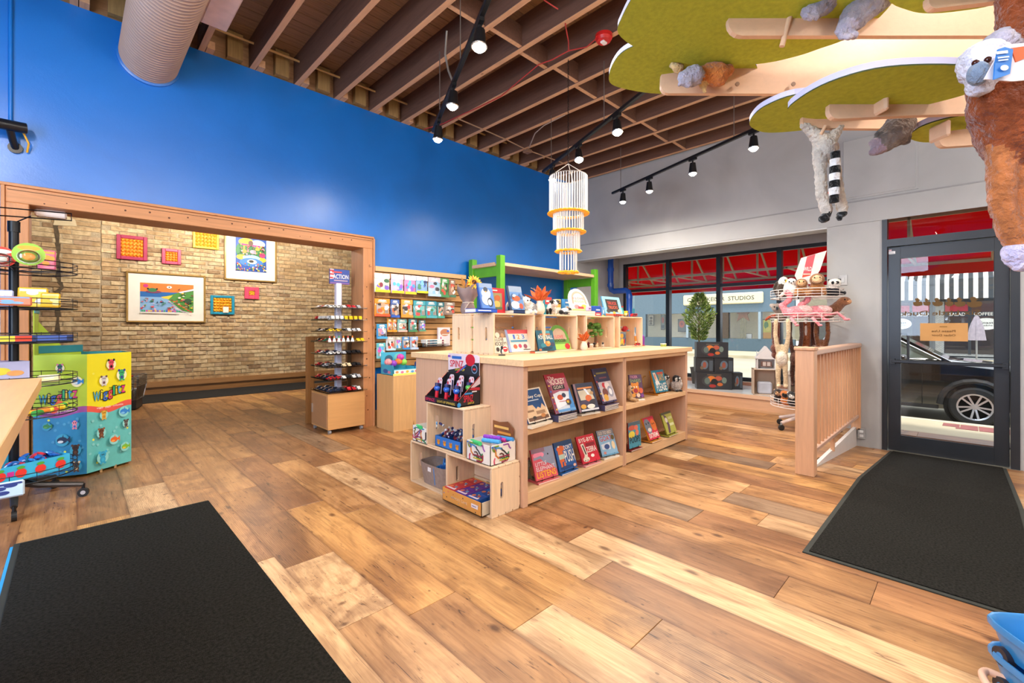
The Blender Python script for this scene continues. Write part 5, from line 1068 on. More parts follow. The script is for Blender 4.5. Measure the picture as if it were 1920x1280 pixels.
for i, (dy, c, nm) in enumerate(((0, 'e2d9cc', 'lower'), (1, 'd4ccc0', 'upper'))):
    W_ = px(2.52, 1113) - px(2.52, 1065); b = thing('board_book', nm + ' white board book lying flat under the arch shaped book', 'book', (px(2.52, 1065), 2.50, ZK + i * .022)); MB().box(0, W_, 0, .15, 0, .003, c).box(0, W_, 0, .15, .018, .021, c).box(0, .003, 0, .15, 0, .021, c).build('binding', b); bx('pages', .003, W_ - .002, .002, .148, .003, .018, M_PAGE, b)
upright('arch_book', 'white arch shaped vegetable book standing on two flat board books', 1073, 1107, 534, 576, 2.53, ZK + .044, [('p', [(.1, .3), (.9, .3)] + [(.5 + .38 * math.cos(k * PI / 10), .52 + .36 * math.sin(k * PI / 10)) for k in range(11)], 'b9a08c'), ('p', [(.18, .3), (.82, .3)] + [(.5 + .3 * math.cos(k * PI / 10), .5 + .28 * math.sin(k * PI / 10)) for k in range(11)], 'ecdfd2'), ('t', 'I LOVE', .2, .5, .6, .1, 'd84a3c'), ('t', 'VEGGIES', .16, .36, .68, .1, '6aa86a'), ('e', .3, .16, .14, .1, 'e88a8a'), ('e', .7, .18, .16, .1, 'e8c84a'), ('r', .35, .08, .3, .1, 'd02c2c'), ('r', 0, 0, 1, .06, '9fcc6a')], 'efe8e2', t=.02, lean=18, arch=True)
pack('card_box', 'small blue card box with a red lower half beside the arch shaped book', (px(2.52, 1115), 2.52, ZK), 0, px(2.52, 1127) - px(2.52, 1115), .04, .095, '1f4fae', [('r', .0, .0, 1, .35, 'c02838'), ('t', 'UNO', .2, .5, .6, .2, 'dfe8f4'), ('r', .2, .1, .6, .12, 'f0dcd4')], cat='card game')
pack('card_box', 'pale blue card box next to the truck book', (px(2.54, 1129), 2.54, ZK), 0, px(2.54, 1139) - px(2.54, 1129), .04, .085, '6fa8dc', [('e', .5, .5, .35, .3, 'dfeaf4'), ('r', 0, 0, 1, .14, 'e8c850')], cat='card game')
pack('card_box', 'small purple card box in front of the arch shaped book', (px(2.505, 1102), 2.50, ZK + .045), 0, .05, .03, .04, 'c8b4d8', [('t', 'GO', .2, .3, .6, .4, '6a3a8a')], cat='card game')
upright('picture_book', 'light blue truck book with a dark square sign at the window end', 1136, 1169, 549, 585, 2.52, ZK + .004, [('r', 0, 0, 1, 1, '8fc4d8'), ('r', .16, .2, .68, .66, '3a342f'), ('t', 'TRUCK', .24, .58, .52, .16, 'd84a3c'), ('t', 'TRUCKS', .24, .36, .52, .16, 'e06a4a'), ('e', .2, .24, .1, .1, '4a4a4c'), ('e', .5, .16, .08, .07, 'd8b84a'), ('r', 0, 0, 1, .1, 'd8603c'), ('e', .82, .25, .1, .1, 'e0c0a0')], '5aa8cc', lean=16)
def toy_car(name, label, loc, rz, c, L=.07, W=.032, H=.03, roof=None, group=None, cat='toy car', truck=False, glassc='1a2024'):
    o = thing(name, label, cat, loc, rz, group); m = mat(c, .22, var=.04, coat=.6)
    r_ = H * .24; b = MB(); pr = [(-L / 2, r_ * .7), (L / 2, r_ * .7), (L / 2, H * .5), (L * .22, H * .58), (L * .08, H), (-L * .34, H), (-L / 2, H * .6)] if not truck else [(-L / 2, r_ * .7), (L / 2, r_ * .7), (L / 2, H * .55), (L * .36, H), (-L / 2, H)]
    b.prism(pr, -W / 2, W / 2, m, Rx(PI / 2)); b.build('body', o)
    g = MB(); g.box(-L * .3, L * .06, -W / 2 - .0006, W / 2 + .0006, H * .62, H * .9, glassc).box(L * .1, L * .2, -W * .4, W * .4, H * .6, H * .85, glassc) if not truck else g.box(-L * .4, L * .3, -W / 2 - .0006, W / 2 + .0006, H * .55, H * .82, glassc); g.build('windows', o)
    wh = MB()
    w0 = None
    for sx in (-.3, .3):
        for sy in (-1, 1):
            q = MB().cyl((0, -.003, 0), (0, .003, 0), r_, mat('111111', .6), n=10).cyl((0, -.0034, 0), (0, .0034, 0), r_ * .5, mat('b8b8b8', .3, metal=.7), n=8) if w0 is None else None
            if w0 is None: w0 = q.build('wheel', o); ob = w0
            else: ob = link('wheel', w0.data, o)
            ob.location = (sx * L, sy * W * .47, r_)
    return o
toy_car('toy_digger', 'yellow toy digger on top of the window end crate', (px(2.52, 1176), 2.53, ZK), .3, 'e6a51c', .06, .035, .06, cat='toy vehicle'); toy_car('toy_truck', 'red toy fire truck at the right edge of the crate tops', (px(2.51, 1190), 2.52, ZK), 2.9, 'c01c24', .075, .03, .035, truck=True, cat='toy vehicle')
toy_car('toy_train', 'low red toy train in front of the truck book', (px(2.51, 1158), 2.51, ZK), 0, 'c8402c', .12, .02, .022, truck=True, cat='toy vehicle')
o = thing('potion_bottle', 'small teal bottle with a red cap behind the yellow digger', 'bottle', (px(2.58, 1170), 2.60, ZK)); MB().lathe([(.012, 0), (.018, .01), (.018, .06), (.008, .08), (.008, .1)], mat('4fa8a0', .3), 14).build('bottle', o, smooth=40); MB().cyl((0, 0, .1), (0, 0, .115), .011, mat('c83c34', .4), n=12).build('cap', o)
# -- inside the crates
ZI = IZ + .0125
upright('picture_book', 'white hockey book with black lettering leaning in the first counter crate', 928, 954, 621, 663, 2.50, ZI, [('r', 0, 0, 1, 1, 'e4d8c4'), ('r', 0, .68, 1, .32, '8a6a52'), ('e', .4, .8, .16, .12, 'e8dcc8'), ('e', .75, .78, .12, .1, 'b88a60'), ('t', 'I LOVE', .16, .52, .62, .14, '1a1614'), ('t', 'HOCKEY!!', .04, .32, .9, .17, '1a1614'), ('e', .76, .16, .2, .12, 'd82430'), ('t', 'BOARD', .64, .16, .24, .05, 'f4e8e0'), ('e', .24, .16, .12, .1, '3a2a20')], 'd8ccb8', lean=16)
upright('picture_book', 'red and white counting book with blue numbers in the first counter crate', 955, 999, 619, 660, 2.515, ZI, [('r', 0, 0, 1, 1, 'e0d8cf'), ('r', 0, .82, 1, .18, 'd0505a'), ('t', '1', .3, .58, .08, .2, '3a6ac8'), ('t', '2', .46, .58, .12, .2, 'e08a2c'), ('t', '3', .66, .58, .12, .2, '3a78c8'), ('r', .16, .44, .7, .09, '4a90b0'), ('e', .3, .24, .08, .1, 'c05a3c'), ('e', .5, .26, .07, .09, 'c03a5a'), ('e', .72, .24, .08, .1, '8a4a5a'), ('r', .6, .08, .3, .03, '2a2a2a'), ('r', 0, 0, .1, 1, '8a9ac8')], 'c85058', lean=20)
figurine('little penguin figure on a black base in front of the hockey book', (px(2.44, 941), 2.44, IZ), [('e', (0, 0, .035), (.013, .012, .026), fur('2a2a2c')), ('e', (0, -.005, .032), (.01, .011, .02), WHT), ('e', (0, 0, .062), (.011, .011, .011), fur('2a2a2c'))], .004, base=.026)
upright('picture_book', 'teal football book standing in the second counter crate', 1011, 1043, 620, 658, 2.475, ZI, [('r', 0, 0, 1, 1, '1f5a70'), ('r', .3, .86, .5, .12, '4a9ab0'), ('t', 'FOOTBALL', .1, .56, .82, .2, 'e8e8e0'), ('r', .2, .78, .6, .05, 'd8703c'), ('e', .56, .34, .17, .13, 'd87a34'), ('e', .62, .4, .08, .07, 'e8a868'), ('e', .3, .25, .16, .12, '2f7a88'), ('e', .84, .3, .12, .1, '3a3f58'), ('r', .0, .0, .14, .1, 'd8703c'), ('e', .5, .12, .3, .07, '16384a')], '17485c', lean=15)
bl = thing('hardback_book', 'dark teal book lying flat in front of the second counter crate', 'book', (px(2.45, 1001), 2.44, IZ)); W_ = px(2.45, 1025) - px(2.45, 1001); MB().box(0, W_, 0, .05, 0, .003, '1f4a50').box(0, W_, 0, .05, .014, .017, '1f4a50').box(0, .004, 0, .05, 0, .017, 'd8603c').build('binding', bl); bx('pages', .003, W_ - .002, .001, .048, .003, .014, M_PAGE, bl)
upright('arch_book', 'green arch shaped soccer book behind the teal football book', 1036, 1071, 609, 655, 2.52, ZI, [('p', [(.0, .4), (1, .4)] + [(.5 + .46 * math.cos(k * PI / 10), .58 + .4 * math.sin(k * PI / 10)) for k in range(11)], '5f9a3c'), ('p', [(.12, .4), (.88, .4)] + [(.5 + .34 * math.cos(k * PI / 10), .54 + .32 * math.sin(k * PI / 10)) for k in range(11)], 'b9a08a'), ('t', 'I LOVE', .2, .46, .5, .12, 'd03c5a'), ('t', 'SOCCER', .2, .3, .6, .12, '2a2a2a'), ('r', 0, 0, 1, .22, '9ac85a'), ('e', .82, .12, .14, .12, 'd02030')], '6aa048', t=.02, lean=16, arch=True)
leaf_vase('small cream vase of rust leaves in front of the third counter crate', (px(2.45, 1095), 2.45, IZ), .72, 15, 8)
tt = thing('toy_tree', 'toy tree with green leafy top inside the third counter crate', 'toy tree', (px(2.58, 1120), 2.6, ZI)); MB().lathe([(.03, 0), (.016, .03), (.014, .1), (.022, .14)], mat('6a4a30', .8, var=.2), 12).build('trunk', tt, smooth=50)
fo = MB()
for k in range(26): fo.ell((R.uniform(-.075, .06), R.uniform(-.04, .04), R.uniform(.12, .23)), (R.uniform(.02, .032),) * 2 + (.018,), mat(R.choice(('3f6a2c', '4f7f34', '5f8f3c')), .8, var=.2, vs=60), 8, 5)
fo.build('foliage', tt)
MINI = [('e', (0, 0, .03), (.014, .022, .013), WHT), ('e', (0, -.026, .042), (.011, .014, .011), BLK)] + [('l', [(x, y, .022), (x, y, .004)], [.005, .004], WHT) for x in (-.008, .008) for y in (-.012, .014)]
figurine('tiny cow figure standing left of the toy tree', (px(2.5, 1109), 2.5, ZI), MINI, .004, rz=.4)
figurine('tiny black and white cow figure right of the toy tree', (px(2.49, 1130), 2.49, ZI), MINI, .004, rz=-.9)
figurine('tiny rooster figure with a red comb below the toy tree', (px(2.47, 1119), 2.47, ZI), [('e', (0, 0, .02), (.012, .015, .016), fur('d8c09a')), ('e', (0, -.008, .042), (.008, .008, .012), fur('d8c09a')), ('e', (0, -.006, .056), (.003, .008, .006), fur('c02020'))], .0035)
figurine('tiny dark red barn figure beside the small leaf vase', (px(2.53, 1103.5), 2.53, ZI), [('e', (0, 0, .03), (.014, .014, .03), fur('6a1c20'))], .004)
plush('plush_car', 'red and blue soft toy car on the boxes in the window end crate', (px(2.58, 1175), 2.6, ZI + .15), [('e', (0, 0, .02), (.06, .03, .022), fur('c02430')), ('e', (.0, 0, .04), (.034, .026, .02), fur('c02430')), ('e', (.02, -.02, .012), (.035, .016, .012), fur('3a8ab0'))], vox=.007, cat='soft toy')
pack('toy_set', 'colourful boxed figure set in the window end crate', (px(2.55, 1164), 2.56, ZI), 0, .12, .06, .146, '6a7a86', [('e', .3, .72, .24, .16, 'e89a2c'), ('e', .35, .35, .22, .18, 'e8b83c'), ('e', .15, .2, .12, .14, 'c8b83c'), ('e', .7, .7, .16, .16, '4a5a70'), ('e', .65, .3, .12, .22, 'b82c34'), ('e', .85, .4, .1, .2, '3a4a6a'), ('e', .5, .14, .14, .1, 'c8a84a')], cat='toy set')
o = thing('toy_crayon', 'orange crayon shaped toy leaning at the right of the window end crate', 'toy', (px(2.52, 1194), 2.53, ZI)); MB().cyl((0, 0, 0), (.0, .01, .1), .011, mat('e08a1c', .4), n=12).cyl((0, .01, .1), (0, .0135, .135), .011, mat('b8c8d8', .4), r1=.003, n=12).build('stick', o, smooth=40); MB().cyl((0, .003, .03), (0, .004, .04), .0116, mat('f0e0c0', .5), n=12).build('band', o)
toy_car('toy_car', 'red toy car at the front edge of the window end crate', (px(2.47, 1195), 2.47, ZI), 2.6, 'c0202c', .06, .03, .03)
o = thing('shape_sorter', 'purple domed toy tub beside the window end crate', 'toy', (px(2.52, 1210), 2.56, IZ)); MB().lathe([(.025, 0), (.028, .01), (.028, .09), (.022, .11), (.01, .122), (0, .124)], mat('7a2c9a', .4), 18).build('tub', o, smooth=50); MB().cyl((0, 0, 0), (0, 0, .012), .0285, mat('c05a4a', .5), n=18).build('base', o)
o = thing('putty_tin', 'small green lidded tin on the counter by the window', 'tin', (4.56, 2.32, IZ)); MB().cyl((0, 0, 0), (0, 0, .024), .03, mat('8a9a3c', .5), n=20).build('tin', o, smooth=40); MB().cyl((0, 0, .024), (0, 0, .032), .031, mat('e0dcc8', .5), n=20).build('lid', o, smooth=40)
hm = thing('tall_hamper', 'pale sack with a yellow rim standing behind the island end', 'hamper', (4.80, 2.45, 0)); MB().lathe([(.13, 0), (.15, .3), (.17, .7), (.175, .86)], mat('d8c4a0', .9, var=.1), 20).build('sack', hm, smooth=50); MB().lathe([(.178, .86), (.182, .88), (.178, .91), (.165, .9)], mat('e0a81c', .6), 20).build('rim', hm, smooth=50)
# penguins and small plush on the shelves
def penguin(label, loc, rz, s=1.0):
    gr, bk, wt = fur('a79c94'), fur('171618'), fur('eeeae4')
    def beak(o): MB().cyl((0, -.04 * s, .127 * s), (0, -.062 * s, .122 * s), .009 * s, mat('141414', .5), r1=.001, n=8).build('beak', o); MB().box(.04 * s, .044 * s, -.03 * s, .0, .07 * s, .12 * s, 'e6dcd4').build('swing_tag', o)
    return plush('plush_penguin', label, loc, [('e', (0, 0, .06 * s), (.056 * s, .05 * s, .06 * s), gr), ('e', (0, 0, .128 * s), (.042 * s, .04 * s, .038 * s), bk), ('e', (.017 * s, -.027 * s, .128 * s), (.019 * s, .016 * s, .02 * s), wt), ('e', (-.017 * s, -.027 * s, .128 * s), (.019 * s, .016 * s, .02 * s), wt), ('e', (.055 * s, -.005 * s, .065 * s), (.014 * s, .022 * s, .036 * s), gr), ('e', (-.055 * s, -.005 * s, .065 * s), (.014 * s, .022 * s, .036 * s), gr), ('e', (.022 * s, -.045 * s, .01 * s), (.018 * s, .022 * s, .01 * s), bk), ('e', (-.022 * s, -.045 * s, .01 * s), (.018 * s, .022 * s, .01 * s), bk)], [((.017 * s, -.044 * s, .131 * s), .006 * s), ((-.017 * s, -.044 * s, .131 * s), .006 * s)], .007 * s, rz, group='grey plush penguins', extra=beak)
penguin('grey plush penguin at the right end of the upper shelf', (4.475, 2.135, Z1), -.5, 1.0)
penguin('grey plush penguin half hidden behind the teal yellow spined book', (4.42, 2.24, Z1), -.2, 1.08)
gi = fur('d8b06a')
for i, (u, lb, h) in enumerate(((1204, 'left giraffe figure of the pair behind the purple tiger book', 1.0), (1211, 'right giraffe figure of the pair behind the purple tiger book', 1.08))):
    p = onZ(u, 738, Z1); figurine(lb, (p.x, p.y + .06, Z1), [('e', (0, 0, .07 * h), (.013, .025, .015), gi), ('l', [(0, -.018, .075 * h), (0, -.03, .15 * h)], [.009, .006], gi), ('e', (0, -.04, .158 * h), (.008, .016, .008), gi)] + [('l', [(x, y, .06 * h), (x, y, .003)], [.006, .005], gi) for x in (-.008, .008) for y in (-.016, .018)], .004, name='giraffe_figure', group='giraffe figures', rz=.6)
p = onZ(1180, 753, Z1); plush('plush_bear', 'tan plush sitting beside the divider next to the purple tiger book', (p.x + .028, p.y + .02, Z1), [('e', (0, 0, .05), (.03, .03, .045), TAN), ('e', (0, -.008, .115), (.026, .026, .028), fur('e2c4a0')), ('l', [(.018, -.02, .02), (.03, -.07, .014)], [.014, .012], TAN), ('l', [(-.012, -.02, .02), (-.008, -.07, .014)], [.014, .012], TAN)], [((.01, -.033, .12), .006), ((-.01, -.033, .12), .006)], .007)
p = onZ(996, 905, Z0); plush('plush_mouse', 'grey-green plush creature tucked at the left of the pink elephant book', (p.x + .012, p.y + .06, Z0), [('e', (0, 0, .05), (.032, .03, .05), fur('6a6650')), ('e', (.005, -.01, .115), (.03, .028, .03), fur('77705c')), ('e', (-.025, 0, .145), (.014, .008, .02), fur('77705c')), ('e', (.03, 0, .14), (.014, .008, .02), fur('a0585a')), ('l', [(.01, -.03, .03), (.02, -.07, .015)], [.013, .011], fur('6a6650'))], vox=.007)
# ---- displays stepped up the island end
M_BLKC = mat('1d1b20', .4, var=.05)
sp = thing('spinner_display', 'black and red counter display of light up spinner toys on the crates', 'display box', (1.85, 2.80, .634), -PI / 2)      # local x towards -Y, y towards +X
W_, D_, = .385, .2
MB().box(0, W_, 0, D_, 0, .006, M_BLKC).box(0, W_, 0, .004, 0, .042, M_BLKC).box(0, W_, D_ - .004, D_, 0, .2, M_BLKC).build('tray', sp)
for x in (0, W_ - .004): MB().prism([(0, 0), (D_, 0), (D_, .2), (.006, .042), (0, .042)], 0, .004, M_BLKC, plane((x, 0, 0), (0, 1, 0), (0, 0, 1)), side='d8402c').build('side_panel', sp)
MB().prism([(.02, .2), (W_, .2), (W_, .335), (W_ - .03, .345), (.02, .345)], 0, .004, mat('d9c8d0', .5), plane((0, D_ - .002, 0), (1, 0, 0), (0, 0, 1))).build('header', sp)
MB().art(W_, .145, [('p', [(.06, 0), (1, 0), (1, .62), (.7, .58), (.45, .3), (.06, .12)], '22242c'), ('e', .74, .72, .14, .3, 'c01c30'), ('t', 'MIGHTY', .18, .68, .3, .24, '2a62b0'), ('t', 'SPINZ', .12, .3, .42, .36, 'c8283c'), ('t', 'LIGHT-UP', .28, .14, .3, .12, 'd8c23c'), ('p', [(.3, .02), (.36, .02), (.62, .42), (.58, .44)], 'c0283a'), ('p', [(.4, .1), (.5, .2), (.64, .42), (.6, .44)], '2a62c0'), ('e', .87, .3, .085, .22, '7a9ac0'), ('e', .87, .3, .07, .18, '20242e'), ('t', '3+', .83, .22, .08, .14, 'd84040'), ('r', .06, .8, .08, .1, '8a4a9a')], plane((0, D_ - .0065, .2), (1, 0, 0), (0, 0, 1))).build('header_print', sp)
MB().art(D_, .2, [('p', [(.58, .62), (1, .98), (1, .72), (.7, .6)], 'cdbcc0'), ('p', [(.5, .56), (.64, .62), (.98, .6), (.98, .5), (.7, .52)], 'b82838'), ('t', 'MIGHTY', .3, .38, .34, .1, '3a86c0'), ('t', 'SPINZ', .26, .14, .42, .24, 'd02c44'), ('t', 'LIGHT-UP', .44, .06, .28, .07, 'd8c23c'), ('t', 'ALL NEW', .62, .44, .22, .07, 'd8d4d8'), ('e', .06, .08, .08, .08, '2f8ac8')], plane((W_ + .0005, 0, 0), (0, 1, 0), (0, 0, 1))).build('side_print', sp)
MB().art(W_, .042, [('r', 0, .1, .36, .7, '35163c'), ('t', 'SPINZ', .02, .25, .3, .5, 'c82c44'), ('t', 'LIGHT-UP SPINNERS', .4, .26, .54, .4, 'c9ad4c')], plane((0, -.0005, 0), (1, 0, 0), (0, 0, 1))).build('front_print', sp)
for r_ in range(2):
    for k in range(3):
        x, y = .045 + k * .115 + r_ * .03, .035 + r_ * .085; loc = sp.matrix_basis @ Vector((x, y, .007)); loc = Vector((1.85 + y, 2.80 - x, .634 + .007 + r_ * .02))
        nm = ('left', 'middle', 'right')[k] + (' front' if r_ == 0 else ' rear')
        t = thing('spinner_toy', nm + ' carded spinner toy in the black and red display', 'spinner toy', loc, -PI / 2, 'spinner toys in the counter display')
        g = (r_ == 1 and k == 2); M = Rx(math.radians(-10))
        MB().prism([(0, .05), (.055, .05), (.055, .15), (.045, .165), (.01, .165), (0, .15)], 0, .0015, mat('d9c2cc', .5), plane((0, .03, 0), (1, 0, 0), (0, .12, 1))).build('card', t)
        MB().art(.055, .165, [('r', .05, .3, .9, .45, '242a4c'), ('e', .22, .82, .17, .08, 'b82838'), ('e', .75, .9, .1, .05, 'c85a4a')], plane((0, .0285, 0), (1, 0, 0), (0, .12, 1))).build('card_print', t)
        MB().cyl((.03, .01, .0), (.03, .018, .07), .013, mat('cf1f34' if not g else '2a62c0', .3), n=14).build('handle', t, smooth=40)
        MB().ell((.03, .018, .09), (.026, .022, .022), mat('2458b8' if not g else '58a848', .15, coat=.8), 16, 10).build('ball', t, smooth=60)
        MB().cyl((.03, .02, .108), (.03, .022, .128), .018, mat('2a2a58', .4), n=14).build('cap', t, smooth=40)
def squiggle_box(label, loc, rz, w, d, h, n, header=True):
    o = thing('stretchy_tube_box', label, 'display box', loc, rz); m = mat('e6e0da', .5, var=.04); T = .004
    MB().box(0, w, 0, d, 0, T, m).box(0, w, 0, T, 0, h, m).box(0, w, d - T, d, 0, h, m).box(0, T, 0, d, 0, h, m).box(w - T, w, 0, d, 0, h, m).build('carton', o)
    pr = MB()
    for (W2, M) in ((w, plane((0, -.0004, 0), (1, 0, 0), (0, 0, 1))), (d, plane((w + .0004, 0, 0), (0, 1, 0), (0, 0, 1)))):
        rr = random.Random(int(w * 1000))
        for i, c in enumerate(('5a3a2c', '2f5ab0', '9a2c3c', '2c7a4a', '8a4a9a', 'c87a2c', '2a2a34', '3a8ac0', 'b83a5a', '6a8a2c')):
            x0, y0 = rr.uniform(.06, .9) * W2, rr.uniform(.1, .85) * h; pts = []; a = rr.uniform(0, 6)
            for s in range(7): pts.append((min(max(x0, .01), W2 - .01), min(max(y0, .01), h - .01), .001)); x0 += .017 * math.cos(a); y0 += .017 * math.sin(a); a += rr.uniform(-.9, .9)
            pr.tube(pts, .0052, c, 5, M=M)
        pr.art(W2, h, [('t', 'STRETCHY', .3, .3, .42, .12, '8a2c4a'), ('t', 'STRING', .32, .14, .38, .12, 'b8a82c')], M, z=.006)
    pr.build('print', o)
    if header:
        MB().prism([(.02, h), (w - .02, h), (w - .02, h + .07), (w * .7, h + .11), (w * .35, h + .095), (.02, h + .1)], 0, .004, mat('7f4c2c', .5), plane((0, d - .002, 0), (1, 0, 0), (0, 0, 1))).art(w, .1, [('t', 'STRETCHY', .16, .5, .6, .28, 'e0b060'), ('t', 'STRINGZ', .3, .16, .55, .26, 'd8903c'), ('r', .08, -.7, .84, .7, 'd8d4dc'), ('e', .35, -.3, .18, .3, '3a78c0'), ('e', .75, -.35, .12, .2, '8a5a9a')], plane((0, d - .008, h), (1, 0, 0), (0, 0, 1))).build('header', o)
    for i in range(n):
        c = ('2faf6a', '4aa0d8', '8a3ab8', 'd83a9a', '3f8fd0', '2a9a8a', '6ab84a')[i % 7]; y = .03 + (d - .06) * (i / max(1, n - 1)); ln = w * (.62 if i else .7)
        MBt = MB(); a = (-.35, .15, .1, .25, .05, .3, -.2)[i % 7]; x0 = (.015, .08, .05, .04, .09, .03, .05)[i % 7]; z0 = h - .012 + .012 * (i % 3)
        t = thing('stretchy_tube', ('green', 'sky blue', 'purple', 'pink', 'light blue', 'teal', 'lime')[i % 7] + ' stretchy tube toy in the ' + label.split(' ', 1)[0] + ' squiggle printed box', 'toy', Vector(loc) + Rz(rz) @ Vector((x0, y, z0)), rz + a, 'stretchy tube toys')
        q = MB()
        for s in range(10): q.lathe([(.0125, s * ln / 10), (.015, (s + .5) * ln / 10), (.0125, (s + 1) * ln / 10)], mat(c, .4, var=.04), 10, M=Ry(PI / 2 - (.12 if i == 0 else .05)))
        q.build('tube', t, smooth=60)
    return o
squiggle_box('nearer squiggle printed box of stretchy tubes on the corner crate', (1.85, 2.315, .3135), -PI / 2, .235, .22, .125, 5)
squiggle_box('farther squiggle printed box of stretchy tubes on the bin crate', (1.86, 2.985, .3135), -PI / 2, .19, .2, .115, 2, False)
# treat box in the raised crate
ZT = .314 + .0125
tb_ = thing('treat_box', 'blue open treat box with orange paw prints in the raised crate', 'display box', (1.862, 2.69, ZT), -PI / 2); m = mat('2a6fc0', .45); w, d, h = .30, .2, .075
MB().box(0, w, 0, d, 0, .004, m).box(0, w, 0, .004, 0, h, m).box(0, w, d - .004, d, 0, h, m).box(0, .004, 0, d, 0, h, m).box(w - .004, w, 0, d, 0, h, m).build('carton', tb_)
for x in (.14, .38, .62, .86): MB().art(w, h, [('p', [(x + .055 * math.cos(k * PI / 6) , .42 + .2 * math.sin(k * PI / 6)) for k in range(12)], 'd8902c'), ('e', x - .035, .6, .022, .12, 'd8902c'), ('e', x + .035, .6, .022, .12, 'd8902c')], plane((0, -.0005, 0), (1, 0, 0), (0, 0, 1)), step=0).build('paw_print', tb_)
sw_ = MB()
for k in range(46):
    x, y, z = R.uniform(.02, w - .03), R.uniform(.02, d - .03), h + R.uniform(-.02, .01) + .08 * (1 if R.random() < .3 else 0) * R.random(); M = Tr(x, y, z) @ Euler((R.uniform(-1, 1), R.uniform(-1, 1), R.uniform(0, 3))).to_matrix().to_4x4()
    c = mat(R.choice(('2c2f5a', '4a2c5c', '23407a', '7a2c3c', '8a5a34', '3a3a6a')), .2, coat=.5); sw_.ell((0, 0, 0), (.018, .011, .009), c, 8, 5, M); sw_.cyl((.016, 0, 0), (.028, 0, 0), .004, mat('c0c4d0', .15, spec=.8), r1=.011, n=6, M=M)
o = sw_.build('wrapped_sweets'); o.location = (1.862, 2.69, ZT); o.rotation_euler = (0, 0, -PI / 2); tag(o, 'heap of shiny dark wrapped sweets in the blue paw print box', 'sweets', kind='stuff')
# grey felt bin
bn = thing('fabric_bin', 'grey-brown felt bin with a white label in the bottom left crate', 'bin', (1.86, 2.76, .0125), 0); vs_ = []; n = 28
for (sc, z) in ((.82, 0), (1.0, .155), (.95, .155), (.79, .006)):
    for j in range(n):
        a = 2 * PI * j / n; ca, sa = math.cos(a), math.sin(a); k = 1 / (abs(ca) ** 4 + abs(sa) ** 4) ** .25
        vs_.append((.105 + .098 * sc * k * ca, .185 * sc * k * sa, z))
MB().add(vs_, [(i * n + j, i * n + (j + 1) % n, (i + 1) * n + (j + 1) % n, (i + 1) * n + j) for i in range(3) for j in range(n)] + [tuple(range(n - 1, -1, -1)), tuple(range(3 * n, 4 * n))], mat('94827a', .95, var=.12, vs=40, bump=.3, bs=200)).build('bin', bn, smooth=50)
MB().box(.0085, .0095, -.005, .035, .105, .135, 'e8e4e6').build('label', bn)
for k in range(5):
    o = thing('snack_packet', ('lowest', 'left', 'topmost', 'right hand', 'tilted')[k] + ' blue snack packet standing in the grey felt bin', 'packet', (1.925 + .02 * k, 2.75 - .035 * (k % 3) - .02, .03 + .012 * k), R.uniform(-.5, .5), 'blue packets in the felt bin'); MB().box(-.045, .045, -.006, .006, 0, .13, mat(('2f80c8', '2a66b8', '3a94d8', '2f74c0', '2a80d0')[k], .25, coat=.5), Rx(R.uniform(-.3, .3)) @ Ry(R.uniform(-.3, .3)), bev=.004).build('pouch', o)
# orange tray of little game boxes
tr = thing('game_tray', 'orange cardboard tray with dots and faded lettering in the corner crate', 'display box', (1.775, 2.505, .0125 - .011), -PI / 2); m = mat('d99a4c', .6, var=.05); w, d, h = .405, .27, .085
MB().box(0, w, 0, d, 0, .004, m).box(0, w, 0, .004, 0, h, m).box(0, w, d - .004, d, 0, h, m).box(0, .004, 0, d, 0, h, m).box(w - .004, w, 0, d, 0, h, mat('c8bca8', .6)).build('tray', tr)
tr.location = (1.79, 2.50, .0125)
MB().art(w, h, [('t', 'MEMORY GAME', .24, .4, .42, .2, 'eac49a'), ('r', .76, .42, .16, .3, 'e6dde0'), ('r', .78, .52, .1, .08, '8a88a8')] , plane((0, -.0005, 0), (1, 0, 0), (0, 0, 1))).build('tray_print', tr)
for x, y, c in ((.05, .6, '6a7ac0'), (.12, .35, '3a2a3a'), (.16, .8, 'd8586a'), (.3, .75, 'b86a3a'), (.55, .78, '3a3040'), (.62, .2, 'e0806a'), (.44, .25, 'a89a8a'), (.86, .15, '3a3040'), (.92, .7, '8a90b0')): MB().art(w, h, [('e', x, y, .013, .05, c)], plane((0, -.0005, 0), (1, 0, 0), (0, 0, 1))).build('dot', tr)
cols = [('c0383c', 'red'), ('5a2c86', 'purple'), ('1f4f9a', 'blue')]
for i, (c, nm) in enumerate(cols):
    for j in range(3):
        M = Vector((1.79 + .01 + j * .083, 2.50 - .01 - i * .118, .0125 + .012))
        pack('game_box', ('front ', 'middle ', 'back ')[j] + nm + ' game box lying in the orange tray', M, -PI / 2, .112, .078, .076, c, top=[('e', .25, .5, .12, .2, 'e07a4a'), ('e', .62, .6, .1, .16, '5a9ac8' if i != 2 else 'd8603c'), ('r', .1, .05, .8, .2, 'd8c8d8' if j == 0 else c), ('e', .8, .3, .05, .1, 'f0e0d0'), ('e', .45, .78, .04, .08, 'e8d060')], cat='game', group='little game boxes in the orange tray')
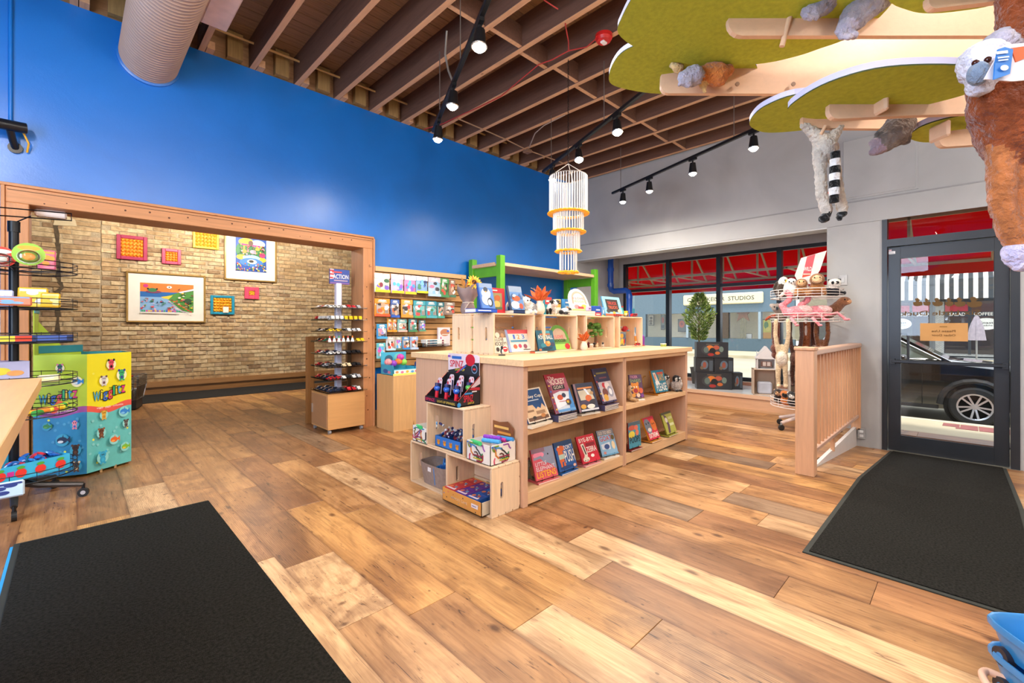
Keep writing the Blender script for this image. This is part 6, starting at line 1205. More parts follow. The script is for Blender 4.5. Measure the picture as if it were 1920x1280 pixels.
# ================================================================= BLUE WALL SIDE: SLAT WALL, PEDESTAL, CAR SPINNER
SWX0, SWX1 = 2.575, 3.95
sw = thing('slat_wall', 'wooden slat wall panel hung with toy bags on the blue wall', 'slat wall', (SWX0, YW, .686)); SWL = SWX1 - SWX0
M_SLAT = wood('c08f58', .8, 0, .55, name='slat_wood', knots=False)
bx('backing', 0, SWL, -.012, 0, 0, 1.155, mat('3a2413', .9), sw)
s0 = MB().box(0, SWL, -.034, -.012, .004, .071, M_SLAT, bev=.003).build('slat', sw)
for i in range(1, 15): link('slat', s0.data, sw, (0, 0, i * .0768))
bx('cap_board', 0, SWL, -.05, 0, 1.155, 1.215, wood('dcb280', .88, 0, .5, name='cap_pine', knots=False), sw, .003)
bx('ledge', .0, SWL, -.11, -.034, .835, .857, M_SLAT, sw, .002)
struct(bx('baseboard_back', 2.575, 3.9, YW - .02, YW, 0, .18, M_SLAT))
def bag(label, u0, u1, vt, vb, c, top, blobs, foot=None, Y=4.86, win=True, rz=0, group='toy bags on the slat wall', shift=0):
    a, b = onY(u0, vt, Y), onY(u1, vt, Y); w = b.x - a.x; h = a.z - onY(u0, vb, Y).z
    o = thing('toy_bag', label, 'toy bag', (a.x, Y, a.z - h), rz, group); n = 5; vs_ = []; m = mat(c, .25, var=.06, coat=.3)
    rows = [(0, .012), (.12, .022), (.4, .018), (.75, .008), (.9, .003), (1, .002)]
    for (z, t) in rows:
        for i in range(n + 1): x = i / n; k = math.sin(PI * x) ** .5 if 0 < x < 1 else 0; vs_.append((x * w, -t * k, z * h))
    k0 = len(vs_)
    for (z, t) in rows:
        for i in range(n + 1): vs_.append((i / n * w, .004, z * h))
    fs = [(r_ * (n + 1) + i, r_ * (n + 1) + i + 1, (r_ + 1) * (n + 1) + i + 1, (r_ + 1) * (n + 1) + i) for r_ in range(len(rows) - 1) for i in range(n)]
    fs += [tuple(k0 + i for i in reversed(f)) for f in fs] + [(i, k0 + i, k0 + i + 1, i + 1) for i in range(n)]
    MB().add(vs_, fs, m).build('pouch', o, smooth=60)
    sp_ = [('r', 0, .74, 1, .26, top)]
    if win: sp_ += [('r', .1, .18, .8, .52, 'a89c94'), ('r', .14, .2, .72, .2, '8a7c74')]
    rr = random.Random(int(u0 * 7 + vt)); 
    for i, bc in enumerate(blobs * 2): sp_.append(('e', .2 + .6 * rr.random(), .2 + .5 * rr.random(), rr.uniform(.1, .2), rr.uniform(.07, .14), bc))
    sp_ += [('r', 0, 0, 1, .13, foot or top), ('e', .5, .9, .28, .05, 'e8e0d4'), ('r', .2, .8, .6, .03, 'f0ece4')]
    MB().art(w, h, sp_, plane((0, -.0225, 0), (1, 0, 0), (0, .018, h)), step=.0002).build('print', o)
    MB().tube([(w / 2, YW - .02 - Y, h * .96), (w / 2, -.03, h * .95), (w / 2, -.035, h)], .0025, mat('9a9a9a', .3, metal=.8), 5).build('hook', o)
    return o
PAL = dict(p=['d8489a', '4a9ad8', '8a5ac8', 'f0d0e0', '58b8d0'], g=['e8d040', '3a6a4a', '7a5ac0', 'd8d0c8', '8a3040'], b=['3a6ac0', '2a3a70', '78b8e0', '4a8a6a'], s=['8ab8d8', 'c8d4e0', '3a3a44', 'd87a9a'], w=['e8e4dc', 'd8a890', '3a3430', 'c84a3a'], t=['e8e4e0', 'd84a4a', '68b0b0', '3a7a5a'], o=['e4dcd0', 'c05a2c', '3a3230', 'd89a7a'])
R1 = [('white topped pouch with a green woodland print, nearest the frame on the top row', 702, 730, 511, 547, 'cfd8c8', 'ece8ea', 'g', 'e8d21c'), ('white topped pouch with pink and turquoise unicorns on the top row', 733, 756, 513, 549, 'd8b8d0', 'efe9ee', 'p', 'e8d21c'), ('white topped pouch with purple and magenta ponies on the top row', 758, 779, 515, 551, 'c88ab8', 'efeaf0', 'p', 'e8d21c'), ('white topped pouch with blue dolphins on the top row', 780, 801, 517, 549, '8ab0d8', 'eceef2', 'b', 'e8d21c'), ('pale pink and sky blue speckled pouch on the top row', 803, 825, 519, 555, 'a8c0d8', 'd8b8c4', 's', 'a8c4dc'), ('green foliage printed pouch on the top row', 825, 841, 521, 557, '4a8a54', '3a8a48', 'w', '3f8050'), ('brown animal printed pouch at the right end of the top row', 842, 853, 524, 557, '9a7a64', '8a6a5a', 'w', '3f7058')]
for l, a, b, c, d, e, f, g, h in R1: bag(l, a, b, c, d, e, f, PAL[g], h, 4.83, False)
R2 = [('large orange bag of bear figures nearest the frame on the second row', 702, 730, 559, 593, 'd8842c', 'e08a1c', 'o', 'd84a24'), ('blue and orange bag of figures second on the second row', 732, 748, 561, 595, '4a5a8a', '3a5aa0', 'o', '1f50a8'), ('orange bag of white kitten figures third on the second row', 752, 773, 561, 595, 'd89a3c', 'df9a34', 'w', 'd08a30'), ('teal bag with a pink ribbon stripe on the second row', 775, 797, 563, 596, '4aa0a8', '3a9aa8', 't', '4a9a50'), ('teal bag of white bunny figures on the second row', 798, 818, 564, 596, '4a9aa4', '2f88a0', 't', '48a0a8'), ('narrow teal bag with an orange figure on the second row', 819, 832, 566, 596, '3a8a88', '2a6a78', 'o', '3a9a88'), ('grey-brown bag at the right end of the second row', 833, 852, 566, 590, '9a8a80', '8a7a70', 'w', '7a6a64')]
for l, a, b, c, d, e, f, g, h in R2: bag(l, a, b, c, d, e, f, PAL[g], h)
R3 = [('left of two narrow orange bags on the third row', 726, 734, 597, 622, 'd8922c', 'd8921c', 'w', 'd08a20'), ('right of two narrow orange bags on the third row', 735, 743, 597, 622, 'd8922c', 'd8921c', 'w', 'd08a20'), ('pale teal bag of cream figures on the third row', 745, 762, 598, 622, '8ab8b0', '6aa8a8', 'w', 'd8a89a'), ('dark green and blue bag on the third row', 766, 781, 598, 622, '4a8a84', '3a7a88', 't', '3a7a4a'), ('small dark bag with pink figures at the end of the third row', 785, 797, 600, 621, '6a6a74', '3a6a70', 'p', '4a8a6a'), ('bright blue sachet hanging low beside the frame', 706, 725, 607, 635, '3a8ac0', '1f8ab8', 's', '3a9ad0'), ('light teal sachet at the bottom left of the slat wall', 706, 722, 643, 672, '8ac0c8', '4aa8b0', 'p', '6ab8c0'), ('white sachet with yellow figures first on the fourth row', 724, 740, 631, 657, 'c8d4dc', 'b8a8a0', 'w', 'a8c8d8'), ('white sachet with pink and gold figures on the fourth row', 741, 752.5, 631, 656, 'c8ccc4', 'a8a090', 'p', '4a6a58'), ('blue sachet with a red figure on the fourth row', 754, 767, 631, 655, '6a9ac8', '4a80b8', 'o', '2a80c0'), ('pale blue sachet with red bows last on the fourth row', 769, 783, 631, 655, 'b0c4dc', '8aa8d8', 'w', 'b0c4e0')]
for l, a, b, c, d, e, f, g, h in R3: bag(l, a, b, c, d, e, f, PAL[g], h, 4.88)
ac = glass_mat('acrylic', (.96, .97, .98), .16)
as_ = thing('acrylic_shelf', 'clear acrylic bracket shelf on the slat wall holding rolled sets', 'shelf', (px(4.9, 786), 4.76, onY(790, 650, 4.9).z))
MB().box(0, .36, 0, .2, 0, .005, ac).box(0, .36, 0, .004, 0, .04, ac).box(0, .005, 0, .2, 0, .05, ac).build('tray', as_)
for i in range(3):
    pack('pencil_set', ('lowest', 'middle', 'topmost')[i] + ' teal striped pencil set on the acrylic shelf', (as_.location.x + .02, 4.775, as_.location.z + .006 + i * .03), 0, .3, .12, .028, 'e0dcd6', [('r', .06, .15, .5, .55, '2f6a80'), ('r', .1, .15, .08, .55, '7a4a3a'), ('r', .3, .15, .1, .55, '1f3a58'), ('r', .8, .1, .1, .7, '8a4a54')], cat='pencil set', group='pencil sets on the acrylic shelf')
pack('craft_box', 'white and pink craft box standing tilted behind the pencil sets', (px(4.9, 822), 4.90, as_.location.z + .006), 0, .19, .03, .24, 'd8ccd0', [('e', .55, .72, .4, .2, 'b87a5a'), ('r', .3, .6, .6, .04, 'e8d8c8'), ('p', [(.0, .6), (.5, .2), (.9, .1), (.9, 0), (0, 0)], 'e6dce4'), ('e', .2, .42, .05, .08, 'c0306a'), ('e', .8, .8, .1, .06, '4a6ac0')], cat='craft kit')
# ---- pine pedestal with the squishy toy display
pd = thing('pedestal', 'plain pine pedestal box standing before the slat wall', 'pedestal', (2.556, 4.50, 0)); M_PB = wood('d2a46e', .84, 2, .5, name='pedestal_pine')
for n_, a in (('front_panel', (0, .37, 0, .016, 0, .61)), ('side_panel', (0, .016, .016, .38, 0, .61)), ('side_panel', (.354, .37, .016, .38, 0, .61)), ('back_panel', (.016, .354, .364, .38, 0, .61)), ('top_panel', (0, .37, 0, .38, .61, .626))): bx(n_, *a, M_PB, pd, .002)
MB().prism([(.25, 0), (.27, 0), (.262, .1)], 0, .001, mat('7a4a24', .7), plane((0, -.0008, 0), (1, 0, 0), (0, 0, 1))).build('grain_mark', pd)
sd = thing('squishy_display', 'turquoise open display box of squishy balls on the pedestal', 'display box', (2.57, 4.53, .627)); m = mat('3fa0bc', .5, var=.05); w, d, h = .33, .28, .085
MB().box(0, w, 0, d, 0, .005, m).box(0, w, 0, .005, 0, h * .8, m).box(w - .005, w, 0, d, 0, h, m).box(0, .005, 0, d, 0, h + .03, m).box(0, w, d - .005, d, 0, .25, m).build('tray', sd)
MB().art(w, h * .8, [('r', 0, 0, 1, .3, 'e8d868'), ('r', .04, .3, .92, .6, 'c8dcd8'), ('e', .15, .55, .06, .2, 'e08a4a'), ('e', .35, .5, .06, .2, 'd86a9a'), ('e', .55, .55, .06, .2, 'e8a83c'), ('e', .75, .5, .06, .2, '5a9ad0'), ('e', .9, .55, .05, .2, 'd8787a')], plane((0, -.0006, 0), (1, 0, 0), (0, 0, 1))).art(d, h, [('e', .4, .5, .2, .3, '2f5a9a'), ('e', .7, .4, .12, .2, 'c87a9a')], plane((-.0006, d, 0), (0, -1, 0), (0, 0, 1))).art(w, .16, [('e', .3, .5, .16, .3, '2a5a70'), ('e', .7, .6, .2, .3, '6ab8b0')], plane((0, d - .006, .09), (1, 0, 0), (0, 0, 1))).build('print', sd)
for i, (x, z, c, nm) in enumerate(((.05, .14, 'e88a8a', 'coral'), (.115, .12, '8a3ab0', 'purple'), (.185, .14, 'e8742c', 'orange'), (.25, .13, '8ac84a', 'lime green'), (.21, .19, 'c83aa0', 'magenta'))):
    o = thing('squishy_ball', nm + ' ridged squishy ball in the turquoise display', 'ball', (2.57 + x, 4.73, .627 + z - .045), group='squishy balls on the pedestal'); vs_ = []
    b = MB(); b.ell((0, 0, .045), .04, mat(c, .5, var=.08), 18, 12)
    b.v = [(p[0] * (1 + .09 * math.cos(9 * math.atan2(p[1], p[0]))), p[1] * (1 + .09 * math.cos(9 * math.atan2(p[1], p[0]))), p[2]) for p in b.v]; b.build('ball', o, smooth=50)
for i in range(2):
    o = thing('putty_can', ('left', 'right')[i] + ' blue ribbed can at the back of the pedestal', 'can', (2.835 + i * .055, 4.79 + .0, .627 + .0)); o.location = (2.80 + i * .062, 4.845, .627); MB().lathe([(.028, 0), (.03, .02), (.03, .18), (.028, .2), (.02, .205)], mat('2450a8', .35), 16).build('can', o, smooth=40); MB().lathe([(.0305, .06), (.0305, .14)], mat('5a8ad0', .4), 16).build('wrap', o)
o = thing('squishy_figure', 'pink blister packed figure at the right of the pedestal display', 'toy', (2.89, 4.6, .627)); MB().prism([(0, 0), (.05, 0), (.05, .12), (.04, .14), (.01, .14), (0, .12)], 0, .003, mat('2a3a6a', .4), plane((0, 0, 0), (1, 0, 0), (0, 0, 1))).build('card', o); MB().ell((.022, -.012, .05), (.016, .012, .032), mat('e88a7a', .5), 12, 8).build('figure', o)
# ---- toy car spinner in the opening
cs = thing('car_spinner', 'clear shelved toy car spinner on a wooden cabinet in the opening', 'display stand', (1.985, 4.885, 0)); CW, CD = .425, .47
M_LAM = wood('c9955e', .9, 0, .35, name='laminate', gs=2.0, knots=False); M_LAMS = wood('a97c58', .9, 0, .4, name='laminate_side', gs=2.0, knots=False)
bx('cabinet', 0, CW, 0, CD, .05, .44, M_LAM, cs, .002); bx('door', -.008, 0, .02, CD - .02, .07, .42, M_LAMS, cs, .002)
MB().box(-.02, -.008, CD - .06, CD - .05, .2, .3, mat('c8c8c8', .3, metal=.8)).build('handle', cs)
for x in (.03, CW - .03):
    for y in (.03, CD - .03): MB().cyl((x - .012, y, .022), (x + .012, y, .022), .022, mat('8a8a8c', .4), n=12).cyl((x, y, .03), (x, y, .05), .012, mat('9a9a9a', .4, metal=.6), n=8).build('caster', cs)
cx_, cy_ = CW / 2, CD / 2
MB().box(cx_ - .032, cx_ + .032, cy_ - .032, cy_ + .032, .44, 1.68, mat('d8d4e4', .3, var=.03), bev=.006).build('column', cs)
sg = MB().box(cx_ - .10, cx_ + .13, cy_ - .012, cy_ + .012, 1.67, 1.84, mat('2a3f8a', .4)).build('sign', cs); MB().art(.23, .17, [('r', 0, 0, 1, 1, '3a52a0'), ('p', [(0, .3), (.2, .35), (.2, 1), (0, 1)], 'd8d0d8'), ('r', 0, .36, .2, .1, 'c03a44'), ('r', 0, .6, .2, .1, 'c03a44'), ('r', 0, .84, .2, .1, 'c03a44'), ('t', 'DIE CAST', .1, .72, .5, .16, 'd84a4a'), ('t', 'ACTION', .14, .36, .8, .3, 'f0ece8'), ('r', .2, .2, .7, .08, 'b8a0b0'), ('r', 0, 0, 1, .12, '7a5a9a')], plane((cx_ - .10, cy_ - .0125, 1.67), (1, 0, 0), (0, 0, 1))).build('sign_print', sg)
ZS = [.458, .596, .731, .873, 1.009, 1.124, 1.255, 1.388]
for z in ZS:
    e_ = .005 if z > .5 else .006
    MB().box(-.01, CW + .02, -.02, CD, z - .005, z, ac).box(-.01, CW + .02, -.02, -.017, z - .005, z + .012, ac).box(-.01, -.007, -.02, CD, z - .005, z + .012, ac).build('acrylic_shelf', cs)
def mini(c, kind):
    L, W, H = (.08, .038, .032) if kind == 0 else ((.09, .036, .044) if kind == 1 else (.08, .038, .038)); b = MB(); m = mat(c, .2, var=.03, coat=.6); r_ = .009; g = ink('15191c')
    pr = [(-L / 2, .005), (L / 2, .005), (L / 2, H * .5), (L * .24, H * .58), (L * .1, H), (-L * .32, H), (-L / 2, H * .62)] if kind != 1 else [(-L / 2, .005), (L / 2, .005), (L / 2, H * .6), (L * .4, H), (-L / 2, H)]
    b.prism(pr, -W / 2, W / 2, m, Rx(PI / 2))
    b.box(-L * .3, L * .08, -W / 2 - .0005, W / 2 + .0005, H * .62, H * .88, g) if kind != 1 else [b.box(-L * .42 + i * L * .17, -L * .42 + i * L * .17 + L * .12, -W / 2 - .0005, W / 2 + .0005, H * .58, H * .82, g) for i in range(4)]
    for sx in (-.3, .3):
        for sy in (-1, 1): b.cyl((sx * L, sy * W * .5 - .002, r_), (sx * L, sy * W * .5 + .002, r_), r_, ink('0e0e0e'), n=8)
    o = b.build('toy_car'); me = o.data; bpy.data.objects.remove(o); return me
CARS = {}
def car(c, nm, kind, x, y, z, rz, shelf, where=''):
    k = (c, kind)
    if k not in CARS: CARS[k] = mini(c, kind)
    o = link('toy_car', CARS[k], None, (1.985 + x, 4.885 + y, z + .0005), (0, 0, rz)); tag(o, '%s die cast %s %s on the %s spinner shelf' % (nm, 'bus' if kind == 1 else 'car', where, shelf), 'toy car', 'die cast cars on the spinner'); return o
ORD = ['bottom', 'second', 'third', 'fourth', 'fifth', 'sixth', 'seventh', 'top']
CC = {'white': 'dcd8d4', 'red': 'b8202a', 'black': '1c1c20', 'navy': '25304a', 'yellow': 'e8b81c', 'silver': 'a8aab0', 'cream': 'd8c098', 'orange': 'd8702c', 'green': '2f7a58'}
PLAN = [(['navy'] * 4, ['black', 'red', 'red', 'white']), (['red', 'navy', 'black', 'red'], ['white', 'black', 'white', 'silver']), (['black', 'silver', 'black', 'red'], ['cream', 'cream', 'black', 'black']), (['white', 'navy', 'white', 'red'], ['silver', 'black', 'black', 'black']), (['red', 'green', 'red', 'black'], None), (['yellow', 'black', 'white', 'black'], ['black', 'white', 'silver', 'white']), (['silver', 'white', 'white', 'red'], 'bus'), (['white', 'white', 'red', 'white'], ['white', 'red', 'red', 'silver'])]
for i, z in enumerate(ZS):
    lf_, fr_ = PLAN[i]
    for j, c in enumerate(lf_):                          # rows running back along the left edge
        for q in range(2): car(CC[c], c, 1 if i == 6 else (2 if j % 2 else 0), .055 + q * .085, .075 + j * .105, z, PI, ORD[i], ('nearest', 'second nearest', 'third', 'farthest')[j] + (' along the left edge' if q == 0 else ' in the inner left file'))
    if fr_ == 'bus':
        for j in range(4): car(CC['yellow'], 'yellow', 1, .205 + j * .056, .045, z, -PI / 2, ORD[i], ('first', 'second', 'third', 'fourth')[j] + ' in the front row')
        for j in range(3): car(CC['white'], 'white', 1, .05 + j * .05, .03, z, -PI / 2, ORD[i], ('first', 'second', 'third')[j] + ' from the front corner')
    elif fr_ is None:
        for j in range(6):
            o = thing('toy_rocket', ('red', 'orange', 'green', 'orange', 'red', 'orange')[j] + ' tipped white bottle toy on the fifth shelf, place %s' % ('one', 'two', 'three', 'four', 'five', 'six')[j], 'toy', (1.985 + .03 + j * .052, 4.885 + .03, z + .0005), group='white bottle toys on the spinner'); MB().lathe([(.02, 0), (.02, .006), (.011, .035), (.008, .045)], mat('e6e2dc', .4), 10).build('bottle', o); MB().lathe([(.008, .045), (.01, .052), (.006, .066), (0, .068)], mat(('c83030', 'e8842c', '3a9a5a', 'e8842c', 'c83030', 'e8842c')[j], .4), 10).build('cap', o)
        for j in range(2): car(CC['yellow'], 'yellow', 2, .36 + j * .05, .05, z, -PI / 2, ORD[i], ('inner', 'outer')[j] + ' at the right end')
    else:
        for j in range(8): car(CC[fr_[j % 4]], fr_[j % 4], (0, 2)[j % 2], .19 + (j % 4) * .058, .045 + (j // 4) * .085, z, -PI / 2, ORD[i], ('first', 'second', 'third', 'fourth')[j % 4] + (' in the front row' if j < 4 else ' in the second row'))
rk = thing('wooden_rack', 'brown wooden rack behind the car spinner in the brick room', 'rack', (2.03, 5.62, 0)); M_RK = wood('9a6634', .75, 2, .5, name='rack_wood')
for x in (0, .5): bx('post', x, x + .09, 0, .05, 0, 1.06, M_RK, rk, .003)
for z in (.1, .42, 1.0): bx('rail', .09, .5, .005, .04, z, z + .06, M_RK, rk, .003)
# ================================================================= BRICK ROOM PICTURES
M_GOLD = mat('b08c4c', .3, metal=.45, var=.08); YP = YBR - .02
def wallpic(label, u0, u1, vt, vb, uref, m_frame, fw, spec, mat_border=0, name='framed_picture', dome=None, depth=.03, miss=None):
    a = onY(u0, vt, YP); b = onY(u1, vt, YP); w = b.x - a.x; z1 = a.z; z0 = onY(u0, vb, YP).z; h = z1 - z0
    o = thing(name, label, 'picture', (a.x, YBR - .024, z0), group='pictures on the brick wall')
    for n_, q in (('frame_side', (0, fw, 0, h)), ('frame_side', (w - fw, w, 0, h)), ('frame_rail', (fw, w - fw, 0, fw)), ('frame_rail', (fw, w - fw, h - fw, h))): bx(n_, q[0], q[1], -depth, 0, q[2], q[3], m_frame, o, .006)
    bx('mount', fw, w - fw, -.008, 0, fw, h - fw, mat('e9e2d6', .7, var=.03) if not dome else mat(dome, .5), o)
    if spec:
        mb = mat_border; MB().art(w - 2 * fw - 2 * mb, h - 2 * fw - 2 * mb, spec, plane((fw + mb, -.009, fw + mb), (1, 0, 0), (0, 0, 1)), step=.0006).build('painting', o)
    if dome:
        nx, ny = miss or (6, 5); q = MB(); iw, ih = (w - 2 * fw) / nx, (h - 2 * fw) / ny
        for i in range(nx):
            for j in range(ny): q.ell((fw + (i + .5) * iw, -.01, fw + (j + .5) * ih), (iw * .46, .03, ih * .46), mat(dome, .3, var=.1), 10, 6)
        d = q.build('dome_field', o, smooth=60); d['kind'] = 'stuff'
    return o
rr = random.Random(5)
SEA = [('r', 0, .68, 1, .32, 'e0782c'), ('r', 0, .5, 1, .2, '1f62a8'), ('r', 0, 0, 1, .52, '7fa8d0'), ('p', [(.45, .55), (.7, .7), (1, .82), (1, 0), (.75, 0), (.68, .12), (.55, .38)], '4a8a3a'), ('p', [(.38, .53), (.6, .6), (.52, .46), (.42, .48)], 'e8c23c'), ('p', [(.5, .46), (.6, .3), (.78, .06), (.92, 0), (.8, 0), (.66, .1), (.54, .36)], 'c8c4cc'), ('e', .1, .9, .045, .06, 'c82a7a'), ('e', .53, .88, .05, .045, 'e8e4e0'), ('e', .53, .88, .016, .02, '1a1a1a'), ('e', .24, .7, .14, .05, '7a3a5a'), ('e', .22, .76, .08, .07, '3a7a4a'), ('e', .14, .8, .02, .03, '1a1a1a'), ('e', .3, .8, .02, .03, '1a1a1a'), ('e', .89, .4, .08, .1, '2a4a2c'), ('r', .885, .14, .02, .24, '4a2c1c'), ('p', [(.68, .78), (.74, .86), (.72, .8)], '241c1c'), ('p', [(.7, .72), (1, .86), (1, .8), (.74, .68)], 'd8d0e0')]
for k in range(34):
    x, y = rr.uniform(.02, .62), rr.uniform(.03, .46)
    if x + y * .6 < .8: SEA.append(('e', x, y, rr.uniform(.012, .04), rr.uniform(.012, .03), rr.choice(('2a4a6a', 'd8586a', 'e8a0b0', 'd8a83c', '3a7a5a', '7a4a3a', 'c83a4a', '9ac0d8'))))
for k in range(26): SEA.append(('e', rr.uniform(.66, .98), rr.uniform(.05, .7), rr.uniform(.01, .03), rr.uniform(.01, .03), rr.choice(('c83a2c', 'e8d8c8', 'e8c83c', 'd8589a', '6a3a2c', '2a6a34'))))
for k in range(18): SEA.append(('e', .03 + k * .04, .03, .018, .03, rr.choice(('3a9a5a', 'd84a8a', 'e8a83c', '3a5ac0', '8a4a9a'))))
for k in range(9): SEA.append(('e', .57 + k * .045, .42 - k * .05, .028, .02, rr.choice(('c02c34', '7a2030', 'd8642c'))))
wallpic('large gold framed painting of a bright coast with an orange sky', 236, 385, 507.5, 604, 236, M_GOLD, .028, SEA, .155)
ARK = [('r', 0, 0, 1, 1, '1f4fa8'), ('e', .5, .62, .5, .34, '2f7a3c'), ('e', .35, .88, .26, .12, 'e8c82c'), ('e', .72, .86, .24, .12, 'a8c8e0'), ('p', [(.1, .84), (.9, .8), (.8, .76), (.2, .78)], 'c82a7a'), ('e', .48, .86, .08, .08, '6a4a34'), ('e', .2, .42, .18, .08, 'e8cc2c'), ('e', .85, .38, .14, .08, 'e8cc2c'), ('e', .5, .42, .28, .09, '9ac4e8'), ('e', .5, .28, .38, .13, '3a7ac8'), ('e', .52, .3, .16, .07, 'e8e4da'), ('e', .5, .31, .08, .04, '2a2420'), ('e', .86, .52, .1, .08, 'c82a6a'), ('r', .24, .58, .05, .2, 'e8a02c'), ('e', .27, .6, .08, .06, 'd8942c'), ('r', .36, .58, .06, .22, 'c88a8a'), ('e', .55, .6, .1, .06, 'e0a0b0'), ('e', .7, .7, .08, .05, 'e8b03c'), ('r', .86, .62, .06, .18, '3a2418')]
for k in range(60): ARK.append(('e', rr.uniform(.02, .98), rr.uniform(.02, .24), rr.uniform(.012, .03), rr.uniform(.012, .03), rr.choice(('e0602c', 'e8c82c', 'd8586a', '3a9a5a', 'e8e0d8'))))
for k in range(30): ARK.append(('e', rr.uniform(.08, .92), rr.uniform(.5, .8), rr.uniform(.012, .03), rr.uniform(.012, .03), rr.choice(('c83a3a', 'e8c83c', '1f4a2c', 'e8a0b0', '7a3a2c'))))
wallpic('tall gold framed jungle painting with a blue eye shaped pond', 420, 518, 423, 524, 420, M_GOLD, .028, ARK, .16)
MAG = mat('a8284f', .4, var=.08); 
wallpic('magenta frame filled with a grid of orange domes, farthest left', 218, 276, 439, 485, 218, MAG, .055, None, dome='f0921c', name='dome_artwork', miss=(6, 5)); wallpic('small magenta frame of orange domes above the coast painting', 303, 339, 465, 494, 303, mat('c03a60', .4, var=.06), .05, None, dome='f0941c', name='dome_artwork', miss=(4, 4)); wallpic('yellow framed dome artwork tucked under the door head', 361, 410, 423, 464, 361, mat('e8b81c', .4), .04, None, dome='f0a41c', name='dome_artwork', miss=(6, 5)); wallpic('turquoise framed dome artwork with one white square missing', 394, 439, 553, 589, 394, mat('1f8aa8', .4), .045, None, dome='eca824', name='dome_artwork', miss=(6, 5)); wallpic('little pink frame of nine yellow domes below the jungle painting', 458, 485, 537.5, 560, 458, mat('e04a68', .4, var=.1), .075, None, dome='f0c43c', name='dome_artwork', miss=(3, 3))
p = onY(424, 584, YP); bx('white_square', p.x - .06, p.x + .03, YBR - .075, YBR - .06, p.z - .02, p.z + .09, 'efe6da', bpy.data.objects.get('dome_artwork.003')).location = -bpy.data.objects.get('dome_artwork.003').location
o = thing('emergency_light', 'white emergency light fixed under the door head at the left', 'light', (-.12, YW + .12, OZ - FBW)); MB().box(-.09, .09, -.05, .05, -.055, 0, mat('e8dcd8', .4), bev=.012).build('housing', o); MB().cyl((-.05, 0, -.06), (-.05, 0, -.05), .025, mat('c8c4c0', .3), n=12).build('lens', o)
struct(MB().box(-1.4, 4.4, 8.82, 9.9, -.012, .006, mat('171615', .95, var=.2, vs=40, bump=.5, bs=300)).build('floor_runner'))
bk = thing('basket_stack', 'stack of nested chrome wire shopping baskets against the brick wall', 'basket', (.58, 8.45, .006), -.3)
for i in range(7):
    z = .34 + i * .022; a = .16; b_ = .22; ring = [(a, b_, z), (-a, b_, z), (-a, -b_, z), (a, -b_, z)]
    q = MB().tube(ring, .006, mat('9a9a9a', .25, metal=.9), 6, closed=True).tube([(x * .8, y * .8, z - .2) for x, y, _ in ring], .004, mat('8a8a8a', .3, metal=.9), 5, closed=True)
    for k in range(7): x = -a + k * a / 3; q.tube([(x, -b_, z), (x * .8, -b_ * .8, z - .2), (x * .8, b_ * .8, z - .2), (x, b_, z)], .003, mat('8a8a8a', .3, metal=.9), 4)
    for k in range(1, 8): y = -b_ + k * b_ / 4; q.tube([(-a, y, z), (-a * .8, y * .8, z - .2), (a * .8, y * .8, z - .2), (a, y, z)], .003, mat('8a8a8a', .3, metal=.9), 4)
    if i == 6: q.tube([(-.1, -b_, z + .01), (.1, -b_, z + .01)], .012, mat('b02830', .4), 8)
    q.build('wire_basket', bk)
MB().box(-.12, .12, -.17, .17, 0, .14, mat('2a2a2c', .5), bev=.01).build('base', bk)
# ================================================================= LEFT FOREGROUND
wc = thing('checkout_counter', 'maple topped counter corner in the left foreground', 'counter', (-.09, 2.67, 0))
for i in range(6): MB().box(-.16 * (i + 1) + .0005, -.16 * i, -2.3, 0, .927, .97, wood('d8aa76', .86, 1, .35, name='counter_stave', knots=False), bev=.002).build('stave', wc)
bx('cabinet', -.96, -.34, -2.2, -.42, 0, .927, M_PINEV, wc)
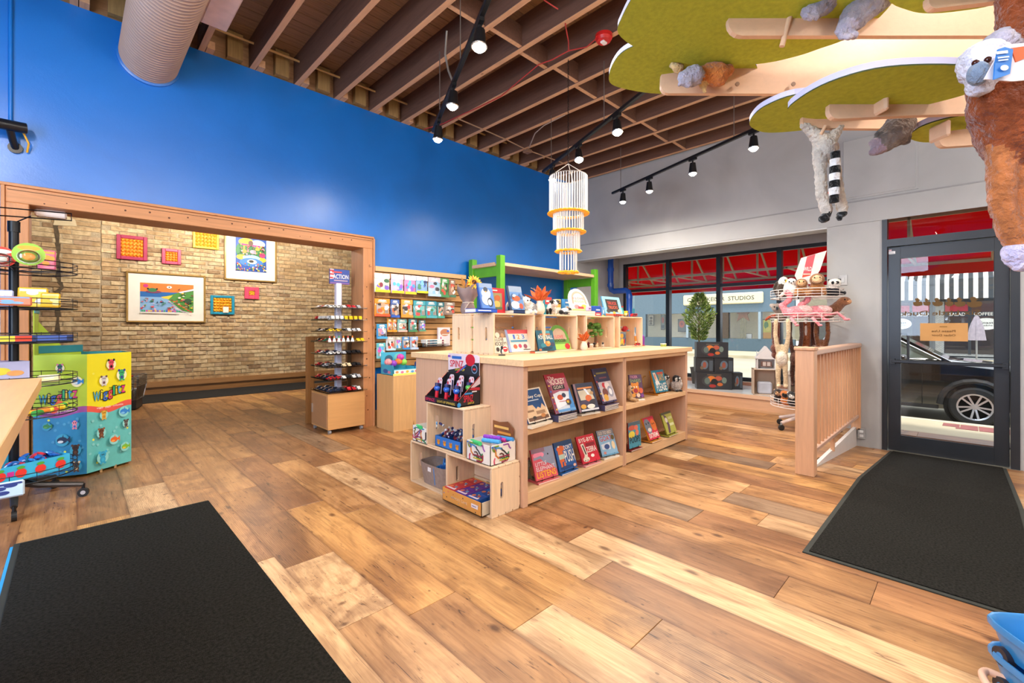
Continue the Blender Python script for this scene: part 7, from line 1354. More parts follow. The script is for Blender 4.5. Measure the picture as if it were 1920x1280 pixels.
# floor display carton
WG = [(-.212, 4.965), (.083, 4.87), (.364, 5.07), (.33, 5.36), (.06, 5.46), (-.2, 5.28)]
wg_ = thing('floor_display', 'yellow and turquoise six sided floor display carton printed with toy animals', 'display box', (.07, 5.15, 0)); off = Vector((.07, 5.15, 0))
cols = [('b8d43a', '2a86b8'), ('e8dc1c', '63bdbb'), ('e8dc1c', '63bdbb'), ('b8d43a', '2a86b8'), ('b8d43a', '2a86b8'), ('b8d43a', '2a86b8')]
for i in range(6):
    a, b = Vector(WG[i] + (0,)) - off, Vector(WG[(i + 1) % 6] + (0,)) - off; M = plane(a + Vector((0, 0, .022)), b - a, (0, 0, 1)); w = (b - a).length; top = .94 if i < 4 else (1.0 if i == 4 else 1.32)
    (MB().box(0, w, 0, top, -.006, 0, mat(cols[i][0], .5, var=.03), M) if i != 4 else MB().prism([(0, 0), (w, 0), (w, 1.2), (w * .8, 1.12), (w * .5, 1.0), (0, .98)], -.006, 0, mat(cols[i][0], .5, var=.03), M)).box(.0, w, top - .06, top + .0, -.012, -.006, mat('2a8a9a', .5), M).build('panel', wg_)
    if i < 2:
        top = .94; yb_ = .52; y, t = cols[i]; sp_ = [('r', 0, 0, 1, yb_, t)]
        wave = [(k / 12, yb_ + .018 * math.sin(k / 12 * 6.3 + 2) - .02) for k in range(13)]; sp_ += [('p', wave + [(1, yb_ + .03)] + [(1 - k / 12, yb_ + .03 + .018 * math.sin((1 - k / 12) * 6.3 + 2)) for k in range(13)], 'e0584c' if i else '9a4a9a'), ('t', 'wiggly · giggly · collectible', .2, yb_ + .003, .6, .02, 'f4d8d4')]
        dots = random.Random(3 + i)
        for k in range(22): sp_.append(('e', dots.uniform(.05, .95), dots.choice((dots.uniform(.62, .97), dots.uniform(.03, .47))), .025, .009, 'eceb7a' if False else ('d4e45a' if i == 0 else 'eee85a')) if k < 8 else ('e', dots.uniform(.05, .95), dots.uniform(.03, .47), .03, .011, '4a9ac4' if i == 0 else '82cccb'))
        LET = [('W', '3ab0d8'), ('i', 'e8d83c'), ('g', '2f6ad0'), ('g', 'e03c5a'), ('l', '2fb06a'), ('i', 'e8c82c'), ('t', '3a9ad8'), ('z', 'd8307a')]; x = .12
        sp_.append(('t', 'THE ORIGINAL', .46, .685, .3, .018, '1a1a1a'))
        for ch, c in LET:
            wd = {'W': .14, 'i': .035, 'l': .035, 't': .07, 'z': .085, 'g': .095}[ch]; hh = {'W': .075, 'i': .075, 'l': .08, 't': .075, 'z': .06, 'g': .075}[ch]; y0 = .59 + x * .07 - (.022 if ch == 'g' else 0)
            sp_.append(('t', ch, x - .012, y0 - .007, wd + .024, hh + .014, '121212')); sp_.append(('t', ch, x, y0, wd, hh, c)); x += wd + .016
        def critter(cx, cy, c, c2, fish=False, s=1.0):
            sp_.append(('e', cx, cy, .085 * s, .034 * s, 'f2eec4' if cy > .55 else ('3a9cc0' if i == 0 else '8ad2cf')))
            if fish: sp_.extend([('e', cx, cy, .065 * s, .018 * s, c), ('p', [(cx + .05 * s, cy), (cx + .1 * s, cy + .02 * s), (cx + .1 * s, cy - .016 * s)], c), ('p', [(cx - .01, cy + .01), (cx + .02, cy + .032 * s), (cx + .03, cy + .01)], c), ('e', cx - .02 * s, cy - .008 * s, .035 * s, .007 * s, c2)])
            else: sp_.extend([('e', cx, cy - .012 * s, .042 * s, .02 * s, c), ('e', cx, cy + .016 * s, .05 * s, .019 * s, c), ('e', cx - .045 * s, cy + .03 * s, .02 * s, .008 * s, c2), ('e', cx + .045 * s, cy + .03 * s, .02 * s, .008 * s, c2), ('e', cx - .018, cy + .016 * s, .01, .005, '101010'), ('e', cx + .018, cy + .016 * s, .01, .005, '101010'), ('e', cx, cy - .014 * s, .022 * s, .01 * s, c2), ('e', cx - .03 * s, cy - .032 * s, .018 * s, .006 * s, c), ('e', cx + .03 * s, cy - .032 * s, .018 * s, .006 * s, c)])
        if i == 0:
            critter(.5, .89, '2f6a6a', 'd86aa0'); critter(.82, .775, '2f8ad8', 'dfeaf0', True, 1.3); critter(.26, .42, '3a8a4a', '5aa85a', True); critter(.78, .42, 'e08aa0', '3a6ac8'); critter(.55, .30, '1c2a4a', 'd8dce0', True, 1.5); critter(.8, .21, '3a241c', '5a3a2c', s=1.3); critter(.82, .075, '5a4030', 'e0c8a0', s=1.2)
        else:
            critter(.5, .9, 'd8485a', '1c1414', s=1.3); critter(.33, .765, 'c8c4c4', '6a4a4a', s=1.2); critter(.73, .8, '3aa86a', '3a3a90', s=1.4); critter(.32, .48 - .01, 'd8a83c', 'b8842c', s=1.1); critter(.77, .47, '2f80d0', '78b8e8', True, 1.4); critter(.82, .36, '6a6460', '3a3634'); critter(.25, .32, '6a3f2c', '8a5a3c', s=1.2); critter(.53, .24, 'e0662c', 'f0a050', True, 1.3); critter(.78, .155, '7ab83a', 'e0c23c', True, 1.2); critter(.27, .11, '2fa0c8', '3ab0d8', s=1.5)
        MB().art(w, top, sp_, M, step=.00025).build('print', wg_)
for k in (.3, .62): q = Vector(WG[1] + (0,)).lerp(Vector(WG[2] + (0,)), k) - off; MB().box(q.x - .008, q.x + .008, q.y + .0, q.y + .02, 0, .03, mat('b08a5a', .6)).build('foot', wg_)
for k in (.2, .8): q = Vector(WG[3] + (0,)).lerp(Vector(WG[5] + (0,)), k) - off; MB().box(q.x - .01, q.x + .01, q.y - .05, q.y - .02, 0, .03, mat('b08a5a', .6)).build('foot', wg_)
# black wire carousel
wrk = thing('wire_carousel', 'black wire carousel rack of small toys at the left edge', 'display stand', (-.274, 4.40, 0)); M_BW = mat('17181b', .35, metal=.5, var=.05)
MB().cyl((0, 0, .1), (0, 0, 1.86), .024, M_BW, n=16).cyl((0, 0, 1.8), (0, 0, 1.87), .03, M_BW, n=16).build('pole', wrk, smooth=40)
for k in range(5):
    a = k * 2 * PI / 5 - .25; c, s_ = math.cos(a), math.sin(a)
    MB().tube([(0, 0, .16), (.12 * c, .12 * s_, .12), (.34 * c, .34 * s_, .085)], [.028, .022, .016], mat('3f3a38', .35, metal=.5), 8).build('foot', wrk, smooth=40)
    MB().cyl((.34 * c, .34 * s_, .05), (.34 * c, .34 * s_, .09), .01, M_BW, n=8).cyl((.34 * c - .012 * s_, .34 * s_ + .012 * c, .03), (.34 * c + .012 * s_, .34 * s_ - .012 * c, .03), .03, mat('141414', .5), n=16).cyl((.34 * c - .0125 * s_, .34 * s_ + .0125 * c, .03), (.34 * c + .0125 * s_, .34 * s_ - .0125 * c, .03), .014, mat('c8c8cc', .3, metal=.6), n=12).build('caster', wrk)
CZS = [.20, .60, .80, 1.075, 1.30, 1.545]
for z in CZS:
    q = MB(); r_ = .3
    for dz in (0, .03, .06): q.tube([(r_ * math.cos(k * PI / 16), r_ * math.sin(k * PI / 16), z + dz) for k in range(32)], .0028 if dz else .004, M_BW, 5, closed=True)
    for k in range(16): a = k * PI / 8; q.tube([(.03 * math.cos(a), .03 * math.sin(a), z), (r_ * math.cos(a), r_ * math.sin(a), z), (r_ * math.cos(a), r_ * math.sin(a), z + .065)], .0022, M_BW, 4)
    q.build('basket', wrk)
q = MB().tube([(-.1, -.28, 1.85), (.27, .06, 1.93), (.27, .06, 1.98), (-.1, -.28, 1.9)], .004, M_BW, 5, closed=True).tube([(0, 0, 1.86), (.08, -.11, 1.9)], .004, M_BW, 5); q.build('sign_holder', wrk)
def wpos(u, v, t): return at(u, v, t)
def disc_pack(label, u, v, rpx, c, c2, t, z):
    p = at(u, v, t); r_ = rpx * t / F; o = thing('card_toy', label, 'toy', (p.x, p.y, z)); n = Vector((-p.x, -p.y, 0)).normalized(); xd = Vector((-n.y, n.x, 0)); M = plane((0, 0, r_ + .002), xd, (0, 0, 1))
    MB().prism([(r_ * math.cos(k * PI / 12), r_ * math.sin(k * PI / 12) * (1.0 if k < 12 else .9)) for k in range(24)], -.004, 0, mat(c, .4), M).build('card', o); MB().art(r_ * 2, r_ * 2, [('e', .5, .78, .34, .1, c2), ('e', .5, .42, .36, .3, 'dfe6d8'), ('e', .5, .42, .32, .26, c), ('e', .5, .42, .2, .16, c2)], M @ Tr(-r_, -r_, 0)).build('print', o); MB().ell((0, 0, .012), (r_ * .7, r_ * .56, .02), glass_mat('blister', (.95, .97, .97), .2), 16, 8, M @ Tr(0, -r_ * .15, 0)).build('blister', o, smooth=60); return o
disc_pack('green and orange round carded toy in the top carousel basket', 54, 479, 22, '8ab83a', 'e8982c', 2.78, 1.55); disc_pack('red and white round carded toy at the left frame edge in the top basket', 2, 475, 20, 'd83a2c', 'e8e0d8', 2.85, 1.55)
def pouch(label, u, v0, v1, wpx, c, c2, t, z, n=2):
    p = at(u, (v0 + v1) / 2, t); h = (v1 - v0) * t / F; w = wpx * t / F; o = thing('toy_packet', label, 'packet', (p.x, p.y, z), math.atan2(-p.x, p.y) , 'packets in the carousel baskets')
    MB().box(-w / 2, w / 2, -.012, .012, .001, h, mat(c, .22, coat=.5), Rx(-.1), bev=.008).build('pouch', o); rr2 = random.Random(int(u)); MB().art(w, h, [('e', rr2.uniform(.2, .8), rr2.uniform(.2, .8), .2, .12, c2) for _ in range(3)] + [('r', .08, .8, .84, .12, c2)], Rx(-.1) @ plane((-w / 2, -.0125, 0), (1, 0, 0), (0, 0, 1))).build('print', o); return o
pouch('pink bagged toy with an orange tip in the top carousel basket', 88, 462, 500, 24, 'd86a8a', 'e8983c', 2.95, 1.55)
pouch('clear and yellow bag at the back of the second basket', 62, 530, 568, 40, 'e8c02c', 'f0eadc', 3.0, 1.305); pouch('yellow bag at the right of the second basket', 95, 545, 573, 26, 'e8b81c', 'f0dc8a', 3.0, 1.305); pouch('lilac edged bag at the left of the second basket', 8, 540, 572, 24, 'a8b4e0', 'e8e4f0', 2.85, 1.305); pouch('striped blue and orange packet at the front of the second basket', 28, 557, 575, 44, 'c86a4a', '6a9ad0', 2.72, 1.305)
pack('marker_box', 'long blue and yellow boxed set in the third carousel basket', (-.35, 4.2, 1.08), .55, .42, .05, .045, '2a3a6a', [('r', .0, .1, .25, .8, 'e8d84a'), ('r', .25, .1, .2, .8, 'd84a34'), ('r', .5, .2, .4, .6, '4a6ac0')], cat='toy set')
pack('sand_box', 'holographic boxed sand set in the fourth carousel basket', (-.52, 4.25, .803), .35, .34, .2, .15, 'a8a8c8', [('t', 'SAND', .1, .5, .4, .3, 'c84a9a'), ('e', .6, .6, .14, .16, 'd8c83c'), ('e', .8, .5, .12, .12, 'd8985a'), ('r', .1, .1, .8, .12, '4a9ac8'), ('e', .3, .3, .1, .1, '6ac8d0')], cat='toy set', top=[('e', .5, .5, .3, .3, 'd0b8e0'), ('e', .2, .3, .14, .2, '8ac8d8')])
for k, (c, nm) in enumerate((('e8801c', 'orange'), ('e8b81c', 'yellow'), ('3a9a3c', 'green'), ('d8503c', 'red'))):
    a = -1.35 + k * .42; o = thing('foam_rocket', nm + ' foam rocket lying in the fifth carousel basket', 'toy', (-.274 + .2 * math.cos(a), 4.40 + .2 * math.sin(a), .605 + .02), 0, 'foam rockets in the carousel'); b = a + PI / 2
    MB().cyl((-.15 * math.cos(b), -.15 * math.sin(b), 0), (.13 * math.cos(b), .13 * math.sin(b), .01), .019, mat(c, .7), n=12).build('shaft', o, smooth=40); MB().ell((.13 * math.cos(b), .13 * math.sin(b), .01), .02, mat('e8d838', .6), 10, 6).build('tip', o, smooth=60)
pouch('cream bagged toy in the fourth basket beside the holographic box', 92, 702, 716, 30, 'e6d8a0', 'efe8c8', 3.05, .803)
bj = thing('candy_display', 'blue strawberry printed candy box in the lowest carousel basket', 'display box', (-.36, 4.15, .206), .5); m = mat('35a8d0', .45, var=.06); w, d, h = .40, .2, .1
MB().box(0, w, 0, d, 0, .004, m).box(0, w, 0, .004, 0, h, m).box(0, .004, 0, d, 0, h, m).box(w - .004, w, 0, d, 0, h, m).box(0, w, d - .004, d, 0, h, m).box(.0, .23, d - .003, d + .001, h, h + .15, m).build('carton', bj)
MB().art(w, h, sum([[('e', x, .45, .07, .28, 'd8342c'), ('e', x, .8, .05, .1, '4aa03a')] for x in (.12, .36, .6, .86)], [('r', .2, .35, .08, .3, 'c02c8a')]), plane((0, -.0006, 0), (1, 0, 0), (0, 0, 1))).art(.23, .15, [('e', .35, .35, .2, .22, 'd8342c'), ('e', .68, .45, .16, .2, 'd83a2c'), ('e', .5, .68, .16, .1, '4a9a4a')], plane((0, d - .004, h), (1, 0, 0), (0, 0, 1))).art(.21, .06, [('t', 'boujon', 0, 0, 1, 1, 'd82a3c')], plane((.02, d - .003, h + .155), (1, 0, 0), (0, 0, 1))).build('print', bj)
cw = MB()
for k in range(30): cw.ell((0, 0, 0), (.03, .02, .01), mat(R.choice(('1f62b8', '2a80d0', '2458a8', 'c8303c')), .2, coat=.6), 8, 5, Tr(R.uniform(.03, w - .03), R.uniform(.03, d - .03), h - .01 + R.uniform(-.01, .025)) @ Euler((R.uniform(-.8, .8), R.uniform(-.8, .8), R.uniform(0, 3))).to_matrix().to_4x4())
o = cw.build('candy_packets'); o.location = (-.36, 4.15, .206); o.rotation_euler = (0, 0, .5); tag(o, 'heap of small blue candy packets in the strawberry printed box', 'sweets', kind='stuff')
pouch('pale blue character packet hanging from the lowest basket rim', 14, 872, 902, 44, 'bcd4e8', '2a3a7a', 2.55, .206)
pouch('lilac paper bag low behind the carousel pole', 4, 578, 632, 26, 'b8bce0', 'd8d8ec', 3.3, 1.08)
# mats
M_MAT = mat('2e2d29', .97, var=.55, vs=90, bump=1.0, bs=320, spec=.15); M_MATE = mat('2a2d28', .8, var=.1)
def floor_mat(label, x0, x1, y0, y1, ramp=False):
    o = thing('floor_mat', label, 'mat', (x0, y0, 0)); W, D = x1 - x0, y1 - y0; b = .025
    xs = [0, b, W - b, W] if not ramp else [0, b, XR0 - x0, W]
    def z(x): return max(0, x0 + x - XR0) * -RSL + .002 if ramp else .002
    ed = MB(); pile = MB()
    n = 12; X = [W * k / n for k in range(n + 1)]
    if ramp: X = sorted(set([x for x in X if abs(x - (XR0 - x0)) > .1] + [XR0 - x0]))
    for a, c in zip(X, X[1:]):
        for (ya, yb, m, hh, t) in ((0, b, M_MATE, .004, ed), (b, D - b, M_MAT, .009, pile), (D - b, D, M_MATE, .004, ed)):
            if t is pile and (a == 0): a2 = b
            else: a2 = a
            t.add([(a2, ya, z(a2) - .002), (c, ya, z(c) - .002), (c, yb, z(c) - .002), (a2, yb, z(a2) - .002), (a2, ya, z(a2) + hh), (c, ya, z(c) + hh), (c, yb, z(c) + hh), (a2, yb, z(a2) + hh)], [(4, 5, 6, 7), (0, 1, 5, 4), (3, 7, 6, 2), (0, 4, 7, 3), (1, 2, 6, 5)], m)
    ed.box(0, b, b, D - b, 0, .006, M_MATE); pile.build('pile', o); ed.build('rubber_edge', o); return o
floor_mat('charcoal entrance mat in the left foreground', -.225, .655, .2, 3.61)
floor_mat('charcoal runner mat leading down the ramp to the door', 2.725, XW - .06, -.24, .615, True)
o = bpy.data.objects['floor_mat']
bx('blue_light_strip', -.012, .0, .1, 3.38, .0, .0045, mat('2f9ad8', .5), o)  # blue light reflected on the mat border, put in as a coloured strip
# ================================================================= RIGHT SIDE: RAILING, PLUSH RACK, WINDOW DISPLAY
M_RAIL = wood('d3a27c', .86, 2, .42, name='oak_upright', knots=False); M_RAILX = wood('c8a28c', .86, 0, .4, name='oak_rail', knots=False)
rl = thing('railing', 'oak railing with square newel post beside the entrance ramp', 'railing', (4.14, .855, 0))
MB().box(0, .10, 0, .13, 0, .99, M_RAIL, bev=.004).build('newel_post', rl); MB().box(-.008, .108, -.008, .138, .99, 1.018, M_RAIL, bev=.006).build('post_cap', rl)
LR = XW - 4.14
bx('top_rail', .10, LR, .015, .115, .945, .992, M_RAILX, rl, .008); bx('bottom_rail', .10, LR, .035, .085, .14, .175, M_RAILX, rl, .004)
b0 = MB().box(-.014, .014, .046, .074, .175, .945, M_RAIL, bev=.002).build('baluster', rl); b0.location.x = .19
for i in range(1, 17): link('baluster', b0.data, rl, (.19 + i * .128, 0, 0))
bx('end_post', LR - .03, LR, .02, .11, 0, .945, M_RAIL, rl, .003); bx('spacer', 1.0, 1.03, .045, .075, 0, .14, M_RAIL, rl)
# ---- white wire plush rack
RC = Vector((6.01, 1.32, 0)); RT_ = 5.15; M_WW = mat('dcd2cc', .35, var=.04); RR = .352
pr = thing('plush_rack', 'white wire carousel rack loaded with plush animals by the window', 'display stand', RC)
MB().cyl((0, 0, .12), (0, 0, 1.72), .022, M_WW, n=14).build('pole', pr, smooth=40)
for k in range(5):
    a = k * 2 * PI / 5 + 2.5; c, s_ = math.cos(a), math.sin(a); MB().tube([(0, 0, .17), (.12 * c, .12 * s_, .14), (.31 * c, .31 * s_, .085)], [.026, .022, .018], mat('d8c4bc', .35), 8).build('foot', pr, smooth=40)
    MB().cyl((.31 * c - .012 * s_, .31 * s_ + .012 * c, .032), (.31 * c + .012 * s_, .31 * s_ - .012 * c, .032), .032, mat('1a1a1a', .5), n=14).cyl((.31 * c, .31 * s_, .04), (.31 * c, .31 * s_, .09), .01, mat('8a8a8a', .4), n=8).build('caster', pr)
TZ = [.27, 1.235, 1.505]
for z in TZ:
    q = MB()
    for dz in (0, .03, .06, .09): q.tube([(RR * math.cos(k * PI / 16), RR * math.sin(k * PI / 16), z + dz) for k in range(32)], .0045 if dz in (0, .09) else .003, M_WW, 5, closed=True)
    for k in range(10): a = k * PI / 5; q.tube([(.03 * math.cos(a), .03 * math.sin(a), z), (RR * math.cos(a), RR * math.sin(a), z), (RR * math.cos(a), RR * math.sin(a), z + .09)], .0035, M_WW, 5)
    q.build('basket', pr)
sgn = [(0, 0), (.16, .06), (.24, .33), (.0, .28)]
M_SG = plane((-.10, .05, 1.66), (.62, -.74, 0), (0, 0, 1)); sg = MB().prism([(0, .02), (.13, .0), (.23, .16), (.30, .38), (.03, .30), (-.04, .10)], -.006, 0, mat('e6e2dc', .4), M_SG).build('sign', pr)
MB().art(.3, .38, [('p', [(.12, .2), (.42, .26), (.6, .9), (.3, .83)], 'd0505c'), ('p', [(.12, .2), (.42, .26), (.45, .36), (.15, .3)], 'd8482c'), ('t', 'WILD', .17, .4, .3, .12, 'f4eeea'), ('t', 'REPUBLIC', .16, .28, .26, .05, 'f0d8cc')], M_SG).build('sign_print', sg)
def rim(u, z, back=0):
    """a spot inside the rack basket seen at picture column u"""
    a = (u - U0) / F; d = Vector((FW[0] + a * RT[0], FW[1] + a * RT[1])); k = RC.xy.dot(d) / d.dot(d); p = d * k; off = math.sqrt(max(0, (RR * .62) ** 2 - (p - RC.xy).length_squared))
    return Vector((p.x, p.y, z)) - Vector((d.x, d.y, 0)).normalized() * off * (1 - back) 
CAMRZ = math.atan2(-RC.x, RC.y) + 0.0        # local -y faces the camera
bw, bd, wt, gy, bg = fur('7a4a2c'), fur('3f241c'), fur('ebe5dc'), fur('8a847e'), fur('cdb592')
z1 = TZ[2] + .004; z2 = TZ[1] + .004
def beak_y(p, d, r, c): return lambda o: MB().cyl(p, (p[0], p[1] - d, p[2] - d * .4), r, mat(c, .4), r1=r * .25, n=10).build('beak', o, smooth=50)
plush('plush_eagle', 'plush bald eagle with a white head and yellow beak in the top basket', rim(1468, z1, .9), [('e', (0, 0, .1), (.075, .07, .1), fur('3a2c22')), ('e', (.0, -.01, .2), (.052, .052, .055), wt), ('e', (.0, .05, .12), (.09, .03, .1), fur('33261e'))], [((.03, -.055, .21), .007), ((-.02, -.06, .21), .007)], .011, CAMRZ + .7, extra=beak_y((0, -.045, .2), .055, .02, 'e8b01c'))
plush('plush_owl', 'white plush snowy owl in front of the eagle in the top basket', rim(1484, z1), [('e', (0, 0, .085), (.065, .06, .085), wt), ('e', (0, -.012, .17), (.052, .05, .048), wt), ('e', (.06, .0, .09), (.02, .04, .07), fur('d8cfc0')), ('e', (-.06, .0, .09), (.02, .04, .07), fur('d8cfc0'))], [((.02, -.06, .175), .008), ((-.02, -.06, .175), .008)], .01, CAMRZ, extra=beak_y((0, -.058, .16), .015, .008, '3a3430'))
def pup(label, loc, c, face, s, rz=CAMRZ, name='plush_bear'):
    return plush(name, label, loc, [('e', (0, 0, .07 * s), (.075 * s, .065 * s, .07 * s), c), ('e', (0, -.02 * s, .165 * s), (.065 * s, .06 * s, .06 * s), c), ('e', (0, -.065 * s, .165 * s), (.042 * s, .03 * s, .04 * s), face), ('l', [(.05 * s, -.03 * s, .08 * s), (.06 * s, -.09 * s, .02 * s)], [.026 * s, .02 * s], c), ('l', [(-.05 * s, -.03 * s, .08 * s), (-.06 * s, -.09 * s, .02 * s)], [.026 * s, .02 * s], c)], [((.022 * s, -.09 * s, .18 * s), .007), ((-.022 * s, -.09 * s, .18 * s), .007)], .011, rz)
pup('brown shaggy plush bear with a tan muzzle third in the top basket', rim(1503, z1), fur('94602f'), fur('d8a878'), .9); pup('larger brown plush bear with a cream muzzle in the top basket', rim(1532, z1), fur('8f5c30'), fur('e0bc90'), 1.12)
plush('plush_panda', 'plush panda leaning out of the right of the top basket', rim(1561, z1), [('e', (0, 0, .06), (.075, .06, .06), fur('1c1c22')), ('e', (.02, -.02, .15), (.062, .055, .052), wt), ('e', (.045, -.07, .155), (.016, .012, .016), fur('141416')), ('e', (.0, -.075, .155), (.016, .012, .016), fur('141416')), ('e', (.065, 0, .19), (.018, .014, .018), fur('141416')), ('e', (-.03, 0, .19), (.018, .014, .018), fur('141416')), ('l', [(.05, 0, .05), (.1, -.03, .04)], [.03, .025], fur('1c1c22'))], [], .011, CAMRZ)
plush('plush_koala', 'grey-brown plush koala at the left of the second basket', rim(1464, z2), [('e', (0, 0, .07), (.07, .06, .07), fur('8f7f70')), ('e', (-.03, -.02, .16), (.065, .055, .055), fur('9a8c80')), ('e', (-.09, .0, .19), (.03, .018, .03), fur('a89c94')), ('e', (.03, .0, .2), (.03, .018, .03), fur('a89c94')), ('e', (-.035, -.075, .155), (.014, .012, .02), fur('2a3a44')), ('l', [(-.05, -.03, .07), (-.12, -.06, .05), (-.15, -.06, .02)], [.02, .018, .016], fur('a04a30'))], [((-.06, -.068, .17), .008), ((-.01, -.07, .17), .008)], .011, CAMRZ)
def flamingo(label, loc, rz, flip):
    pk, pk2 = fur('e88a92'), fur('f0b8b4'); f = -1 if flip else 1
    def ex(o):
        MB().cyl((f * .115, -.01, .285), (f * .15, -.01, .25), .018, mat('e6d4cc', .5), r1=.012, n=10).cyl((f * .15, -.01, .25), (f * .15, -.01, .22), .013, mat('17171a', .5), r1=.003, n=10).build('beak', o, smooth=50)
        lg = MB(); lg.tube([(-f * .05, -.02, .05), (-f * .16, -.06, .08), (-f * .22, -.08, .02)], .013, pk, 8).ell((-f * .23, -.085, .015), (.03, .02, .012), pk, 10, 6); lg.build('leg', o, smooth=60); lg = MB(); lg.tube([(f * .02, -.04, .04), (f * .05, -.1, .03), (f * .01, -.15, -.03)], .013, pk, 8).ell((f * .0, -.155, -.04), (.02, .03, .012), pk, 10, 6); lg.build('leg', o, smooth=60)
    r = plush('plush_flamingo', label, loc, [('e', (0, 0, .09), (.11, .06, .065), pk), ('e', (-f * .05, .0, .11), (.09, .05, .05), pk2), ('l', [(f * .09, 0, .09), (f * .13, 0, .16), (f * .07, 0, .21), (f * .06, 0, .27)], [.042, .032, .029, .028], pk), ('e', (f * .085, -.005, .29), (.038, .03, .032), pk)], [((f * .095, -.034, .3), .007)], .011, rz, extra=ex); r.scale = (1.12, 1.12, 1.12); return r
flamingo('pink plush flamingo facing left in the second basket', rim(1495, z2), CAMRZ, True); flamingo('pink plush flamingo facing right of centre in the second basket', rim(1530, z2, .2), CAMRZ + .2, True)
plush('plush_otter', 'smooth brown plush otter stretching right from the second basket', rim(1556, z2, .5), [('l', [(-.09, .02, .06), (0, 0, .1), (.06, -.01, .15), (.1, -.02, .2)], [.06, .066, .056, .05], fur('7f5238')), ('e', (.13, -.03, .22), (.06, .05, .05), fur('8a5a3c')), ('e', (.165, -.05, .21), (.03, .03, .026), fur('c08a60'))], [((.13, -.08, .235), .008)], .011, CAMRZ)
def hanger(label, u, v0, v1, t, c, belly, spread=.05, legs=True, s=1.0, name='plush_monkey', vox=.011):
    """long limbed monkey hanging by its arms from a rack rim"""
    p = at(u, v0, t); H = (v1 - v0) * t / F; o = thing(name, label, 'plush toy', (p.x, p.y, p.z - H), math.atan2(-p.x, p.y), 'long limbed plush monkeys'); r = .022 * s
    pr_ = [('l', [(-spread, 0, H), (-spread * 1.1, 0, H * .8), (-spread * .8, 0, H * .62), (-spread * .5, 0, H * .52)], [r, r, r * 1.1, r * 1.2], c), ('l', [(spread, 0, H), (spread * 1.1, 0, H * .8), (spread * .8, 0, H * .62), (spread * .5, 0, H * .52)], [r, r, r * 1.1, r * 1.2], c), ('e', (0, 0, H * .44), (.062 * s, .05 * s, H * .12), c), ('e', (0, -.022 * s, H * .44), (.052 * s, .04 * s, H * .105), belly), ('e', (.0, .04 * s, H * .58), (.048 * s, .045 * s, .05 * s), c)]
    if legs: pr_ += [('l', [(-.03 * s, 0, H * .36), (-.036 * s, -.01, H * .2), (-.03 * s, 0, H * .05)], [r * 1.25, r * 1.1, r], c), ('l', [(.03 * s, 0, H * .36), (.032 * s, -.01, H * .2), (.036 * s, 0, H * .05)], [r * 1.25, r * 1.1, r], c), ('e', (-.03 * s, -.02, H * .03), (.024 * s, .034 * s, .018 * s), c), ('e', (.036 * s, -.02, H * .03), (.024 * s, .034 * s, .018 * s), c)]
    else: pr_ += [('e', (0, -.01, H * .3), (.05 * s, .04 * s, .05 * s), belly)]
    blob('body', o, pr_, vox, .0012); MB().ell((0, .0 - .0, H * .575), (.03 * s, .012, .034 * s), fur('e6cfc0'), 10, 6, Tr(0, .09 * s, 0)).build('face', o); return o
hanger('cream plush gibbon hanging by both arms at the rack front', 1466, 601, 727, 4.80, bg, fur('d8cbb8'), .055, s=1.0)
hanger('dark brown plush monkey hanging behind the cream gibbon', 1492, 605, 725, 4.95, bd, fur('5a3a30'), .05, s=.95); hanger('dark brown plush monkey hanging at the far left of the rack', 1455, 606, 690, 5.05, fur('5a2c20'), fur('6a3a2c'), .02, False, .95)
hanger('rust brown plush monkey hanging behind the newel post', 1511, 605, 700, 5.0, fur('7a3f1c'), fur('c8b09a'), .028, False); hanger('chestnut plush monkey hanging above the top rail', 1541, 605, 700, 4.85, fur('5e3418'), fur('8a6a58'), .05, False, 1.05); hanger('chocolate plush monkey hanging left of the chestnut one', 1528, 605, 695, 5.15, fur('4a2820'), fur('a89084'), .02, False)
for i, (u, lb, c1, c2) in enumerate(((1463, 'dark plush with a tan face at the left of the bottom basket', fur('2e211c'), fur('c89a70')), (1476, 'orange and black plush tiger in the bottom basket', fur('c8702c'), fur('221c1a')), (1489, 'black and white plush badger in the bottom basket', fur('1f1d1e'), wt))):
    p = rim(u, TZ[0] + .004); plush('plush_cub', lb, p, [('e', (0, 0, .06), (.07, .06, .06), c1), ('e', (-.02, -.02, .13), (.05, .048, .045), c1), ('e', (-.025, -.06, .125), (.03, .02, .026), c2), ('e', (.03, .0, .16), (.016, .01, .016), c2), ('e', (-.06, .0, .16), (.016, .01, .016), c2)], [((-.01, -.075, .14), .006), ((-.04, -.075, .14), .006)], .011, CAMRZ)
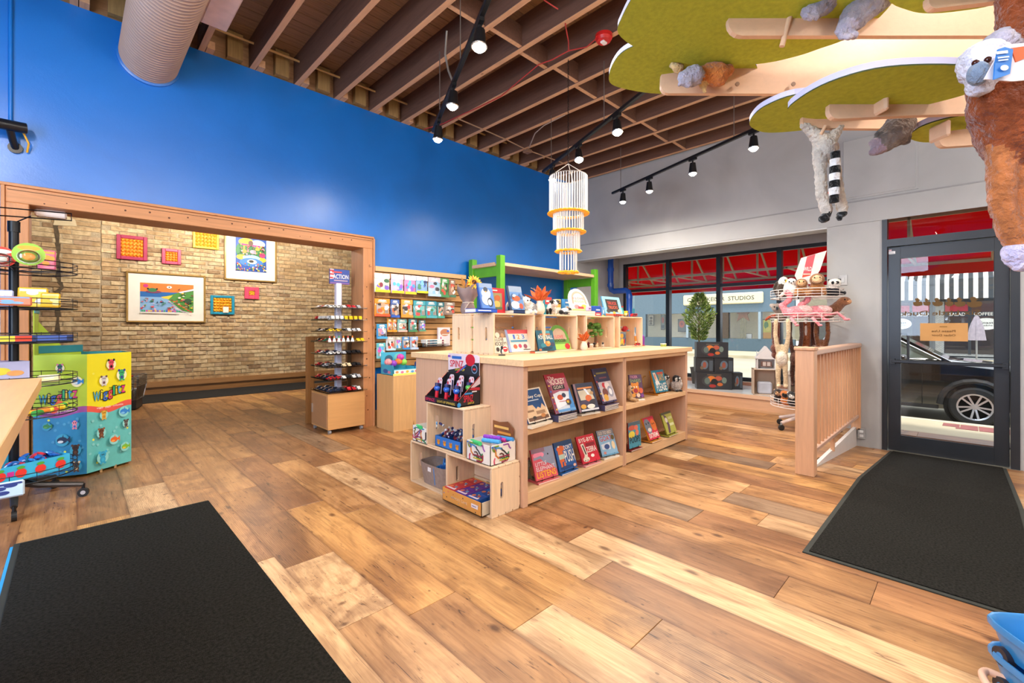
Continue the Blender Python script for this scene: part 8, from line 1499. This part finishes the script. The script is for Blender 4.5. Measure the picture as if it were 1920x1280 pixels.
# ---- cartons stacked in the bay
M_DKB = mat('2b2e33', .35, var=.15, vs=4)
SPOOK = [('e', .5, .5, .36, .38, '3a3c40'), ('e', .42, .62, .12, .18, 'c8702c'), ('e', .62, .66, .1, .14, 'a8503a'), ('e', .5, .42, .1, .22, '1a1c20'), ('e', .45, .2, .1, .1, '9a2c28'), ('e', .66, .3, .08, .1, 'b8622c'), ('e', .3, .5, .08, .2, '5a6a64'), ('e', .78, .55, .07, .18, '6a7a70'), ('r', .3, .84, .4, .05, '6a5a4a')]
GLOW = [('e', .5, .5, .2, .3, '5a6a78'), ('e', .5, .5, .1, .2, '8a4a3a'), ('r', .75, .1, .2, .7, '48525c'), ('e', .35, .3, .1, .12, '6a5a4a')]
def bay(u, v, X): q = onX(u, v, X); return q
for (lb, x, y, z, w, d, h, rz, f, sd) in (('bottom dark carton with the orange picture in the window bay', 6.86, 2.945, .223, .50, .18, .255, -1.0, SPOOK, GLOW), ('second dark carton squeezed beside the bottom one', 7.035, 3.02, .223, .15, .18, .255, -1.0, GLOW, GLOW),
        ('left carton of the middle pair in the dark stack', 6.875, 2.97, .479, .26, .17, .225, -1.0, GLOW, ()), ('right carton of the middle pair in the dark stack', 7.02, 2.745, .479, .27, .17, .225, -1.0, GLOW, GLOW), ('topmost dark carton with the orange picture', 6.87, 2.95, .705, .45, .2, .235, -1.0, SPOOK, GLOW)):
    pack('toy_carton', lb, (x, y, z), rz, w, d, h, M_DKB, f, sd, group='dark cartons stacked in the window bay')
bpy.data.objects['toy_carton.001'].location = (6.86 + .5 * math.cos(-1.0) + .008 * math.cos(-1) + .05, 2.945 + .5 * math.sin(-1.0) - .01 + .03, .223)
bpy.data.objects['toy_carton.003'].location = (6.875 + .27 * math.cos(-1.0), 2.97 + .27 * math.sin(-1.0), .479)
# potted tree
tp = at(1311, 600, 7.55); tr_ = thing('potted_tree', 'small leafy potted tree standing behind the dark cartons', 'plant', (tp.x, tp.y, .2225))
MB().lathe([(.11, 0), (.14, .25), (.15, .27), (.13, .26), (.11, .2)], mat('4a4642', .7), 18).build('pot', tr_, smooth=40); MB().tube([(0, 0, .2), (.01, 0, .5), (0, .01, .9), (.0, 0, 1.2)], [.014, .012, .009, .004], mat('6a5238', .9), 8).build('trunk', tr_)
lv = MB(); rr = random.Random(11); lm = [mat(c, .6, var=.2, vs=40) for c in ('7a9444', '94ac58', 'b0c070', '5f7a38')]
for k in range(2000):
    zz = rr.random(); rad = .20 * (1 + .25 * math.sin(9 * zz + 3)) * math.sin(PI * (.1 + .86 * zz)) ** .8 * math.sqrt(rr.random()); a = rr.uniform(0, 6.28); c = Vector((rad * math.cos(a), rad * math.sin(a), .72 + .78 * zz)); d = Vector((math.cos(a) * .8, math.sin(a) * .8, rr.uniform(.2, 1.1))).normalized(); L_ = rr.uniform(.04, .075); w = d.orthogonal().normalized() * L_ * .24
    lv.add([c, c + d * L_ * .5 + w, c + d * L_, c + d * L_ * .5 - w], [(0, 1, 2, 3)], rr.choice(lm))
lo = lv.build('foliage', tr_); lo['kind'] = 'stuff'
br = MB()
for k in range(24): zz = .7 + .03 * k; a = k * 2.4; br.tube([(0, 0, zz), (.1 * math.cos(a), .1 * math.sin(a), zz + .09)], [.005, .002], mat('6a5238', .9), 4)
br.build('branches', tr_)
# play houses
def house(label, x, y, z, w, d, h, rz, c, roof=True):
    o = thing('play_house', label, 'doll house', (x, y, z), rz, 'card play houses in the bay'); m = mat(c, .6, var=.05); T = .008
    bx('wall', 0, T, 0, d, 0, h, m, o); bx('wall', w - T, w, 0, d, 0, h, m, o); bx('floor_board', 0, w, 0, d, 0, T, m, o); bx('upper_floor', 0, w, 0, d, h - T, h, m, o); bx('back_wall', 0, w, d - T, d, 0, h, m, o)
    MB().prism([(.03, .0), (.1, 0), (.1, .16)] + [(.065 + .035 * math.cos(k * PI / 8), .16 + .035 * math.sin(k * PI / 8)) for k in range(9)] + [(.03, .16)], 0, .002, mat('d8e0ea', .4), plane((.0, d * .75, .06), (0, -1, 0), (0, 0, 1)) @ Tr(0, 0, -.003)).build('arch_window', o)
    if roof:
        MB().prism([(-.02, 0), (w + .02, 0), (w / 2, .17)], 0, d, m, plane((0, d, h), (1, 0, 0), (0, 0, 1))).build('roof', o)
        MB().box(w * .2, w * .8, -.003, 0, h * .25, h * .75, mat('6a4a40', .6)).box(w * .3, w * .48, -.004, -.003, h * .32, h * .68, mat('c8b8b0', .6)).box(w * .54, w * .72, -.004, -.003, h * .32, h * .68, mat('c8b8b0', .6)).build('window', o)
    else: MB().box(w * .2, w * .8, d * .2, d * .8, T, h * .5, mat('b8bcc8', .5), bev=.02).build('furniture', o)
    return o
house('large card play house standing on the bay platform', 6.83, 2.13, .223, .30, .24, .36, -1.15, 'cdb49c', False); house('white roofed play house stacked on the larger one', 6.86, 2.09, .584, .22, .2, .15, -1.15, 'dcd6d4', True)
house('smaller card play house farther right in the bay', 6.98, 1.72, .223, .26, .22, .3, -1.2, 'd4c4b4', True)
# blue pipe in the bay
M_PIPE = mat('0a4fb4', .22, var=.04, coat=.5); PXX = 7.47; PYY = 4.89; zE = 1.86
bp_ = thing('blue_pipe', 'glossy blue drain pipe stepping down beside the display window', 'pipe', (PXX, PYY, .222))
MB().tube([(0, 0, 2.36), (0, 0, zE - .222 + .1), (0, -.02, zE - .222 + .03), (0, -.08, zE - .222), (0, -.34, zE - .222), (0, -.39, zE - .222 - .03), (0, -.41, zE - .222 - .1), (0, -.41, 0)], .056, M_PIPE, 16).build('pipe', bp_, smooth=50)
for z in (zE - .222 + .12, zE + .2): MB().cyl((0, 0, z - .03), (0, 0, z + .03), .064, M_PIPE, n=16).build('coupling', bp_, smooth=40)
MB().cyl((0, -.41, zE - .222 - .16), (0, -.41, zE - .222 - .1), .064, M_PIPE, n=16).build('coupling', bp_, smooth=40)
# green trestle shelf
M_GRN = mat('5aa41e', .45, var=.06); gs = thing('green_table', 'tall green framed table with a pine top against the blue wall', 'table', (4.0, 4.3, 0)); GW, GD = 2.2, .66; M_GTOP = wood('d6b08c', .86, 0, .5, name='pale_plank', knots=False)
for x in (0, GW - .085):
    for y in (0, GD - .085): bx('leg', x, x + .085, y, y + .085, 0, 2.12, M_GRN, gs, .004)
    bx('end_apron', x + .02, x + .065, .085, GD - .085, 1.85, 1.985, M_GRN, gs, .003)
    bx('stretcher', x + .02, x + .065, .085, GD - .085, .3, .4, M_GRN, gs, .003)
for i in range(4): y = .02 + i * .16; bx('top_board', .087, GW - .087, y, y + .155, 1.985, 2.03, M_GTOP, gs, .003)
bx('top_board_end', -.02, .0, .1, GD - .1, 1.985, 2.03, M_GTOP, gs)
# ---- bead mobile
mob = thing('bead_mobile', 'tiered hanging mobile of clear beads with yellow scalloped rings', 'mobile', (3.40, 2.70, 1.66)); M_BEAD = mat('e9e4de', .15, var=.08, vs=300, spec=.8, coat=.6); M_YEL = mat('f0aa14', .4, var=.1)
tiers = [(2.613, 2.262, .178, 44, .2), (2.262, 2.085, .142, 34, .165), (2.085, 1.9, .107, 26, .126), (1.9, 1.70, .08, 18, .096)]
B0 = 1.66
for ti, (za, zb, r_, n, ry_) in enumerate(tiers):
    nb = int((za - zb) / .0125); prof = [(.0008, 0)]
    for k in range(nb): z = k * .0125; prof += [(.0018, -z), (.0076, -z - .006), (.0018, -z - .0122)]
    s0 = MB().lathe(prof, M_BEAD, 6).build('bead_string', mob, smooth=80)
    for k in range(n):
        a = 2 * PI * k / n; o = s0 if k == 0 else link('bead_string', s0.data, mob); o.location = (r_ * math.cos(a), r_ * math.sin(a), za - B0)
    m_ = max(8, int(n * .55)); q = MB()
    for k in range(m_): a = 2 * PI * k / m_; q.ell((ry_ * .86 * math.cos(a), ry_ * .86 * math.sin(a), 0), (.036 if ti < 2 else .028, .03 if ti < 2 else .024, .013), M_YEL, 10, 6, Rz(0))
    q.tube([(ry_ * .9 * math.cos(k * PI / 12), ry_ * .9 * math.sin(k * PI / 12), 0) for k in range(24)], .008, M_YEL, 6, closed=True); o = q.build('scalloped_ring', mob, smooth=60); o.location.z = zb - B0
MB().tube([(.18 * math.cos(k * PI / 12), .18 * math.sin(k * PI / 12), 2.615 - B0) for k in range(24)], .004, mat('b8b0a8', .3, metal=.8), 6, closed=True).build('top_hoop', mob)
for k in range(3): a = k * 2 * PI / 3 + .4; MB().tube([(.178 * math.cos(a), .178 * math.sin(a), 2.615 - B0), (0, 0, 2.74 - B0)], .0035, mat('e0d8cc', .6), 5).build('cord', mob)
ch_ = MB(); zc = 2.74 - B0
while zc < ZC - B0 - .02: k = int(zc * 40); ch_.tube([((.007 * math.cos(j * PI / 4) if k % 2 else 0), (0 if k % 2 else .007 * math.cos(j * PI / 4)), zc + .016 + .016 * math.sin(j * PI / 4)) for j in range(8)], .0022, mat('2a2420', .4, metal=.7), 4, closed=True); zc += .026
ch_.build('chain', mob); MB().tube([(0, 0, ZC - B0 - .03), (0, 0, ZC - B0)], .004, mat('2a2420', .4, metal=.7), 5).build('hook', mob)
# ================================================================= ALONG THE CEILING
M_DUCT = mat('b59a8c', .5, var=.05, vs=3, metal=.1); DXC, DZC, DR = .478, 3.495, .2
du = thing('air_duct', 'fat round beige air duct running into the blue wall', 'duct', (DXC, YW, DZC)); q = MB(); prof = []
for k in range(120): y = k * .042; prof += [(DR, y), (DR + (.006 if k % 1 == 0 else 0), y + .006), (DR, y + .012)]
q.lathe(prof, M_DUCT, 36, M=Rx(PI / 2)); q.build('duct', du, smooth=60)
MB().lathe([(DR + .02, 0), (DR + .02, .02), (DR, .03)], M_BLUE, 36, M=Rx(PI / 2)).build('wall_collar', du, smooth=40)
ub = thing('ceiling_unit', 'beige square vent box hung beside the air duct', 'vent', (.69, 3.3, 3.5)); 
MB().box(0, .18, 0, .81, 0, .235, mat('d8b8a8', .45, var=.04), bev=.006).build('casing', ub); MB().box(.01, .17, .02, .79, -.006, 0, mat('dcbfb0', .4), bev=.002).build('cover', ub); MB().cyl((.09, .4, .235), (.09, .4, .5), .02, mat('8a8078', .5), n=8).build('hanger', ub)
fa = onZ(1132, 66, ZC); st_ = thing('fire_strobe', 'round red fire alarm strobe under the joists', 'fire alarm', (fa.x, fa.y, ZC)); M_FR = mat('c8201c', .4)
MB().cyl((0, 0, 0), (0, 0, -.03), .075, M_FR, n=24).cyl((0, 0, -.03), (0, 0, -.055), .07, M_FR, r1=.06, n=24).build('housing', st_, smooth=30); MB().box(-.03, .03, -.02, .02, -.075, -.054, mat('e6e0dc', .2), bev=.006).build('lens', st_)
def wire(name, label, pts, r, c, cat, Z=None): q = [onZ(u, v, Z if Z else ZC - .006) if len(p_) == 2 else Vector(p_) for p_ in pts for (u, v) in [p_[:2]]]; o = MB().tube(q, r, mat(c, .5), 6).build(name, smooth=60); return tag(o, label, cat)
wire('red_cable', 'red alarm cable looping along the joists to the fire strobe', [(1118, 72), (1100, 88), (1066, 95), (1035, 112), (1010, 121), (975, 150), (940, 180), (900, 200), (868, 214), (830, 232), (795, 242)], .006, 'b83a34', 'cable'); wire('red_cable', 'short red alarm cable at the top of the picture', [(1020, 0), (1032, 8), (1046, 17)], .006, 'b83a34', 'cable'); wire('red_cable', 'red alarm cable branch climbing between two joists', [(1066, 95), (1066, 78), (1061, 52), (1060, 44)], .006, 'b83a34', 'cable')
wire('conduit', 'thin beige conduit crossing the joists to the junction box', [(858, 222), (900, 240), (950, 262), (986, 280), (1030, 296), (1062, 308)], .008, 'a88468', 'conduit'); wire('conduit', 'curved beige conduit above the middle track light', [(992, 277), (1003, 250), (1020, 235), (1060, 215)], .007, 'b8a08c', 'conduit')
jb = onZ(989, 281, ZC); bx_ = tag(MB().box(jb.x - .05, jb.x + .05, jb.y - .05, jb.y + .05, ZC - .04, ZC, mat('8a6a54', .6), bev=.004).build('junction_box'), 'small brown junction box under the joists', 'junction box'); MB().cyl((jb.x, jb.y, ZC - .046), (jb.x, jb.y, ZC - .04), .035, mat('7a5a48', .6), n=14).build('cover', bx_)
o = tag(MB().tube([(-.2, YW - .14, 3.92), (6.3, YW - .14, 3.92)], .012, mat('b8905c', .5, metal=.3), 8).build('conduit', smooth=60), 'long copper toned conduit threading the joists by the blue wall', 'conduit')
for (u0, lb) in ((822, 'grey flexible conduit arching down to the first track light'),): o = tag(MB().tube([(2.30, 3.15, ZC - .02), (2.32, 3.2, 3.55), (2.28, 3.1, 3.35), (2.2, 2.93, 3.16)], .009, mat('9a948c', .4, metal=.4), 8).build('conduit', smooth=60), lb, 'conduit')
sc_ = onY(14, 250, YW); sc = thing('security_camera', 'small black and blue security camera high on the blue wall', 'camera', (sc_.x, YW, sc_.z)); M_SC = mat('16181e', .3)
MB().cyl((.10, -.10, .035), (-.07, -.14, .02), .038, M_SC, n=18).cyl((-.07, -.14, .02), (-.075, -.141, .0195), .03, mat('2a4ac0', .15, coat=.8), n=18).build('camera_body', sc, smooth=40); MB().tube([(.02, -.1, .0), (.03, -.06, -.06), (.04, -.01, -.10)], .022, M_SC, 10).cyl((.04, 0, -.10), (.04, -.02, -.10), .04, M_SC, n=14).build('bracket', sc, smooth=40); MB().tube([(.08, -.06, .02), (.11, -.05, -.06), (.10, -.02, -.12)], .007, mat('d8a01c', .5), 6).build('yellow_lead', sc, smooth=60)
cp = onY(20, 100, YW).x; tag(MB().tube([(cp, YW - .012, sc_.z + .06), (cp, YW - .012, 3.73)], .012, M_BLUE, 8).build('wall_conduit', smooth=60), 'blue painted conduit running up from the security camera', 'conduit')
# ================================================================= LEAF CANOPY WITH PLUSH ANIMALS, UPPER RIGHT
M_FELT = mat('b2bb34', .9, var=.12, vs=60, bump=.3, bs=500); M_EDGE = mat('b9b5cf', .5, var=.03); M_PLY = wood('e0b795', .92, 0, .4, name='birch_ply', knots=False); M_DKL = mat('2f3a14', .8)
cn = thing('leaf_canopy', 'plywood tree display with big green leaves reaching in from the upper right', 'display stand', (2.62, -.68, 0))
def cpart(mb, name, smooth=None): o = mb.build(name, cn, smooth=smooth); o.location = (-2.62, .68, 0); return o
def smoothpoly(pts, n=4):
    out = []; k = len(pts)
    for i in range(k):
        p0, p1, p2, p3 = [Vector(pts[(i + j - 1) % k]) for j in range(4)]
        for s in range(n):
            t = s / n; out.append(.5 * ((2 * p1) + (-p0 + p2) * t + (2 * p0 - 5 * p1 + 4 * p2 - p3) * t * t + (-p0 + 3 * p1 - 3 * p2 + p3) * t ** 3))
    return out
def leaf(pix, z, th=.02):
    q = smoothpoly([tuple(onZ(u, v, z).xy) for u, v in pix]); q = [(p.x, p.y) for p in q]
    if sum(a[0] * b[1] - b[0] * a[1] for a, b in zip(q, q[1:] + q[:1])) < 0: q.reverse()
    m = MB().prism(q, z, z + th, M_FELT, side=M_EDGE, top=M_PLY); c = sum((Vector(p) for p in q), Vector((0, 0))) / len(q)
    m.prism([tuple(c + (Vector(p) - c) * 1.003) for p in q], z - .0015, z + .0025, M_FELT, side=M_DKL)
    return cpart(m, 'leaf')
leaf([(1160, 62), (1195, 90), (1245, 110), (1307, 121), (1370, 122), (1437, 117), (1495, 104), (1537, 90), (1585, 72), (1650, 30), (1690, -30), (1690, -100), (1610, -170), (1480, -205), (1350, -180), (1250, -110), (1195, -20), (1167, 32)], 2.15)
leaf([(1143, 137), (1147, 157), (1182, 168), (1237, 175), (1320, 172), (1390, 155), (1420, 130), (1390, 100), (1320, 80), (1230, 78), (1185, 88), (1158, 107)], 2.165)
leaf([(1478, 209), (1530, 222), (1620, 215), (1720, 199), (1820, 173), (1872, 146), (1835, 126), (1740, 121), (1640, 129), (1555, 154), (1500, 184)], 1.85)
leaf([(1406, 234), (1432, 247), (1480, 246), (1540, 238), (1600, 225), (1640, 205), (1620, 185), (1560, 175), (1490, 178), (1440, 196), (1415, 214)], 1.925)
leaf([(1705, 257), (1732, 266), (1775, 262), (1830, 252), (1880, 238), (1890, 222), (1850, 213), (1800, 217), (1755, 227), (1722, 240)], 1.835)
leaf([(1664, -6), (1703, 18), (1745, 24), (1803, 19), (1860, 8), (1900, -20), (1890, -80), (1820, -130), (1740, -130), (1690, -80)], 2.02)
def arm(name, tips, t, tt, th=.018, z_cut=None):
    """upright plywood board: tips = side outline read in the picture, standing across the view at distance t"""
    p = [at(u, v, t) for u, v in tips]; o = at(tips[0][0], 612, t); xd = Vector((RT[0], RT[1], 0)); M = plane((o.x, o.y, 0), xd, (0, 0, 1))
    return cpart(MB().prism([((q - Vector((o.x, o.y, 0))).dot(xd), q.z) for q in p], -th / 2, th / 2, M_PLY, M), name)
def rounded(u0, vt, vb, r=10): 
    return [(u0 + r - r * math.cos(k * PI / 8 * .5 * 2), (vb - r) + r * math.sin(k * PI / 8)) for k in range(5)]
arm('branch_board', [(1364, 36)] + rounded(1363, 36, 70, 26) + [(2010, 70), (2010, -20), (1700, 8)], 1.42, 0)
arm('branch_board', [(1239, 142)] + rounded(1238, 142, 177, 14) + [(1500, 178), (1990, 178), (1990, 40), (1640, 60), (1480, 108)], 1.72, 0)
arm('branch_board', [(1552, 194)] + rounded(1551, 194, 225, 16) + [(1700, 219), (1960, 210), (1960, 120), (1720, 160)], 1.36, 0)
arm('branch_board', [(1503, 219)] + rounded(1502, 219, 242, 12) + [(1660, 243), (1960, 236), (1960, 205), (1660, 215)], 1.6, 0)
arm('branch_board', [(1757, 250)] + rounded(1756, 250, 277, 14) + [(1850, 272), (1990, 262), (1990, 225), (1850, 238)], 1.45, 0)
arm('branch_board', [(1737, -8)] + rounded(1736, -8, 20, 14) + [(1800, 14), (2000, -10), (2000, -60), (1800, -40)], 1.15, 0)
def cross(u, v0, v1, t, w=.014, ln=.10, slant=0):
    a, b = at(u, v0, t), at(u + slant, v1, t); d = Vector((FW[0], FW[1], 0)); z0, z1 = min(a.z, b.z), max(a.z, b.z); x = Vector((RT[0], RT[1], 0))
    M = plane((a.x, a.y, 0), d, (0, 0, 1)); cpart(MB().box(-ln / 2, ln / 2, z0, z1, -w / 2, w / 2, M_PLY, M, bev=.006), 'cross_piece')
cross(1649, 148, 214, 1.34, .016, .06); cross(1762, 232, 262, 1.44, .014, .07)
a, b = at(1492, -10, 1.40), at(1466, 87, 1.42); cpart(MB().tube([a, b], .008, M_PLY, 10), 'peg', 50)
a, b = at(1548, 236, 1.58), at(1538, 253, 1.58); cpart(MB().tube([a, b], .006, M_PLY, 8), 'peg', 50)
for (u, v, t) in ((1382, 158, 1.71), (1487, 158, 1.71)): p = at(u, v, t - .008); cpart(MB().cyl(p, p - Vector((FW[0], FW[1], 0)) * .004, .008, mat('8a6a54', .5), n=12), 'bolt')
cpart(MB().box(2.53, 2.71, -.77, -.59, 0, 2.5, M_PLY, bev=.01), 'trunk'); cpart(MB().box(2.42, 2.82, -.88, -.48, 0, .05, M_PLY, bev=.01), 'base')
for (u, t) in ((2010, 1.42), (1990, 1.72), (1960, 1.36), (1960, 1.6), (1990, 1.45), (2000, 1.15)):
    v = {1.42: 30, 1.72: 110, 1.36: 165, 1.6: 222, 1.45: 245, 1.15: -35}[t]; p = at(u, v, t); q = Vector((2.62, -.68, p.z)); cpart(MB().beam(p, q, .02, .05, M_PLY), 'strut')
# plush on the branches
def pb(pts, t): return [tuple(at(u, v, t + (d if len(x_) > 2 else 0))) for x_ in pts for (u, v, d) in [tuple(x_) + (0,) * (3 - len(x_))]]
def rp(px_, t): return px_ * t / F
def hung(name, label, t, limbs, balls, vox=.008, cat='plush toy', jit=.0015):
    prims = [('l', pb(p, t), [rp(r, t) for r in rs], m) for p, rs, m in limbs] + [('e', tuple(at(u, v, t + dd)), (rp(r, t),) * 3, m) for u, v, r, dd, m in balls]
    z = min(min(q[2] for q in p[1]) if p[0] == 'l' else p[1][2] for p in prims); c = prims[0][1][0] if prims[0][0] == 'l' else prims[0][1]
    o = thing(name, label, cat, (c[0], c[1], z)); b = blob('body', o, prims, vox, jit); b.location = (-c[0], -c[1], -z); o['_o'] = 0; del o['_o']; return o, Vector((c[0], c[1], z))
def at_part(o, org, mb, name, smooth=60): q = mb.build(name, o, smooth=smooth); q.location = -org; return q
lg_, lw_, lb_ = fur('c8bcae'), fur('e6e0da'), fur('141414')
T_ = 1.6
o, g = hung('plush_lemur', 'ring tailed plush lemur hanging head up from a low branch', T_, [([(1508, 236), (1528, 250), (1545, 272)], [8, 11, 18], lg_), ([(1576, 238), (1562, 255), (1550, 272)], [7, 11, 17], lg_), ([(1538, 290), (1538, 320), (1540, 365), (1549, 392)], [14, 10, 10, 11], lg_), ([(1562, 290), (1570, 335), (1574, 368), (1579, 390)], [10, 8, 9.5, 10], lg_)], [(1548, 280, 21, 0, lg_), (1550, 401, 9, 0, lb_), (1545, 410, 9, -.02, lb_), (1579, 399, 9, 0, lb_), (1574, 408, 6, -.01, lb_)], .0055)
for k in range(7): a = at(1566 - k * .4, 285 + k * 13.5, T_ - .05); b = at(1566 - k * .4 + .5, 285 + (k + 1) * 13.5, T_ - .05); at_part(o, g, MB().cyl(a, b, rp(8.5 if k not in (0, 6) else 7.5, T_), fur('141414') if k % 2 == 0 else fur('eae6e2'), n=14), 'tail_ring')
at_part(o, g, MB().ell(tuple(at(1556, 361, T_ - .035)), .006, 'd8482c', 8, 6), 'red_tag')
gk = fur('8d8690'); gk2 = fur('a8a0b0')
hung('plush_koala', 'grey plush paws of a koala draped over the top branch', 1.36, [([(1560, -20), (1545, 5), (1530, 18)], [26, 22, 17], gk), ([(1640, -30), (1620, 10), (1600, 35)], [34, 30, 24], gk), ([(1600, 35), (1588, 50), (1583, 62)], [22, 17, 12], gk2), ([(1530, 18), (1518, 22), (1510, 22)], [16, 13, 9], gk2), ([(1640, 5), (1655, 0)], [22, 18], fur('7a6f66'))], [(1578, 68, 7, -.015, gk2), (1590, 70, 7, -.02, gk2), (1601, 66, 7, -.015, gk2), (1572, 58, 7, 0, gk2), (1510, 30, 6, -.015, gk2), (1520, 34, 6, -.015, gk2), (1530, 33, 6, -.01, gk2)], .005)
orf, gf = fur('c8783a'), fur('a9a2b2')
o, g = hung('plush_monkey', 'orange haired plush monkey with a grey face lying on a branch', 1.66, [([(1345, 140), (1330, 138), (1315, 140)], [22, 20, 16], orf), ([(1345, 140), (1365, 132)], [20, 12], orf), ([(1318, 158), (1322, 172)], [7, 4], fur('e0b878'))], [(1300, 142, 19, -.03, gf), (1282, 145, 12, -.04, gf), (1277, 155, 7, -.05, gf), (1290, 156, 8, -.05, gf), (1272, 128, 10, .02, fur('e0b47a')), (1262, 122, 7, .02, fur('e8c890'))], .007)
hung('plush_bat', 'grey plush bear cub gripping the low right hand branch', 1.5, [([(1690, 232), (1675, 250), (1660, 265)], [24, 25, 20], fur('7f7268')), ([(1660, 268), (1645, 280), (1637, 284)], [15, 11, 8], fur('a58c94')), ([(1690, 240), (1698, 262)], [16, 10], fur('5f5650'))], [(1650, 252, 9, 0, fur('6f665e')), (1640, 268, 9, 0, fur('b09aa0'))], .007)
rd, rd2, fc = fur('8a4422', .3), fur('b06a3c', .3), fur('dcd8e6')
o, g = hung('plush_sloth', 'large rust brown plush ape with a pale face and shop tags at the right edge', 1.12, [([(1905, -20), (1915, 60), (1905, 140)], [30, 34, 40], rd), ([(1860, 150), (1900, 200), (1910, 250)], [36, 66, 60], rd), ([(1880, 215), (1876, 300), (1878, 380), (1892, 440)], [28, 22, 20, 17], rd2), ([(1928, 230), (1930, 320), (1926, 400), (1917, 460)], [34, 27, 24, 21], rd2), ([(1840, 170), (1855, 200), (1900, 220)], [24, 34, 50], rd)], [(1846, 118, 38, -.06, fc), (1875, 82, 26, -.02, gf), (1838, 160, 20, -.05, fc), (1900, 72, 20, 0, fur('e8e4ee')), (1908, 475, 24, 0, fur('c8c0e0')), (1912, 495, 16, 0, fur('d4cce8'))], .009, jit=.0022)
at_part(o, g, MB().ell(tuple(at(1834, 138, 1.02)), (.024, .02, .026), fur('7f90a8'), 14, 10), 'muzzle'); 
for (u, v) in ((1829, 118), (1852, 112)): at_part(o, g, MB().ell(tuple(at(u, v, 1.015)), .007, mat('3a140c', .1), 10, 8), 'eye')
def card(pix, t, m, name='swing_tag'): 
    p = [at(u, v, t) for u, v in pix]; nrm = Vector((FW[0], FW[1], 0)); q = MB(); n = len(p); q.add([tuple(x) for x in p] + [tuple(x + nrm * .003) for x in p], [tuple(range(n)), tuple(range(2 * n - 1, n - 1, -1))] + [(i, (i + 1) % n, n + (i + 1) % n, n + i) for i in range(n)], m); return at_part(o, g, q, name, None)
card([(1882, 84), (1925, 80), (1925, 150), (1900, 152), (1846, 148)], .985, mat('e9e6ee', .4)); card([(1896, 90), (1925, 86), (1925, 108), (1905, 116)], .983, mat('e0602c', .4)); card([(1872, 92), (1884, 88), (1900, 92), (1894, 138), (1864, 149), (1866, 120)], .975, mat('2f7ac8', .35))
pq = at(1868, 140, .973); MBt = MB().art(.05, .06, [('r', .1, .72, .5, .1, 'f0f0f4'), ('r', .12, .56, .5, .05, 'cfdff0'), ('r', .12, .46, .44, .05, 'cfdff0'), ('e', .34, .2, .18, .1, 'e8eef6')], plane(pq, (RT[0], RT[1], .12), (-.1 * RT[0], -.1 * RT[1], 1))); at_part(o, g, MBt, 'tag_print', None)
# ================================================================= TOY WAGONS, LOWER RIGHT
M_BP = mat('2f8ad0', .35, var=.04, coat=.2); A_ = Vector((2.19 + .06, -.055 - .055, 0)); ex = Vector((-.79, -.61, 0)).normalized(); ang = math.atan2(ex.y, ex.x)
def wagon(label, z, s=1.0, dx=0.0):
    o = thing('toy_wagon', label, 'toy wagon', A_ + Vector((dx, -dx, z)), ang, 'stacked blue toy wagons'); n = 32; vs_ = []; W, D = .34 * s, .24 * s; cx, cy = W / 2, D / 2 - D
    def ring(sc, zz):
        for j in range(n):
            a = 2 * PI * j / n; ca, sa = math.cos(a), math.sin(a); k = 1 / (abs(ca) ** 5 + abs(sa) ** 5) ** .2; vs_.append((cx + W / 2 * sc * k * ca, -cy - D + D / 2 * sc * k * sa + D * .5 - .12 * s + D * .5, zz))
    for sc, zz in ((.8, .03), (.93, .105), (1.0, .105), (1.01, .12), (1.0, .128), (.95, .126), (.9, .11), (.78, .04)): ring(sc, zz)
    k = 8; fs = [(i * n + j, i * n + (j + 1) % n, (i + 1) * n + (j + 1) % n, (i + 1) * n + j) for i in range(k - 1) for j in range(n)] + [tuple(range(n - 1, -1, -1)), tuple(range((k - 1) * n, k * n))]
    MB().add(vs_, fs, M_BP).build('tub', o, smooth=50)
    ys = [v_[1] for v_ in vs_]; y0, y1 = min(ys), max(ys)
    for x in (W * .22, W * .78):
        for y in (y0 + .02, y1 - .02): MB().cyl((x, y - .012, .028), (x, y + .012, .028), .028, mat('2a2630', .5), n=18).cyl((x, y - .0125, .028), (x, y + .0125, .028), .012, M_BP, n=12).build('wheel', o, smooth=40)
    return o
wagon('lower blue plastic toy wagon of the stack at the bottom right', .0); wagon('upper blue plastic toy wagon with dark wheels at the bottom right', .098, 1.02)
pts = [onZ(u, v, .05) for u, v in ((1935, 1300), (1895, 1278), (1862, 1262), (1848, 1258), (1842, 1264), (1850, 1282), (1875, 1310))]
tag(MB().tube(smoothpoly([tuple(p) for p in pts], 3)[:-3], .011, mat('e0b49c', .6), 10).build('pull_rope', smooth=60), 'peach coloured pull rope loop lying beside the toy wagons', 'rope')
q = onZ(1916, 1112, .26); o = thing('sand_shovel', 'turquoise toy shovel standing in the upper wagon', 'toy', (q.x + .02, q.y - .03, .14)); MB().box(-.03, .03, -.004, .004, 0, .12, mat('3ac0c8', .4), bev=.003).build('blade', o); MB().cyl((0, 0, .1), (0, 0, .16), .008, mat('3ac0c8', .4), n=10).build('handle', o)
bpy.data.scenes.remove(TS)
